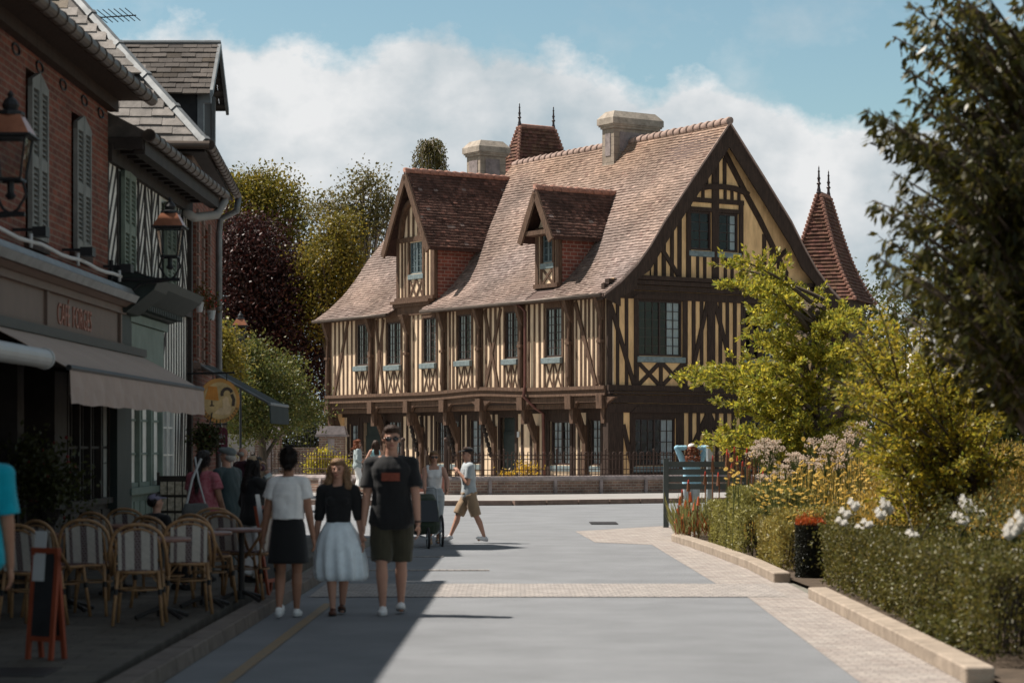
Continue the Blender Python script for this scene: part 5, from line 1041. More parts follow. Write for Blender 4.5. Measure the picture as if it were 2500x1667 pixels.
spray_tree('yellow_shrub', 'tall loose shrub with yellowish leaves and dark gaps behind the white roses', (c.x, 27, 0), (c.x, 27, 2.0), .09, tips, lf_bush, .07, 150000, .48, -.15, hue=(.38, .62, .9), tintr=(.45, 1.35), from_t=.30, starts=[Vector((c.x + rnd.uniform(-.5, .5), 27 + rnd.uniform(-.3, .3), max(.2, q.z * .45))) for q in tips], cat='shrub', tw_len=.34, per_leaf_step=.011, up=1)
# big dark cherry in the right foreground
ct = [(2215, 5), (2180, 90), (2225, 45), (2300, 20), (2200, 165), (2330, 100), (2245, 215), (2265, 120), (2400, 30), (2360, 0), (2110, 268), (2145, 300), (2150, 335), (2125, 350), (2205, 300), (2230, 250), (2275, 285), (2330, 220), (2130, 490), (2180, 420), (2150, 510), (2210, 360), (2160, 590), (2135, 625), (2155, 640), (2150, 680), (2200, 560), (2230, 480), (2260, 400), (2170, 700), (2230, 640), (2290, 560), (2320, 460), (2360, 360), (2420, 260), (2470, 160), (2480, 60), (2440, 100), (2200, 760), (2260, 740), (2330, 700), (2390, 620), (2440, 520), (2480, 420), (2240, 830), (2300, 810), (2370, 790), (2440, 740), (2490, 660), (2300, 840), (2440, 830), (2500, 800), (2260, 330), (2300, 350), (2390, 450), (2380, 180), (2290, 640), (2350, 560), (2420, 660), (2470, 560), (2500, 300), (2480, 700), (2420, 420), (2350, 300)]
ct = ct + [(x + rnd.uniform(10, 90), y + rnd.uniform(-40, 60)) for x, y in ct] + [(x + rnd.uniform(30, 120), y + rnd.uniform(-60, 60)) for x, y in ct if x > 2200] + [(rnd.uniform(2340, 2560), rnd.uniform(280, 820)) for _ in range(130)]
tips = [T(x, y, rnd.uniform(15.2, 18.2)) for x, y in ct]; c = T(2620, 0, 16.8)
spray_tree('cherry_tree', 'big dark-leaved cherry tree with drooping long leaves filling the upper right', (c.x, 16.8, 0), (c.x - .1, 16.8, 4.8), .14, tips, lf_dark, .105, 56000, .33, -.75, hue=(1.5, 1.1, .6), tintr=(.45, 1.5), from_t=.42, starts=[Vector((c.x + rnd.uniform(-.05, .05), 16.8, min(4.7, max(1.2, q.z - .9)))) for q in tips], tw_len=.24, per_leaf_step=.013, arcup=.05, up=.3)

# ---------------------------------------------------------------- hedges, topiary, flowers
def hedge(name, label, boxes, n_, leaf, m, hue=None, tintr=(.55, 1.3), group=None, cat='hedge', upd=.5, rag=.05):
    x0 = boxes[0][0]; y0 = boxes[0][2]; t = thing(name, label, cat, (x0, y0, 0), 0, group); P = []; b = MB()
    vol = [(q[1] - q[0]) * (q[3] - q[2]) + (q[5] - q[4]) * (q[3] - q[2] + q[1] - q[0]) * 2 for q in boxes]
    for q, v_ in zip(boxes, vol):
        k = int(n_ * v_ / sum(vol)); p = nr.uniform(0, 1, (k, 3)); f = nr.integers(0, 6, k); e = nr.exponential(.05, k)
        ar = np.array([(q[3] - q[2]) * (q[5] - q[4])] * 2 + [(q[1] - q[0]) * (q[5] - q[4])] * 2 + [.05, (q[1] - q[0]) * (q[3] - q[2])]); f = nr.choice(6, k, p=ar / ar.sum())
        w = np.array([q[1] - q[0], q[3] - q[2], q[5] - q[4]])
        for ax in range(3):
            i = f == ax * 2; p[i, ax] = e[i] / w[ax]; i = f == ax * 2 + 1; p[i, ax] = 1 - e[i] / w[ax]
        p = np.array([q[0], q[2], q[4]]) + p * w; ctr = np.array([(q[0] + q[1]) / 2, (q[2] + q[3]) / 2, q[4]])
        bump = np.array([noise.noise(Vector(v) * 1.9) * .6 + noise.noise(Vector(v) * 6) * .3 for v in p]); p += nrm(p - ctr) * bump[:, None] * rag * 2.4
        P.append(p); [b.tube([(lambda X_, Y_: (X_, Y_, q[4]))(xx, yy), (xx + rnd.uniform(-.1, .1), yy + rnd.uniform(-.1, .1), q[5] - .12)], [.014, .006], 4) for xx, yy in [(rnd.uniform(q[0] + .1, q[1] - .1) - x0, rnd.uniform(q[2] + .1, q[3] - .1) - y0) for _ in range(int(18 * (q[3] - q[2])))]]
    P = np.concatenate(P) - np.array([x0, y0, 0]); b.build('branches', m_dkwood, t)
    leafobj('foliage', P, leaf, .5, m, t, dirs=np.tile((0, 0, upd), (len(P), 1)), spread=1, hue=hue, tintr=tintr); return t
hedge('box_hedge', 'clipped dark green box hedge behind the long stone kerb nearest the camera', [(3.42, 4.5, 16.3, 17.6, .1, .80), (3.46, 4.6, 17.5, 21.3, .1, .77), (3.5, 4.7, 21.2, 25.6, .1, .74), (4.2, 7.5, 18.2, 22.4, .1, .70)], 110000, .040, lf_hedge, hue=(1.5, 1.1, .8), tintr=(.5, 1.5))
hedge('feathery_hedge', 'rounded feathery olive shrub between the topiary cylinder and the far hedge', [(3.36, 4.3, 28.6, 31.2, .05, .66), (3.5, 4.4, 29.2, 30.6, .5, .78)], 16000, .05, lf_lav, hue=(1.1, .85, .5), rag=.07, upd=.9)
hedge('feathery_hedge', 'rounded grey-green shrub beside the curved stone kerb, farther than its neighbour', [(3.22, 4.5, 32.2, 37.2, .05, .74), (3.4, 4.4, 33.2, 36.2, .5, .98)], 22000, .055, lf_lav, hue=(.9, .9, .6), rag=.09, upd=.9)
c = at(1978, 1418, 27.4); tp = thing('topiary_cylinder', 'dark clipped topiary cylinder with orange new growth on top', 'topiary', (c.x, c.y, 0)); k = 15000; a = nr.uniform(0, 6.283, k); r = .175 - nr.exponential(.02, k); z = nr.uniform(.03, .70, k); P = np.stack([r * np.cos(a), r * np.sin(a), z], 1); leafobj('foliage', P, .03, .35, lf_top, tp, tintr=(.5, 1.3))
k = 2600; a = nr.uniform(0, 6.283, k); r = .18 * np.sqrt(nr.uniform(0, 1, k)); P = np.stack([r * np.cos(a), r * np.sin(a), .68 + nr.exponential(.025, k)], 1); leafobj('new_growth', P, .035, .35, lf_topr, tp, dirs=np.tile((0, 0, 1.), (k, 1)), spread=.6); b = MB(); b.lathe((0, 0, 0), [(.14, .05), (.14, .64), (.02, .67)], 12); b.build('stem', m_dkwood, tp)
hedge('low_green_shrub', 'yellow-green leafy plant peeping over the near kerb before the box hedge', [(3.36, 3.62, 17.4, 19.0, .1, .26)], 1500, .06, lf_gard, hue=(.7, .9, 1), cat='shrub', tintr=(.4, .8))
# ground cover under the flowers
k = 130000; y = nr.uniform(23.5, 44, k); xl = np.interp(y, [23, 28, 33, 38.5, 44], [4.4, 4.1, 4.2, 3.6, 4.2]); x = xl + nr.uniform(0, 1, k) ** 1.3 * np.interp(y, [23, 44], [3.5, 6.0]); hgt = np.interp(x - xl, [0, .6, 1.6, 4], [.4, .85, 1.25, 1.5]) * (1 + .15 * np.sin(x * 5) * np.cos(y * 3))
z = hgt * nr.uniform(0, 1, k) ** .45; o = leafobj('flower_bed_greenery', np.stack([x, y, z], 1), .085, .2, lf_stem, None, dirs=np.tile((0, 0, 1.3), (k, 1)), spread=1, hue=(1.4, .95, .5), tintr=(.45, 1.3)); tag(o, 'dense mass of green and straw stems filling the flower bed', 'undergrowth', kind='stuff')
# flowers -------------------------------------------------------------
m_pet = {}
def petal(nm, c): return mat(nm, c, .6, .15, 4, transl=.3)
pY = petal('yellow_petal', (.82, .56, .13)); pO = petal('orange_petal', (.75, .20, .07)); pR = petal('coral_petal', (.75, .10, .06)); pP = petal('dusty_pink_floret', (.74, .60, .48)); pW = petal('white_petal', (.86, .83, .78)); pB = petal('rust_seed_head', (.33, .15, .075)); pL = petal('green_stem', (.09, .11, .03))
def stem(b, h, sway=.05): b.tube([(0, 0, 0), (sway * .4, 0, h * .5), (sway, 0, h)], [.006, .005, .004], 4); return sway
def daisy_plant():
    t = thing('yellow_flower', 'x', 'flower'); b = MB(); s_ = stem(b, 1, .05); hs = []
    for i in range(3): e = (s_ + rnd.uniform(-.14, .14), rnd.uniform(-.12, .12), 1 + rnd.uniform(-.16, .06)); b.tube([(s_ * .5, 0, .55), e], [.004, .003], 4); hs.append(e)
    b.build('stem', pL, t, fix=False); b = MB()
    for e in hs:
        tlt = rnd.uniform(-.9, .9), rnd.uniform(-.9, .9)
        for k in range(9): a = k * .698; r = .027; g_ = lambda rr, aa, u_: (e[0] + rr * math.cos(aa), e[1] + rr * math.sin(aa), e[2] + u_ + rr * (tlt[0] * math.cos(aa) + tlt[1] * math.sin(aa))); b.add([e, g_(r, a - .24, .014), g_(r * 1.3, a, .008), g_(r, a + .24, .014)], [(0, 1, 2, 3)])
        b.ball((e[0], e[1], e[2] + .008), (.014, .014, .012), 6)
    b.build('petals', pY, t, fix=False); return t
def pink_plant():
    t = thing('pink_flower', 'x', 'flower'); b = MB(); s_ = stem(b, 1, .02); hs = []
    for i in range(6): e = (s_ + rnd.uniform(-.10, .10), rnd.uniform(-.10, .10), 1 + rnd.uniform(-.10, .04)); b.tube([(s_ * .7, 0, .8), e], [.004, .003], 4); hs.append(e)
    b.build('stem', pL, t, fix=False); b = MB()
    for e in hs:
        for k in range(13): b.ball((e[0] + rnd.gauss(0, .022), e[1] + rnd.gauss(0, .022), e[2] + rnd.gauss(0, .012)), rnd.uniform(.006, .012), 5)
    b.build('florets', pP, t, fix=False); return t
def poker():
    t = thing('red_hot_poker', 'x', 'flower'); b = MB(); b.tube([(0, 0, 0), (.02, 0, .8), (.0, 0, 1)], [.011, .010, .008], 5); b.build('stem', pB, t, fix=False); b = MB()
    for i in range(90): f = i / 90; b.mi = 1 if f > .85 else 0; a = i * 2.4; r = .024 * (1.1 - f * .7); z = .86 + .18 * f; b.tube([(r * .4 * math.cos(a), r * .4 * math.sin(a), z), (r * 1.2 * math.cos(a), r * 1.2 * math.sin(a), z - .03)], [.007, .004], 4)
    b.ball((0, 0, 1.04), (.012, .012, .02), 6); b.build('florets', [pB, pR], t, fix=False); return t
def rose():
    t = thing('white_rose', 'x', 'flower'); b = MB(); e0 = .06; b.tube([(0, 0, 0), (.03, 0, .6), (e0, 0, 1)], [.008, .006, .004], 5); hs = []
    for i in range(4): e = (e0 + rnd.uniform(-.09, .09), rnd.uniform(-.07, .07), 1 + rnd.uniform(-.05, .07)); b.tube([(.045, 0, .8), e], [.004, .003], 4); hs.append(e)
    b.build('stem', pL, t, fix=False); b = MB()
    for e in hs:
        b.ball((e[0], e[1], e[2] + .03), (.036, .036, .042), 8)
        for ly in range(4):
            for k in range(6):
                a = k * 1.047 + ly * .5; r = .06 * (1 - ly * .2); tz = .02 + ly * .02; b.add([(e[0] + r * .2 * math.cos(a), e[1] + r * .2 * math.sin(a), e[2]), (e[0] + r * math.cos(a - .5), e[1] + r * math.sin(a - .5), e[2] + tz), (e[0] + r * 1.15 * math.cos(a), e[1] + r * 1.15 * math.sin(a), e[2] + tz + .012), (e[0] + r * math.cos(a + .5), e[1] + r * math.sin(a + .5), e[2] + tz)], [(0, 1, 2, 3)])
    b.build('petals', pW, t, fix=False); return t
def scatter(proto, pts, labelf, grp):
    for i, (x, y, h, s_) in enumerate(pts):
        o = proto if i == 0 else copy_tree(proto); o.location = (x, y, .04); o.scale = (s_, s_, h); o.rotation_euler.z = rnd.uniform(0, 6.28); o['label'] = labelf(i); o['group'] = grp
def fl(n_, pxr, Yr, hof):
    out_ = []
    for i in range(n_):
        px = rnd.uniform(*pxr); Y = rnd.uniform(*Yr); x = (px - 1250) / FPX * Y; out_.append((x, Y, hof(px, Y), 1))
    return out_
def ylab(p):
    px = 1250 + FPX * p[0] / p[1]; py = HZ - (p[2] - HC) * FPX / p[1]
    a = 'by the pokers' if px < 1850 else 'under the bright oak' if px < 1930 else 'in mid bed' if px < 2030 else 'by the tall shrub'
    return a + (', topmost' if py < 1130 else ', half way up' if py < 1190 else ', low down')
pts = []
for (px, py) in [(1790, 1128), (1825, 1110), (1905, 1135), (1935, 1150), (1950, 1165), (2010, 1170), (1870, 1150), (1895, 1200), (1975, 1130), (2055, 1110), (2085, 1135), (2040, 1165), (2065, 1180), (2000, 1195), (1960, 1210), (1930, 1190), (2110, 1175), (2075, 1200), (1985, 1160), (1880, 1215), (1945, 1235), (1865, 1225), (2030, 1120), (2020, 1140), (1800, 1160), (2055, 1215), (2100, 1150), (2090, 1090), (2120, 1140), (1915, 1225), (1970, 1255), (2020, 1240), (1850, 1190), (1905, 1180), (1990, 1225), (2065, 1245), (2045, 1200), (2095, 1225), (1925, 1260), (2075, 1150), (2100, 1110), (1980, 1100), (1890, 1170), (1960, 1140)]:
    for k in range(1 + (px % 2 == 0)):
        q = (px + rnd.uniform(-22, 22) * (k > 0), py + rnd.uniform(-22, 22) * (k > 0)); Y = np.interp(q[1], [1080, 1260], [36, 29]); p = at(q[0], q[1], float(Y)); pts.append((p.x, p.y, max(.25, p.z - .03), 1.05))
pts += [(at(px, py, 31).x, 31, max(.2, at(px, py, 31).z), 1) for px, py in ((1865, 1205), (1870, 1240), (2020, 1265), (2040, 1285))]
scatter(daisy_plant(), pts, lambda i: 'yellow daisy-like flowers on a thin stem ' + ylab(pts[i]), 'yellow flowers in the flower bed')
pts = []
for (px, py) in [(1855, 1085), (1870, 1080), (1885, 1095), (1895, 1085), (1935, 1115), (1930, 1128), (1950, 1120), (2030, 1072), (2035, 1090), (2090, 1045), (2105, 1040), (2080, 1060), (1965, 1122), (1985, 1128), (2060, 1095), (1845, 1100), (2010, 1110), (1900, 1160), (1915, 1145), (1990, 1085), (2070, 1110), (2045, 1130), (1860, 1170), (2090, 1190), (2075, 1080), (1880, 1120), (2120, 1075)]:
    for k in range(2): q = (px + rnd.uniform(-12, 12) * (k > 0), py + rnd.uniform(-8, 20) * (k > 0)); p = at(q[0], q[1], rnd.uniform(34, 38)); pts.append((p.x, p.y, max(.5, p.z), 1.25))
scatter(pink_plant(), pts, lambda i: 'fluffy dusty pink flower head on a tall stem ' + ylab(pts[i]), 'dusty pink flowers in the flower bed')
pk = [(1862, 1147), (1770, 1095), (1795, 1090), (1806, 1112), (1818, 1092), (1832, 1103), (1858, 1075), (1678, 1170), (1668, 1195), (1735, 1110), (1780, 1105), (1845, 1118), (1724, 1150), (1812, 1125), (1792, 1130), (1664, 1230), (1828, 1130), (1751, 1152)]
pts = [(at(px, py + 4, 40).x, 40 + rnd.uniform(-.5, .5), at(px, py + 4, 40).z / 1.07, 1.15) for px, py in pk]
scatter(poker(), pts, lambda i: 'red hot poker with rusty stem and coral flower spike beside the slatted panel', 'red hot pokers by the slatted panel')
op = poker(); 
for c_ in op.children:
    if c_.name.startswith('florets'): c_.data.materials.clear(); c_.data.materials.append(pO); c_.data.materials.append(pO)
pts = [(at(px, py, 38.6).x, 38.6 + rnd.uniform(-.3, .3), at(px, py, 38.6).z / 1.07, 1.1) for px, py in ((1660, 1215), (1672, 1225), (1685, 1205), (1692, 1230), (1655, 1245), (1668, 1258), (1681, 1250), (1695, 1262), (1650, 1270), (1702, 1215))]
scatter(op, pts, lambda i: 'pale orange poker flower on a short stem at the far tip of the flower bed', 'pale orange pokers at the tip of the bed')
# strap leaves of the pokers
b = thing('poker_foliage', 'long arching strap leaves of the red hot pokers at the tip of the bed', 'foliage', (2.95, 39, .04)); P = np.stack([nr.uniform(-.15, 1.9, 900), nr.uniform(-.9, 1.0, 900), nr.uniform(0, .12, 900)], 1); leafobj('leaves', P, .62, .05, lf_lav, b, dirs=np.tile((0, 0, 1.2), (900, 1)), spread=.55, hue=(.9, 1, 1.2), tintr=(.5, 1.3))
P = np.stack([nr.uniform(-.1, 1.2, 500), nr.uniform(-1.0, .3, 500), nr.uniform(0, .1, 500)], 1)[:160]; leafobj('dry_leaves', P, .45, .04, lf_topr, b, dirs=np.tile((0, 0, 1.2), (160, 1)), spread=.6, tintr=(.3, .9))
rz = [(2055, 1247, 25), (2075, 1243, 25), (2048, 1285, 24.8), (2045, 1300, 24.6), (2092, 1290, 24.6), (2108, 1285, 24.6), (2138, 1255, 24.6), (2150, 1242, 25), (2160, 1240, 25), (2332, 1265, 22), (2345, 1240, 22), (2352, 1235, 22), (2340, 1262, 22), (2450, 1290, 19.5), (2465, 1285, 19.5), (2480, 1280, 19.5), (2470, 1300, 19.5), (2490, 1360, 19), (2480, 1370, 19), (2215, 1312, 22.4), (2385, 1240, 23), (2085, 1305, 24.6)]
near = lambda px: 'white rose cluster leaning over the left end of the box hedge' if px < 2250 else ('white rose on a tall bare stem above the middle of the box hedge' if px < 2400 else 'large cream-white rose cluster at the right edge above the hedge')
rp = rose()
for i, (px, py, Y) in enumerate(rz):
    p = at(px, py, Y); o = rp if i == 0 else copy_tree(rp); o.location = (p.x, p.y, .05); o.scale = (.72, .72, p.z - .06 + rnd.uniform(-.07, .04)); o.rotation_euler.z = rnd.uniform(-.6, .6); o['label'] = near(px); o['group'] = 'white roses, ' + ('left cluster' if px < 2250 else 'tall stem' if px < 2400 else 'right cluster')
P = clumps([((at(2330, 0, 22.5).x, 22.5, .75), (.35, .5, .4)), ((at(2450, 0, 20.5).x, 20.8, .85), (.3, .5, .4)), ((at(2100, 0, 25.6).x, 25.9, .6), (.5, .5, .35))], 3500, .12, .3); o = thing('rose_bush', 'leafy rose bush growing behind the box hedge', 'shrub', (4.2, 22.5, 0)); leafobj('foliage', P - np.array([4.2, 22.5, 0]), .05, .55, lf_hedge, o, hue=(1.5, 1.2, 1))
b = MB()
for i in range(16): x = rnd.uniform(-.6, 1.0); b.tube([(x, rnd.uniform(-2, 2), 0), (x + rnd.uniform(-.1, .1), rnd.uniform(-2, 2), rnd.uniform(.7, 1.3))], [.01, .005], 4)
b.build('stem', m_dkwood, o)
tree('background_tree', 'dark rounded tree hiding the lower wall of the slate-roofed pavilion', 'tree', (at(2470, 0, 52).x, 52, 0), at(2470, 900, 52), .15, [B(2440, 1000, 52, 90, 110), B(2530, 980, 52, 90, 130), B(2360, 1060, 52, 70, 80)], 14000, .13, lf_mid, .35, .3, hue=(1.1, .85, .7))

# ================================================================= street furniture
def bistro_chair():
    t = thing('bistro_chair', 'x', 'chair', (0, 0, 0)); b = MB()     # faces +y; its back is at -y
    def arch(w, h0, h1, y0, y1): return [(-w, y0, h0)] + [(-w * math.cos(a), y0 + (y1 - y0) * math.sin(a) * .9, h0 + (h1 - h0) * (.35 + .65 * math.sin(a)) if True else 0) for a in [math.pi * i / 14 for i in range(0, 15)]] + [(w, y0, h0)]
    b.tube([(-.235, -.05, .42), (-.24, -.20, .62)] + [(-.225 * math.cos(a), -.20 - .05 * math.sin(a), .64 + .22 * math.sin(a) ** .7) for a in [math.pi * i / 14 for i in range(1, 14)]] + [(.24, -.20, .62), (.235, -.05, .42)], .0155, 8)
    b.tube([(-.2, -.19, .45)] + [(-.185 * math.cos(a), -.195 - .05 * math.sin(a), .62 + .20 * math.sin(a) ** .6) for a in [math.pi * i / 14 for i in range(1, 14)]] + [(.2, -.19, .45)], .011, 8); b.build('back_frame', m_rattan, t, smooth=True)
    b = MB(); cols_ = [(-.165, -.12, 1), (-.12, -.045, 0), (-.045, .045, 1), (.045, .12, 0), (.12, .165, 1)]; cols_ = [(-.165, -.135, 0), (-.135, -.105, 1), (-.105, -.03, 0), (-.03, .03, 1), (.03, .105, 0), (.105, .135, 1), (.135, .165, 0)]
    for a0, a1, k in cols_:
        b.mi = k
        for j in range(5):
            z0, z1 = .47 + j * .068, .47 + (j + 1) * .068; f = lambda z: -.185 - .06 * ((z - .45) / .4) ** 1.2
            top = .82 - (abs((a0 + a1) / 2) / .19) ** 4 * .08; z1 = min(z1, top)
            if z1 > z0: b.add([(a0, f(z0) - .006, z0), (a1, f(z0) - .006, z0), (a1, f(z1) - .006, z1), (a0, f(z1) - .006, z1), (a0, f(z0) + .006, z0), (a1, f(z0) + .006, z0), (a1, f(z1) + .006, z1), (a0, f(z1) + .006, z1)], MB.BF)
    b.build('backrest', [m_weaveW, m_weaveB], t)
    b = MB(); b.mi = 0; b.poly([], 0, 0) if False else None
    k = 20; ring = [(.215 * math.cos(6.283 * i / k) * (1 if abs(math.cos(6.283 * i / k)) < .9 else .97), .0 + .21 * math.sin(6.283 * i / k)) for i in range(k)]
    b.add([(x, y, .45) for x, y in ring] + [(x, y, .475) for x, y in ring], [tuple(range(k)), tuple(range(2 * k - 1, k - 1, -1))] + [(i, (i + 1) % k, k + (i + 1) % k, k + i) for i in range(k)]); b.build('seat', m_weaveB, t)
    b = MB(); b.tube([(.225 * math.cos(6.283 * i / 20), .22 * math.sin(6.283 * i / 20), .452) for i in range(20)], .015, 6, closed=True)
    b.tube([(.19 * math.cos(6.283 * i / 20), .185 * math.sin(6.283 * i / 20), .30) for i in range(20)], .008, 6, closed=True); b.build('seat_frame', m_rattan, t, smooth=True)
    for sx_, sy_ in ((-1, -1), (1, -1), (1, 1), (-1, 1)):
        b = MB(); b.tube([(sx_ * .17, sy_ * .15 - .02 * (sy_ < 0), .46), (sx_ * .185, sy_ * .17 - .02 * (sy_ < 0), .28), (sx_ * .21, sy_ * .2 - .03 * (sy_ < 0), 0)], .0155, 8)
        b.tube([(sx_ * .183, sy_ * .165, .34), (sx_ * .10, sy_ * .165, .44)], .008, 5); b.build('leg', m_rattan, t, smooth=True)
        b = MB(); b.tube([(sx_ * .185, sy_ * .17 - .02 * (sy_ < 0), .26), (sx_ * .186, sy_ * .171 - .02 * (sy_ < 0), .31)], .019, 8); b.build('binding', m_black, t)
    return t
ch = bistro_chair(); first = True
for (px, Y, rot, lab) in [(342, 19.4, 4, 'bistro chair nearest the camera, its cream striped back facing the street'), (222, 20.5, -6, 'bistro chair in the second place, back to the camera, left of the nearest one'), (140, 20.2, -38, 'bistro chair turned sideways near the orange chalkboard'), (82, 19.2, -22, 'bistro chair half hidden behind the orange chalkboard'),
                          (28, 20.4, -30, 'bistro chair farthest left beside the person in turquoise'), (455, 20.7, 14, 'bistro chair right of the nearest one, back to the camera'), (400, 21.4, -32, 'bistro chair behind the nearest one with a patterned side showing'), (505, 22.0, -30, 'bistro chair turned sideways in the middle of the right-hand group'),
                          (565, 22.9, -20, 'bistro chair with arched cane back at the far end of the terrace'), (612, 22.6, 72, 'bistro chair seen from the side, closest to the walking women'), (262, 22.6, -30, 'bistro chair in the back row by the shop window'), (325, 24.0, -12, 'bistro chair in the back row beside the seated person'), (520, 24.2, 10, 'bistro chair behind the middle group before the woman in pink')]:
    o = ch if first else copy_tree(ch); first = False; o.location = ((px - 1250) / FPX * Y, Y, .122); o.rotation_euler.z = R(rot); o['label'] = lab; o['group'] = 'rattan bistro chairs on the cafe terrace'
def bistro_table():
    t = thing('bistro_table', 'x', 'table'); b = MB(); b.lathe((0, 0, .68), [(.25, 0), (.26, .01), (.26, .028), (.24, .035)], 24); b.build('table_top', m_tabletop, t); b = MB(); b.lathe((0, 0, 0), [(.05, .02), (.03, .12), (.025, .4), (.03, .68), (.09, .70)], 10); b.build('pillar', m_castiron, t)
    for i in range(4): b = MB(); a = i * 1.571 + .78; b.tube([(0, 0, .10), (.16 * math.cos(a), .16 * math.sin(a), .06), (.28 * math.cos(a), .28 * math.sin(a), .02)], [.022, .018, .022], 6); b.build('foot', m_castiron, t)
    return t
tb = bistro_table(); first = True
for px, Y, lab in [(395, 20.0, 'small round table beside the nearest bistro chair'), (165, 20.9, 'small round table between the left-hand bistro chairs'), (500, 21.4, 'small round table in the middle of the right-hand chairs'), (590, 22.2, 'small round table nearest the kerb at the end of the terrace'), (300, 23.2, 'small round table in the back row before the shop window')]:
    o = tb if first else copy_tree(tb); first = False; o.location = ((px - 1250) / FPX * Y, Y, .122); o['label'] = lab; o['group'] = 'small round cafe tables'
def aboard(loc, rz, label, h=.80, w=.25, splay=.10, red=m_orange, sheet_=True, fill=m_slateboard):
    t = thing('chalkboard_stand', label, 'a-board', loc, rz)
    for s_ in (1, -1):
        f = Fr((0, 0, 0), (1, 0, 0), (0, -s_, 0), (0, s_ * splay, .99)); b = MB(f); oo = .06;
        b.box(-w / 2, -w / 2 + .035, oo, oo + .025, 0, h); b.box(w / 2 - .035, w / 2, oo, oo + .025, 0, h); b.box(-w / 2 + .035, w / 2 - .035, oo, oo + .024, h - .04, h); b.box(-w / 2 + .035, w / 2 - .035, oo, oo + .024, .13, .165); b.build('frame', red, t)
        b = MB(f); b.box(-w / 2 + .035, w / 2 - .035, oo + .006, oo + .018, .165, h - .04); b.build('board', fill, t)
        if s_ == 1 and sheet_: b = MB(f); b.box(-w / 2 + .02, -w / 2 + .13, oo + .026, oo + .03, h - .24, h + .02 + .10); b.build('paper_sheet', m_paper, t)
    return t
aboard(at(88, 1602, 16.0).to_2d().to_3d() + Vector((.02, .25, .122)), R(-30), 'orange-framed chalkboard stand on the pavement in the left foreground')
aboard(Vector(((655 - 1250) / FPX * 23.2, 23.3, .12)), R(74), 'dark board stand with red-orange edge beside the woman in the black skirt', .92, .42, .16)
# flower pots on the brick house sill, hanging flowers
for i, (px, py, lab) in enumerate(((487, 748, 'white flower pot on the nearer sill of the tall brick house'), (516, 768, 'white flower pot on the farther sill of the tall brick house'))):
    Y = 35.6 + i * 1.3; p = at(px, py + 14, Y); t = thing('flower_pot', lab, 'flower pot', p, 0, 'white pots on the brick house'); b = MB(); b.lathe((0, 0, 0), [(.045, 0), (.07, .15), (.075, .16), (.06, .16)], 12); b.build('pot', m_paper, t)
    P = nr.normal(size=(240, 3)) * np.array([.09, .09, .08]) + np.array([0, 0, .27]); leafobj('plant', P, .06, .5, lf_hedge, t, hue=(1.5, .6, .8)); b = MB()
    for k in range(12): b.ball((rnd.gauss(0, .1), rnd.gauss(0, .08), .3 + rnd.gauss(0, .08)), .02, 5)
    b.build('blossom', pR, t)
for i, (px, py, Y, r, lab) in enumerate(((505, 1070, 34.0, .22, 'dark hanging flower basket with red blossom left of the burgundy sign'), (120, 1180, 23.0, .42, 'dark flowering plant beside the cafe door'), (50, 1120, 23.6, .3, 'dark leafy plant in the cafe doorway'))):
    p = at(px, py, Y); t = thing('flower_basket', lab, 'potted plant', (p.x, p.y, p.z - r)); P = nr.normal(size=(1800, 3)) * r * .42 + np.array([0, 0, r]); leafobj('foliage', P, .07, .5, lf_hedge, t, tintr=(.3, .8)); b = MB(); b.lathe((0, 0, .0), [(.06, 0), (.13, .15), (.14, .16)], 12)
    b.build('basket', m_dkwood, t); b = MB()
    for k in range(26): b.ball((rnd.gauss(0, r * .4), rnd.gauss(0, r * .4), r + rnd.gauss(0, r * .4)), .022, 5)
    b.build('blossom', mat('dark_red_petal', (.22, .02, .025), .6, .2, 5), t); 
    if i == 0: b = MB(); b.tube([(0, 0, r), (.05, .4, r + .5), (-.1, .8, r + .55)], .01, 5); b.build('hanger', m_black, t)
    else: b = MB(); b.tube([(0, 0, .1), (0, 0, .12 - p.z + r)], [.05, .09], 8); b.build('stem', m_dkwood, t)
# menu rack by the timber house
p = at(428, 1250, 31.5); t = thing('pamphlet_rack', 'pale rack of leaflets on the pavement by the white window', 'rack', (p.x, p.y, .12)); b = MB(); b.box(-.22, .22, -.03, .03, .1, 1.1); b.box(-.25, -.22, -.05, .05, 0, 1.15); b.box(.22, .25, -.05, .05, 0, 1.15); b.build('board', m_dkwood, t); b = MB(Fr())
for i in range(4):
    for j in range(4): b.box(-.20 + i * .105, -.115 + i * .105, .03, .045 + .004 * j, .18 + j * .22, .36 + j * .22)
b.build('leaflets', mat('cream_leaflet', (.50, .42, .33), .8, .5, 20), t)
# slatted panel and steel post
sl = thing('slatted_panel', 'grey-green slatted wooden panel with a square post at the tip of the flower bed', 'screen', (at(1626, 0, 45).x, 45, 0)); b = MB(); b.box(-.052, .052, -.05, .05, 0, 1.36); b.box(-.06, .06, -.06, .06, 1.36, 1.38); b.build('post', m_greypaint, sl); 
b = MB(); b.box(1.55, 1.65, -.05, .05, 0, 1.3); b.build('post', m_greypaint, sl)
for z in (1.26, 1.11, .965, .82): b = MB(); b.box(.052, 1.55, -.02, .02, z - .055, z + .055); b.build('slat', m_greypaint, sl)
p = at(1733, 0, 47); st = thing('steel_post', 'pale brushed steel service post behind the slatted panel', 'service post', (p.x, 47, 0)); b = MB(); b.box(-.07, .07, -.07, .07, 0, 1.25); b.build('post', m_steel, st, bevel=.02); b = MB(); b.box(-.075, .075, -.08, .08, 1.28, 1.66); b.build('head', m_steel, st, bevel=.035)
b = MB(); b.box(-.05, .05, -.085, -.078, 1.36, 1.56); b.build('panel', m_paper, st)

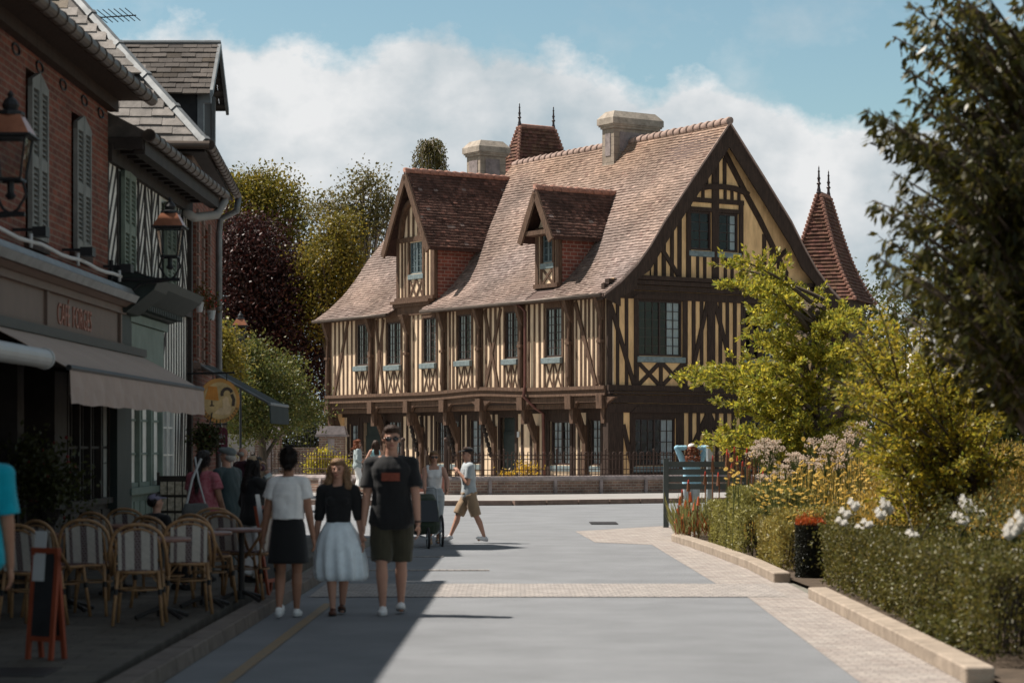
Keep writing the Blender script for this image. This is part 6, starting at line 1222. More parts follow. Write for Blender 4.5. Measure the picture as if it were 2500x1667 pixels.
# ================================================================= people
def ik(p, t, a, b_, pole):
    p, t, pole = Vector(p), Vector(t), Vector(pole); d = t - p; L_ = min(d.length, (a + b_) * .999); d = d.normalized(); t = p + d * L_
    x = (a * a - b_ * b_ + L_ * L_) / (2 * L_); h = math.sqrt(max(0, a * a - x * x)); q = (pole - d * pole.dot(d)).normalized(); return p + d * x + q * h, t
class Bod(MB):
    def cone(s, p, q, r1, r2, k=14):
        p, q = Vector(p), Vector(q); d = (q - p).normalized(); s.tube([p - d * r1 * .95, p - d * r1 * .7, p - d * r1 * .35, p] + [p.lerp(q, t) for t in (.25, .5, .75)] + [q, q + d * r2 * .35, q + d * r2 * .7, q + d * r2 * .95], [r1 * .3, r1 * .7, r1 * .93, r1] + [r1 + (r2 - r1) * t for t in (.25, .5, .75)] + [r2, r2 * .93, r2 * .7, r2 * .3], k)
    def ellip(s, c, r, M_=None, k=18):
        b0 = len(s.v); s.ball((0, 0, 0), r, k); M_ = M_ or Matrix.Identity(3)
        for i in range(b0, len(s.v)): s.v[i] = tuple(M_ @ Vector(s.v[i]) + Vector(c))
    def loft(s, secs, T_, k=28, fold=0, nf=9, ph=0, cy=0):
        vs = []; n_ = len(secs)
        for i, (z, rx, ry, y0) in enumerate(secs):
            for t in range(k):
                a = 2 * math.pi * t / k; f = 1 + fold * (1 - i / max(1, n_ - 1)) * math.sin(a * nf + ph); e = 2.5
                c, s_ = math.cos(a), math.sin(a); sq = (abs(c) ** e + abs(s_) ** e) ** (-1 / e)
                vs.append(tuple(T_(Vector((rx * c * sq * f, y0 + ry * s_ * sq * f, z)))))
        fs = [(i * k + t, i * k + (t + 1) % k, (i + 1) * k + (t + 1) % k, (i + 1) * k + t) for i in range(n_ - 1) for t in range(k)] + [tuple(range(k - 1, -1, -1)), tuple((n_ - 1) * k + t for t in range(k))]
        s.add(vs, fs, raw=True)
    def solid(s, name, m, parent, vox=.009, smooth_=2, wr=0, wsc=9):
        me = bpy.data.meshes.new('tmp'); me.from_pydata(s.v, [], s.f); bm_ = bmesh.new(); bm_.from_mesh(me); bmesh.ops.recalc_face_normals(bm_, faces=bm_.faces); bm_.to_mesh(me); bm_.free()
        o = bpy.data.objects.new('tmp', me); COL.objects.link(o); r = o.modifiers.new('r', 'REMESH'); r.mode = 'VOXEL'; r.voxel_size = vox; r.use_smooth_shade = True; sm = o.modifiers.new('s', 'SMOOTH'); sm.factor = .5; sm.iterations = smooth_
        dg = bpy.context.evaluated_depsgraph_get(); m2 = bpy.data.meshes.new_from_object(o.evaluated_get(dg)); bpy.data.objects.remove(o)
        if wr:
            k = len(m2.vertices); c = np.empty(k * 3, dtype=np.float32); nn_ = np.empty(k * 3, dtype=np.float32); m2.vertices.foreach_get('co', c); m2.vertex_normals.foreach_get('vector', nn_); c = c.reshape(-1, 3); nn_ = nn_.reshape(-1, 3)
            of = rnd.uniform(0, 50); d = np.array([noise.noise(Vector((v[0] * wsc + of, v[1] * wsc, v[2] * wsc * .55))) + .5 * noise.noise(Vector((v[0] * wsc * 2.3 + of, v[1] * wsc * 2.3, v[2] * wsc))) for v in c]); c = c + nn_ * (d[:, None] + .55) * wr; m2.vertices.foreach_set('co', c.astype(np.float32).ravel())
        m2.materials.clear(); m2.materials.append(m); m2.polygons.foreach_set('use_smooth', [True] * len(m2.polygons)); m2.name = name; m2.update(); o = bpy.data.objects.new(name, m2); COL.objects.link(o); o.parent = parent; return o
def cloth(nm, c): return mat('cloth_' + nm, c, .9, .12, 12, .15, 120, sheen=.15)
skinA = mat('skin_fair', (.50, .27, .19), .55, .08, 8, spec=.35); skinB = mat('skin_tan', (.36, .18, .115), .55, .08, 8, spec=.35)
hairB = mat('hair_brown', (.055, .03, .02), .6, .5, 30, .5, stretch=(3, 3, .5)); hairD = mat('hair_dark', (.018, .013, .012), .55, .5, 30, .5, stretch=(3, 3, .5)); hairF = mat('hair_fair', (.24, .14, .075), .6, .4, 30, .5, stretch=(3, 3, .5)); hairR = mat('hair_auburn', (.22, .07, .03), .65, .6, 40, .8); hairG = mat('hair_grey', (.35, .33, .31), .7, .3, 30)
m_lens = mat('dark_lens', (.01, .01, .012), .15, .1, 5, spec=.7); m_lip = mat('lips', (.34, .11, .09), .5, .1, 5); m_eye = mat('eye', (.03, .02, .02), .3, .1, 5)
_hm = {}
def hairm(m):
    if m.name not in _hm: c = m.node_tree.nodes['Color Ramp'].color_ramp.elements[1].color[:3]; _hm[m.name] = mat(m.name + '_strand', tuple(c), .5, .2, 20, tint=True)
    return _hm[m.name]
def person(label, px, Y, rz, H, feet, hands, skin=skinA, lean=0, female=False, top=None, bottom=None, shoes=None, hair=None, hat=None, shades=False, vox=.010, head=(0, 0), drop=0, z0=0., pole=((.5, -1, -.2), (-.5, -1, -.2)), bag=None, kneepole=(0, 1, 0), X=None, width=1.0, open_mouth=False):
    """feet/hands = right then left targets in body heights (x right, y forward, z up)"""
    x = (px - 1250) / FPX * Y if X is None else X; t = thing('person', label, 'person', (x, Y, z0), R(rz)); h = H; W_ = width
    hipz = (.52 - drop) * h; ML = Matrix.Rotation(-R(lean), 3, 'X'); hc = Vector((0, 0, hipz))
    up_ = lambda v: hc + ML @ (v - hc); S_ = lambda x_, y_, z_: up_(Vector((x_ * h, y_ * h, (z_ - drop) * h)))
    Tl = lambda v: up_(Vector((v.x * h, v.y * h, (v.z - drop) * h)))
    shw = (.098 if female else .112) * W_; J = {}
    for i, s_ in enumerate((1, -1)):
        hp = Vector((s_ * .050 * h, 0, hipz)); an_ = Vector((feet[i][0] * h, feet[i][1] * h, feet[i][2] * h + .042 * h)); kn, an2 = ik(hp, an_, .245 * h, .240 * h, Vector(kneepole) + Vector((s_ * .08, 0, 0))); J['hip', i], J['kn', i], J['an', i] = hp, kn, an2
        sh = S_(s_ * shw, -.004, .800); wr_ = Vector((hands[i][0] * h, hands[i][1] * h, hands[i][2] * h)); el, wr2 = ik(sh, wr_, .172 * h, .150 * h, pole[i]); J['sh', i], J['el', i], J['wr', i] = sh, el, wr2
    neck = S_(0, .0, .85); HR = ML.to_4x4().to_3x3() @ Matrix.Rotation(R(head[0]), 3, 'Z') @ Matrix.Rotation(-R(head[1]), 3, 'X') if True else None
    hbase = S_(0, .006, .872); hd_ = lambda x_, y_, z_: hbase + HR @ Vector((x_ * h, y_ * h, (z_ - .872) * h))
    # ---- body: one continuous surface
    b = Bod(); hpw = .096 if female else .088
    tors = [(.455, .06 * W_, .05, 0), (.49, hpw * W_, .062, 0), (.53, hpw * 1.0 * W_, .064, 0), (.60, (.068 if female else .078) * W_, .052, 0), (.66, .073 * W_, .055, .002), (.74, (.084 if female else .094) * W_, .062, .004), (.79, (.086 if female else .10) * W_, .056, 0), (.825, .07 * W_, .042, -.002), (.845, .035, .033, -.002)]
    b.loft(tors, Tl); b.cone(S_(0, -.004, .815), hd_(0, .002, .88), .036 * h, .031 * h); b.cone(S_(0, -.002, .84), hd_(0, .004, .895), .031 * h, .030 * h)
    for i, s_ in enumerate((1, -1)):
        b.cone(S_(s_ * .05, -.002, .815), J['sh', i], .034 * h, .033 * h); b.cone(J['sh', i], J['el', i], .031 * h, .024 * h); b.cone(J['el', i], J['wr', i], .025 * h, .0155 * h)
        d = (J['wr', i] - J['el', i]).normalized(); f_ = Vector((0, 1, 0)) if abs(d.y) < .85 else Vector((0, 0, 1)); wv = (f_ - d * f_.dot(d)).normalized(); nv = d.cross(wv) * (1 if s_ > 0 else -1)   # palm normal points in
        if nv.x * s_ > 0: nv = -nv
        c = J['wr', i] + d * .030 * h; Mh = Matrix((wv, nv, d)).transposed(); b.ellip(c, (.023 * h, .012 * h, .032 * h), Mh)
        for k, (o, l_) in enumerate(((.0165, .036), (.006, .041), (-.005, .038), (-.0155, .030))):
            p = c + wv * o * h + d * .022 * h; q = p + (d * .9 + nv * (.15 + .1 * k) + wv * o * 3).normalized() * l_ * .55 * h; e = q + (d * .7 + nv * (.55 + .1 * k)).normalized() * l_ * .5 * h; b.cone(p, q, .0058 * h, .0053 * h, 8); b.cone(q, e, .0053 * h, .0045 * h, 8)
        p = c + wv * .016 * h - d * .012 * h; q = p + (wv * .75 + d * .6 + nv * .25).normalized() * .024 * h; e = q + (wv * .2 + d * .9 + nv * .3).normalized() * .018 * h; b.cone(p, q, .0075 * h, .0062 * h, 8); b.cone(q, e, .006 * h, .005 * h, 8)
        kn, an, hp = J['kn', i], J['an', i], J['hip', i]; b.cone(hp, kn, .052 * h, .031 * h); cm = kn.lerp(an, .3) + Vector((0, -.008 * h, 0)); b.cone(kn, cm, .029 * h, .033 * h); b.cone(cm, an, .032 * h, .0165 * h)
        ft = Vector((an.x, an.y, 0)) ; b.cone(an, an + Vector((s_ * .004 * h, .065 * h, -.026 * h)), .018 * h, .013 * h)
    b.ellip(hd_(0, -.004, .945), (.0445 * h, .052 * h, .052 * h), HR); b.ellip(hd_(0, .014, .915), (.034 * h, .038 * h, .042 * h), HR); b.ellip(hd_(0, .032, .893), (.018 * h, .017 * h, .014 * h), HR)
    b.cone(hd_(0, .050, .943), hd_(0, .060, .922), .0055 * h, .0095 * h, 8); b.ellip(hd_(0, .046, .951), (.028 * h, .008 * h, .006 * h), HR)
    for s_ in (-1, 1): b.ellip(hd_(s_ * .044, -.004, .928), (.005 * h, .010 * h, .014 * h), HR); b.ellip(hd_(s_ * .02, .040, .922), (.014 * h, .012 * h, .012 * h), HR)
    b.solid('body', skin, t, vox, 2)
    f = MB()
    for s_ in (-1, 1): c = hd_(s_ * .0175, .0475, .938); f.ball(tuple(c), .0058 * h, 8)
    f.build('eyes', m_eye, t, smooth=True); f = Bod(); f.ellip(hd_(0, .0515, .902), (.0135 * h, .004 * h, .0035 * h), HR, 10); f.build('mouth', m_lip, t, smooth=True)
    f = Bod()
    for s_ in (-1, 1): f.ellip(hd_(s_ * .0185, .050, .9505), (.012 * h, .004 * h, .0022 * h), HR, 8)
    f.build('eyebrows', hairB if not hair else hair[1], t)
    # ---- top
    if top:
        col, sleeve, hem = top['m'], top.get('sleeve', .5), top.get('hem', .47); e = top.get('e', .010); neckz = top.get('neck', .842); b = Bod()
        secs = []
        for z_ in [hem + (neckz - hem) * i / 12 for i in range(13)]:
            for (za, xa, ya, oa), (zb, xb, yb, ob) in zip(tors, tors[1:]):
                if za <= z_ <= zb: q = (z_ - za) / (zb - za); secs.append((z_, xa + (xb - xa) * q + e * (1.4 if z_ < .7 else 1), ya + (yb - ya) * q + e * (1.3 if z_ < .7 else .9), oa)); break
        if top.get('loose'): secs = [(z_, rx + top['loose'] * (1 - (z_ - hem) / (neckz - hem)), ry + top['loose'] * .8 * (1 - (z_ - hem) / (neckz - hem)), o) for z_, rx, ry, o in secs]
        b.loft(secs, Tl)
        if female:
            for s_ in (-1, 1): b.ellip(S_(s_ * .036, .048, .735), (.034 * h, .028 * h, .034 * h))
        for i, s_ in enumerate((1, -1)):
            if sleeve <= 0:
                continue
            b.cone(S_(s_ * .040, -.002, .808), J['sh', i], .042 * h, .039 * h); A, E_, W2 = J['sh', i], J['el', i], J['wr', i]
            if sleeve <= 1: q = A.lerp(E_, sleeve); d = (E_ - A).normalized(); b.tube([A - d * .01 * h, A, A.lerp(q, .5), q], [.02 * h, .037 * h, .038 * h, .038 * h * top.get('flare', 1)], 16)
            else: b.cone(A, E_, .040 * h, .031 * h); q = E_.lerp(W2, sleeve - 1); b.tube([E_, q], [.031 * h, .024 * h], 14)
        if sleeve <= 0:
            for s_ in (-1, 1): b.tube([S_(s_ * .062, .03, .79), S_(s_ * .066, .01, .842), S_(s_ * .062, -.03, .80)], .016 * h, 8)
        b.solid('shirt', col, t, max(.008, vox), 2, wr=top.get('wr', .010))
        if 'print' in top:
            g = MB(); x0, x1, za, zb = top['print']; k = 14; vs = []
            for j in range(2):
                for i in range(k + 1): xx = x0 + (x1 - x0) * i / k; vs.append(tuple(S_(xx, .0715 * (1 - abs(xx / .105) ** 2.5) ** .4 + .022, za + (zb - za) * j)))
            g.add(vs, [(i, i + 1, k + 2 + i, k + 1 + i) for i in range(k)], raw=True); po = g.build('chest_print', top['pm'], t, fix=False); po.modifiers.new('t', 'SOLIDIFY').thickness = .003
    # ---- bottom
    if bottom:
        kd, col = bottom['kind'], bottom['m']; wz = bottom.get('waist', .60)
        if kd == 'skirt':
            ln = bottom['len']; fl_ = bottom['flare']; b = Bod(); secs = []
            for i in range(15):
                q = i / 14; z_ = wz - (wz - ln) * (1 - q); w_ = 1 - q; puff = bottom.get('puff', 0) * math.sin(min(1, w_ * 1.05) * math.pi) * .3 - (bottom.get('puff', 0) * .25 if i == 0 else 0); secs.append((z_, .080 + .012 * min(1, w_ * 5) + fl_ * w_ + puff * 1.0, .062 + .008 * min(1, w_ * 5) + fl_ * .8 * w_ + puff, bottom.get('y', 0) * w_))
            Ts = lambda v: Vector((v.x * h + bottom.get('sx', 0) * h * max(0, wz - v.z) / (wz - ln), v.y * h, (v.z - drop) * h)); b.loft(secs, Ts, 72, bottom.get('fold', .05), bottom.get('nf', 9)); b.build('skirt', col, t, smooth=True)
        else:
            b = Bod(); b.loft([(.47, .088 * W_, .074, 0), (.53, (hpw + .014) * W_, .084, 0), (wz, (.078 if female else .088) * W_, .064, 0)], Tl)
            for i, s_ in enumerate((1, -1)):
                hp, kn, an = J['hip', i], J['kn', i], J['an', i]; ext = bottom['len']; w2 = bottom.get('wide', 1); hp2 = hp + Vector((s_ * .002 * h, 0, -.01 * h))
                if ext <= 1: q = hp.lerp(kn, ext); b.tube([hp2 + Vector((0, 0, .03 * h)), hp2, hp2.lerp(q, .5), q], [.05 * h, .062 * h, .056 * h * w2, .050 * h * w2], 18)
                else: b.tube([hp2 + Vector((0, 0, .03 * h)), hp2, kn, kn.lerp(an, .5), kn.lerp(an, ext - 1)], [.05 * h, .060 * h, .041 * h * w2, .038 * h * w2, .034 * h * w2], 18)
            b.solid('trousers' if ext > 1 else 'shorts', col, t, max(.008, vox), 2, wr=.011)
            if bottom.get('belt'): b = Bod(); b.loft([(wz - .012, .09, .067, 0), (wz + .006, .09, .067, 0)], Tl); b.build('belt', m_black, t)
    for i, s_ in enumerate((1, -1)):
        an = J['an', i]; col, sole = shoes if shoes else (m_white, m_paper); zt = an.z - .042 * h; pit = R(feet[i][3]) if len(feet[i]) > 3 else 0; Mf = Matrix.Rotation(-pit, 3, 'X'); b = Bod()
        pv = Vector((an.x, an.y, zt + .004)); sc = h
        def fp(x_, y_, z_): return pv + Mf @ Vector((x_ * sc, y_ * sc, z_ * sc))
        b.ellip(fp(0, -.008, .022), (.023 * h, .030 * h, .022 * h), Mf); b.ellip(fp(0, .045, .018), (.027 * h, .052 * h, .019 * h), Mf); b.ellip(fp(0, .02, .028), (.021 * h, .035 * h, .022 * h), Mf); b.ellip(fp(0, -.002, .038), (.021 * h, .023 * h, .016 * h), Mf)
        sh_ = b.solid('shoe', col, t, .007, 1); b = Bod(); b.ellip(fp(0, .030, .006), (.028 * h, .070 * h, .0075 * h), Mf, 16); b.build('sole', sole, sh_, smooth=True)
    # ---- hair, hat
    if hair:
        kd, hm = hair; b = Bod()
        if kd == 'none': pass
        else:
            b.ellip(hd_(0, -.016, .954), (.0475 * h, .052 * h, .050 * h), HR)
            if kd == 'short': b.ellip(hd_(0, .002, .982), (.042 * h, .047 * h, .024 * h), HR); b.ellip(hd_(0, .03, .990), (.030 * h, .020 * h, .013 * h), HR)
            if kd in ('long', 'wavy', 'tail', 'bun', 'curly'):
                b.ellip(hd_(0, .004, .982), (.045 * h, .048 * h, .025 * h), HR)
            if kd in ('wavy', 'long'):
                for s_ in (-1, 1):
                    for j in range(6): b.ellip(hd_(s_ * (.046 + .004 * j + .003 * math.sin(j * 2)), -.010 + .003 * j, .945 - .024 * j), ((.019 + .002 * j * (kd == 'wavy')) * h, .026 * h, .022 * h), HR, 12)
                for j in range(7): b.ellip(hd_(0, -.040 - .004 * j, .93 - .027 * j), (.047 * h, .024 * h, .026 * h), HR, 14)
            if kd == 'tail':
                for j in range(9): b.ellip(hd_(.004 * math.sin(j), -.062 - .003 * j, .945 - .028 * j), ((.022 - .0012 * j) * h, .018 * h, .022 * h), HR, 10)
            if kd == 'bun': b.ellip(hd_(0, -.040, 1.0), (.026 * h, .026 * h, .024 * h), HR); b.ellip(hd_(0, -.05, .91), (.03 * h, .018 * h, .02 * h), HR)
            if kd == 'curly':
                for j in range(150): a = rnd.uniform(0, 6.283); r_ = rnd.uniform(.6, 1); zz = rnd.uniform(.84, .985) if not hat else rnd.uniform(.82, .955); yy = -.012 + .052 * r_ * math.sin(a); 
                # placed again below with a check that the face stays free
                for j in range(220):
                    a = rnd.uniform(0, 6.283); zz = rnd.uniform(.83 if not hat else .765, .955 if hat else .99); ww = .058 + .018 * (zz < .93) + .012 * (zz < .87); x_, y_ = ww * math.cos(a), (-.018 if zz > .85 else -.085) + .055 * math.sin(a)
                    if y_ > .018 and zz < .965: continue
                    b.ellip(hd_(x_, y_, zz), (.0105 * h, .0105 * h, .0105 * h), HR, 8)
            if kd == 'side': b = Bod(); b.ellip(hd_(0, -.022, .930), (.0455 * h, .042 * h, .03 * h), HR)
            ho = b.solid('hair', hm, t, max(.006, vox * .8), 1, wr=.008, wsc=30)
            V_ = np.array([v.co for v in ho.data.vertices]); cc = np.array(hd_(0, -.005, .95)); k_ = min(len(V_), 2600 if kd != 'short' else 900); hf = np.array(HR @ Vector((0, 1, 0))); V_ = V_[((V_ - cc) @ hf < (.018 if kd not in ('short', 'side') else 9) * h)]; V_ = V_[nr.permutation(len(V_))[:k_]]; o_ = nrm(V_ - cc)
            dd = {'short': o_ * .8 + np.array([0, 0, .2]), 'side': o_ * .3 + np.array([0, 0, -.4]), 'bun': o_ * .5, 'curly': o_}.get(kd, o_ * .28 + np.array([0, 0, -1.]))
            if kd != 'side': leafobj('hair_strands', V_ - o_ * .004, {'short': .016, 'bun': .03, 'curly': .035}.get(kd, .085) * h / 1.6, {'short': .12, 'bun': .1}.get(kd, .045), hairm(hm), ho, dirs=dd, spread=.28 if kd != 'curly' else .8, tintr=(.6, 1.7))
    if hat:
        kd, hm = hat; b = Bod(); b.ellip(hd_(0, -.008, .972), (.052 * h, .060 * h, .038 * h), HR)
        if kd == 'cap': b.ellip(hd_(0, .066, .962), (.038 * h, .040 * h, .006 * h), HR @ Matrix.Rotation(R(-12), 3, 'X'))
        if kd == 'flat': b.ellip(hd_(0, .02, .972), (.054 * h, .066 * h, .028 * h), HR); b.ellip(hd_(0, .068, .955), (.036 * h, .024 * h, .005 * h), HR)
        if kd == 'backcap': b.ellip(hd_(0, .05, .962), (.034 * h, .034 * h, .006 * h), HR)
        b.solid('cap', hm, t, .007, 1)
    if shades:
        b = Bod()
        for s_ in (-1, 1): b.ellip(hd_(s_ * .019, .0545, .937), (.0175 * h, .006 * h, .0125 * h), HR, 14)
        b.tube([hd_(-.02, .058, .943), hd_(.02, .058, .943)], .0025 * h, 6)
        for s_ in (-1, 1): b.tube([hd_(s_ * .034, .053, .941), hd_(s_ * .046, .02, .94), hd_(s_ * .046, -.01, .938)], .0022 * h, 6)
        b.build('sunglasses', m_lens, t, smooth=True)
    t['_'] = 0; del t['_']; return t, J, S_, hd_
c_black = cloth('black', (.014, .014, .015)); c_white = cloth('white', (.80, .79, .78)); c_blue = cloth('pale_blue', (.40, .56, .66)); c_khaki = cloth('dark_khaki', (.05, .045, .028)); c_sand = cloth('sand', (.33, .23, .145)); c_grey = cloth('heather_grey', (.42, .46, .48)); c_navy = cloth('dark_teal', (.03, .05, .055)); c_maroon = cloth('maroon', (.06, .02, .035)); c_turq = cloth('turquoise', (.0, .30, .40)); c_skirtw = cloth('sky_white', (.80, .88, .93))
c_pink = mat('cloth_pink_pattern', (.50, .20, .22), .9, .6, 28, .2, 90, col2=(.30, .045, .07)); c_strp = mat('cloth_grey_stripe', (.40, .46, .47), .9, .5, 60, .1); c_rust = mat('print_rust', (.24, .065, .04), .8, .3, 60); c_tan = cloth('tan', (.42, .30, .19)); c_lav = cloth('lavender', (.22, .20, .28)); c_lblue = cloth('light_blue_jacket', (.33, .58, .72))
shW = (c_white, m_paper); shB = (c_black, c_black)
# tall man walking towards the camera
man, Jm, Sm, Hm = person('tall man in black t-shirt with rust print, dark shorts and sunglasses, walking forwards', 956, 22.0, 180, 1.83, [(.045, .02, .0), (-.045, -.10, .01, -12)], [(.150, .05, .44), (-.145, .09, .47)], lean=1, top=dict(m=c_black, sleeve=.72, hem=.46, e=.016, loose=.014, flare=1.12, print=(-.048, .048, .715, .758), pm=c_rust), bottom=dict(kind='shorts', m=c_khaki, len=.95, waist=.535, wide=1.08), shoes=shW, hair=('short', hairB), shades=True, vox=.008, head=(6, 2), pole=((.6, -.9, 0), (-.6, -.9, 0)), width=.95)
b = MB(); w_ = Jm['wr', 1]; b.tube([tuple(w_ + Vector((.026 * math.cos(a), .026 * math.sin(a), .015))) for a in [i * .5236 for i in range(12)]], .008, 6, closed=True); b.build('wristwatch', m_black, man)
# young woman beside him
person('young woman with wavy fair hair, black top and billowing pale skirt', 826, 22.0, 180, 1.51, [(.03, .06, .0), (-.02, -.07, .01, -14)], [(.155, -.02, .42), (-.175, .06, .40)], female=True, top=dict(m=c_black, sleeve=1.15, hem=.575, e=.004, neck=.825), bottom=dict(kind='skirt', m=c_skirtw, len=.225, flare=.075, fold=.11, nf=13, puff=.09, sx=-.02, waist=.60), shoes=(mat('brown_leather', (.10, .04, .025), .5, .2, 8), c_black), hair=('wavy', hairF), vox=.008, head=(-8, 0))
# woman walking away with a bun
person('woman seen from behind with dark hair bun, white blouse and black skirt', 704, 21.6, -4, 1.60, [(.035, .09, .0), (-.045, -.06, .02, -25)], [(.150, .03, .45), (-.165, .04, .44)], skin=skinB, female=True, width=.93, top=dict(m=c_white, sleeve=.5, hem=.595, e=.006, flare=1.15, loose=.022), bottom=dict(kind='skirt', m=c_black, len=.33, flare=.03, fold=.015, nf=6, waist=.615), shoes=shW, hair=('bun', hairD), vox=.008, head=(5, 0))
# man in cap farther down the road
person('man in black cap, pale grey t-shirt and sand shorts striding left', 1145, 38.0, 100, 1.60, [(.05, .20, .01, 18), (-.05, -.16, .01, -14)], [(.115, .03, .46), (-.04, .11, .74)], top=dict(m=c_grey, sleeve=.7, hem=.46, e=.012, flare=1.1), bottom=dict(kind='shorts', m=c_sand, len=.98, waist=.56, wide=1.1), shoes=shW, hair=('short', hairB), hat=('cap', c_black), vox=.010, head=(15, -4), lean=2, pole=((.3, -1, 0), (-.5, -.6, -.8)))
# woman pushing the stroller
person('woman in white tank top, sunglasses pushing a dark green three-wheeled stroller', 1060, 37.3, 182, 1.54, [(.04, .06, .0), (-.04, -.10, .01, -15)], [(.10, .24, .58), (-.14, .24, .60)], female=True, top=dict(m=c_white, sleeve=0, hem=.50, e=.004, neck=.80), bottom=dict(kind='trousers', m=c_grey, len=1.3, waist=.6), shoes=(c_tan, c_white), hair=('tail', hairF), shades=True, vox=.010, head=(4, 0), pole=((1, -.4, -.3), (-1, -.4, -.3)))
stt = thing('stroller', 'dark green jogging stroller with bicycle wheels pushed by the woman in white', 'stroller', ((1036 - 1250) / FPX * 36.6, 36.6, 0), R(8))
def wheel(c, r, ax, parent):
    f = Fr(c, (0, 1, 0) if ax == 'x' else (1, 0, 0), (1, 0, 0) if ax == 'x' else (0, 1, 0)); b = MB(f); b.tube([(r * math.cos(a), 0, r * math.sin(a)) for a in [i * .2618 for i in range(24)]], .02, 8, closed=True); w_ = b.build('wheel', m_black, parent, smooth=True); b = MB(f); b.tube([((r - .03) * math.cos(a), 0, (r - .03) * math.sin(a)) for a in [i * .2618 for i in range(24)]], .008, 5, closed=True)
    for i in range(14): a = i * .4488; b.tube([(0, .015 * (-1) ** i, 0), ((r - .03) * math.cos(a), 0, (r - .03) * math.sin(a))], .0022, 4)
    b.tube([(0, -.04, 0), (0, .04, 0)], .02, 8); b.build('rim', m_steel, w_)
wheel((.29, .10, .25), .25, 'x', stt); wheel((-.29, .10, .25), .25, 'x', stt); wheel((0, -.62, .16), .16, 'x', stt)
m_strf = cloth('stroller_green', (.035, .05, .032)); b = Bod()
b.loft([(.22, .20, .28, -.05), (.35, .24, .32, -.05), (.58, .22, .27, 0), (.78, .19, .17, .06), (.85, .15, .08, .10)], lambda v: v); b.solid('cabin', m_strf, stt, .014, 2, wr=.01)
b = MB(); b.poly([], 0, 0) if False else b.add([(-.20, -.375, .42), (.20, -.375, .42), (.17, -.27, .76), (-.17, -.27, .76)], [(0, 1, 2, 3)]); b.build('window', m_lens, stt)
b = MB(); b.tube([(-.25, .2, .5), (-.24, .42, .92), (-.2, .46, .95), (.2, .46, .95), (.24, .42, .92), (.25, .2, .5)], .014, 8); b.tube([(-.3, .1, .25), (.3, .1, .25)], .014, 6); b.tube([(-.24, 0, .24), (-.05, -.6, .18)], .014, 6); b.tube([(.24, 0, .24), (.05, -.6, .18)], .014, 6); b.build('frame', m_steel, stt, smooth=True)
# two women by the railing
person('woman with short auburn curls, sunglasses and grey striped shirt by the railing', 873, 68.9, -85, 1.66, [(.04, .02, 0), (-.04, -.03, 0)], [(.12, .13, .58), (-.10, .16, .60)], female=True, top=dict(m=c_strp, sleeve=1.5, hem=.47, e=.014), bottom=dict(kind='trousers', m=c_white, len=1.55, waist=.58), shoes=shB, hair=('curly', hairR), shades=True, vox=.014, z0=.13)
person('woman with long brown hair and sleeveless mint top, back turned, by the railing', 917, 69.2, 20, 1.64, [(.04, .02, 0), (-.04, -.02, 0)], [(.13, .14, .62), (-.16, .12, .60)], female=True, top=dict(m=mat('cloth_mint', (.36, .62, .66), .9, .1, 12), sleeve=0, hem=.5, e=.008), bottom=dict(kind='trousers', m=c_navy, len=1.8, waist=.6), shoes=shB, hair=('long', hairB), vox=.014, z0=.13)
# people on the pavement
person('woman with dark ponytail and pink patterned top, seen from behind', 496, 25.4, -28, 1.46, [(.04, .02, 0), (-.05, -.04, 0)], [(.17, .06, .50), (-.16, .04, .47)], skin=skinB, female=True, top=dict(m=c_pink, sleeve=.55, hem=.47, e=.014, loose=.02, flare=1.15), bottom=dict(kind='trousers', m=c_navy, len=1.9, waist=.6), shoes=shB, hair=('tail', hairD), vox=.009, z0=.12, width=1.1)
bg_ = thing('shoulder_bag', 'grey canvas bag with pale strap hanging across the back of the woman in pink', 'bag', ((478 - 1250) / FPX * 25.1, 25.12, .70)); b = Bod(); b.loft([(0, .16, .04, 0), (.05, .18, .06, 0), (.22, .15, .05, 0), (.30, .13, .02, 0)], lambda v: v); b.solid('bag_body', cloth('bag_grey', (.13, .13, .125)), bg_, .012, 2, wr=.01); b = MB(); b.tube([(-.11, 0, .27), (-.04, .0, .58), (.05, .06, .80)], .014, 6); b.tube([(.11, 0, .27), (.03, .0, .55), (-.02, .06, .82)], .010, 6); b.build('strap', m_paper, bg_)
person('older man with grey flat cap and dark teal polo shirt looking down, in profile', 558, 26.3, 62, 1.50, [(.05, .02, 0), (-.05, -.04, 0)], [(.12, .17, .58), (-.10, .18, .60)], top=dict(m=c_navy, sleeve=.75, hem=.46, e=.016, loose=.01, flare=1.15), bottom=dict(kind='trousers', m=c_navy, len=1.9, waist=.58), shoes=shB, hair=('side', hairG), hat=('flat', mat('cap_felt', (.16, .18, .18), .95, .2, 9)), vox=.009, z0=.12, head=(8, -16), width=1.12, lean=3)
b_, Jb, Sb, Hb = person('woman in black with tan cap and white trousers drinking from a bottle', 618, 25.2, -55, 1.40, [(.04, .03, 0), (-.04, -.03, 0)], [(.06, .12, .83), (-.13, .05, .50)], skin=skinB, female=True, top=dict(m=c_black, sleeve=1.7, hem=.46, e=.016, loose=.01), bottom=dict(kind='trousers', m=c_white, len=1.9, waist=.56, wide=1.35), shoes=shB, hair=('long', hairD), hat=('cap', c_tan), vox=.009, z0=.12, head=(0, 8), pole=((.7, .3, -1), (-.6, -1, 0)))
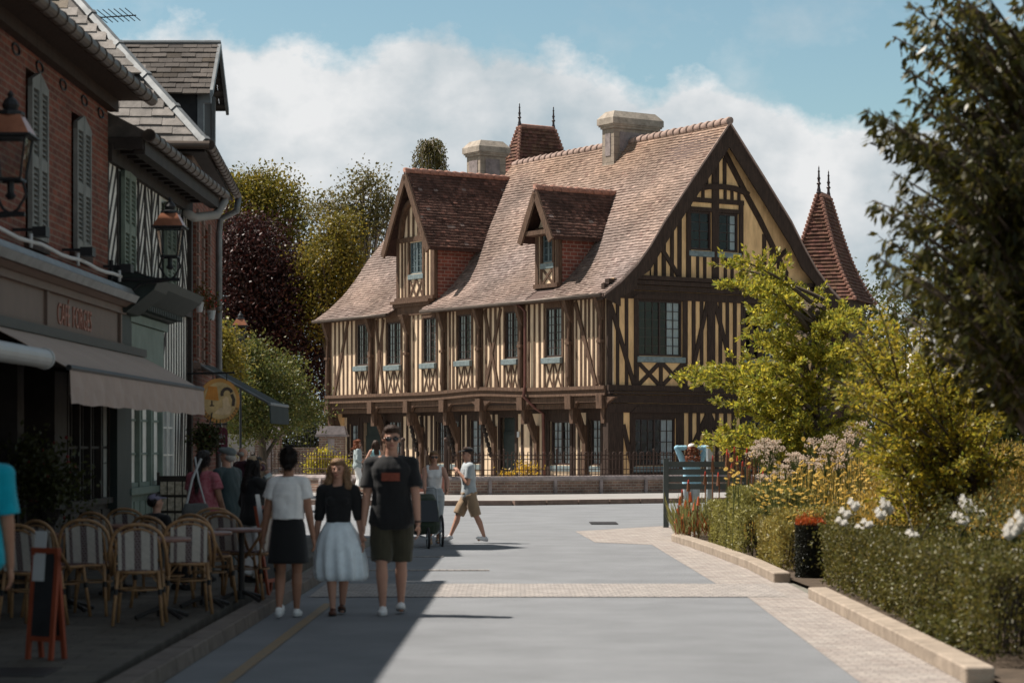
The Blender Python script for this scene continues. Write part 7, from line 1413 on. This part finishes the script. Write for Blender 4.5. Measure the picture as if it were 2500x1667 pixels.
bt_ = thing('water_bottle', 'clear plastic bottle held to the mouth of the woman in black', 'bottle', (0, 0, 0)); mw = b_.matrix_basis @ Vector((0, 0, 0)); Rz_ = Matrix.Rotation(R(-55), 3, 'Z'); wp = Vector(b_.location) + Rz_ @ (Jb['wr', 0] + Vector((-.0, .03, .05))); bt_.location = wp; bt_.rotation_euler = (R(62), 0, R(-55 + 180)); b = MB(); b.lathe((0, 0, -.12), [(.03, 0), (.034, .02), (.034, .13), (.03, .17), (.012, .21), (.012, .24)], 14); b.build('bottle_body', m_lampglass, bt_, smooth=True); b = MB(); b.lathe((0, 0, -.115), [(.027, 0), (.030, .015), (.030, .09)], 12); b.build('water', mat('water_clear', (.45, .52, .56), .1, .1, 5, spec=.8), bt_, smooth=True)
person('bald older man in maroon top raising a phone behind the others', 592, 41.0, -50, 1.60, [(.05, .02, 0), (-.05, -.04, 0)], [(.05, .24, .82), (-.12, .05, .5)], top=dict(m=c_maroon, sleeve=1.6, hem=.46, e=.016), bottom=dict(kind='trousers', m=c_navy, len=1.9, waist=.58), shoes=shB, hair=('side', hairG), vox=.013, head=(0, 0))
p = at(618, 1118, 40.7); b = MB(); b.box(p.x - .035, p.x + .035, 40.7, 40.71, p.z - .07, p.z + .07); tag(b.build('phone', m_black), 'dark phone held up by the bald man in maroon', 'phone')
person('seated figure in black with a lavender cap at the back row of chairs', 382, 23.7, -42, 1.30, [(.06, .24, 0), (-.06, .24, 0)], [(.10, .16, .44), (-.10, .16, .44)], top=dict(m=c_black, sleeve=1.7, hem=.46, e=.016), bottom=dict(kind='trousers', m=c_black, len=1.9, waist=.58), shoes=shB, hair=('short', hairD), hat=('cap', c_lav), vox=.010, z0=.12, drop=.22, head=(-20, -10), width=1.15)
person('person in turquoise t-shirt cut off by the left edge, arm hanging down', 0, 13.4, 8, 1.70, [(.05, .05, 0), (-.05, -.05, 0)], [(.15, .03, .435), (-.15, .02, .44)], X=-3.23, skin=skinB, top=dict(m=c_turq, sleeve=.8, hem=.46, e=.016, loose=.01, flare=1.15), bottom=dict(kind='trousers', m=c_black, len=1.9, waist=.58), shoes=shB, hair=('short', hairD), vox=.009, z0=.12, width=1.12)
person('person in light blue jacket with curly auburn hair, hands raised to a pale cap', 1689, 47.5, 4, 1.66, [(.05, .0, 0), (-.05, .0, 0)], [(.045, .0, .955), (-.045, .0, .955)], top=dict(m=c_lblue, sleeve=1.85, hem=.46, e=.018), bottom=dict(kind='trousers', m=c_grey, len=1.9, waist=.58), shoes=shW, hair=('curly', hairR), hat=('backcap', c_white), vox=.011, pole=((1, -.1, -.75), (-1, -.1, -.75)), z0=.0, width=1.05)
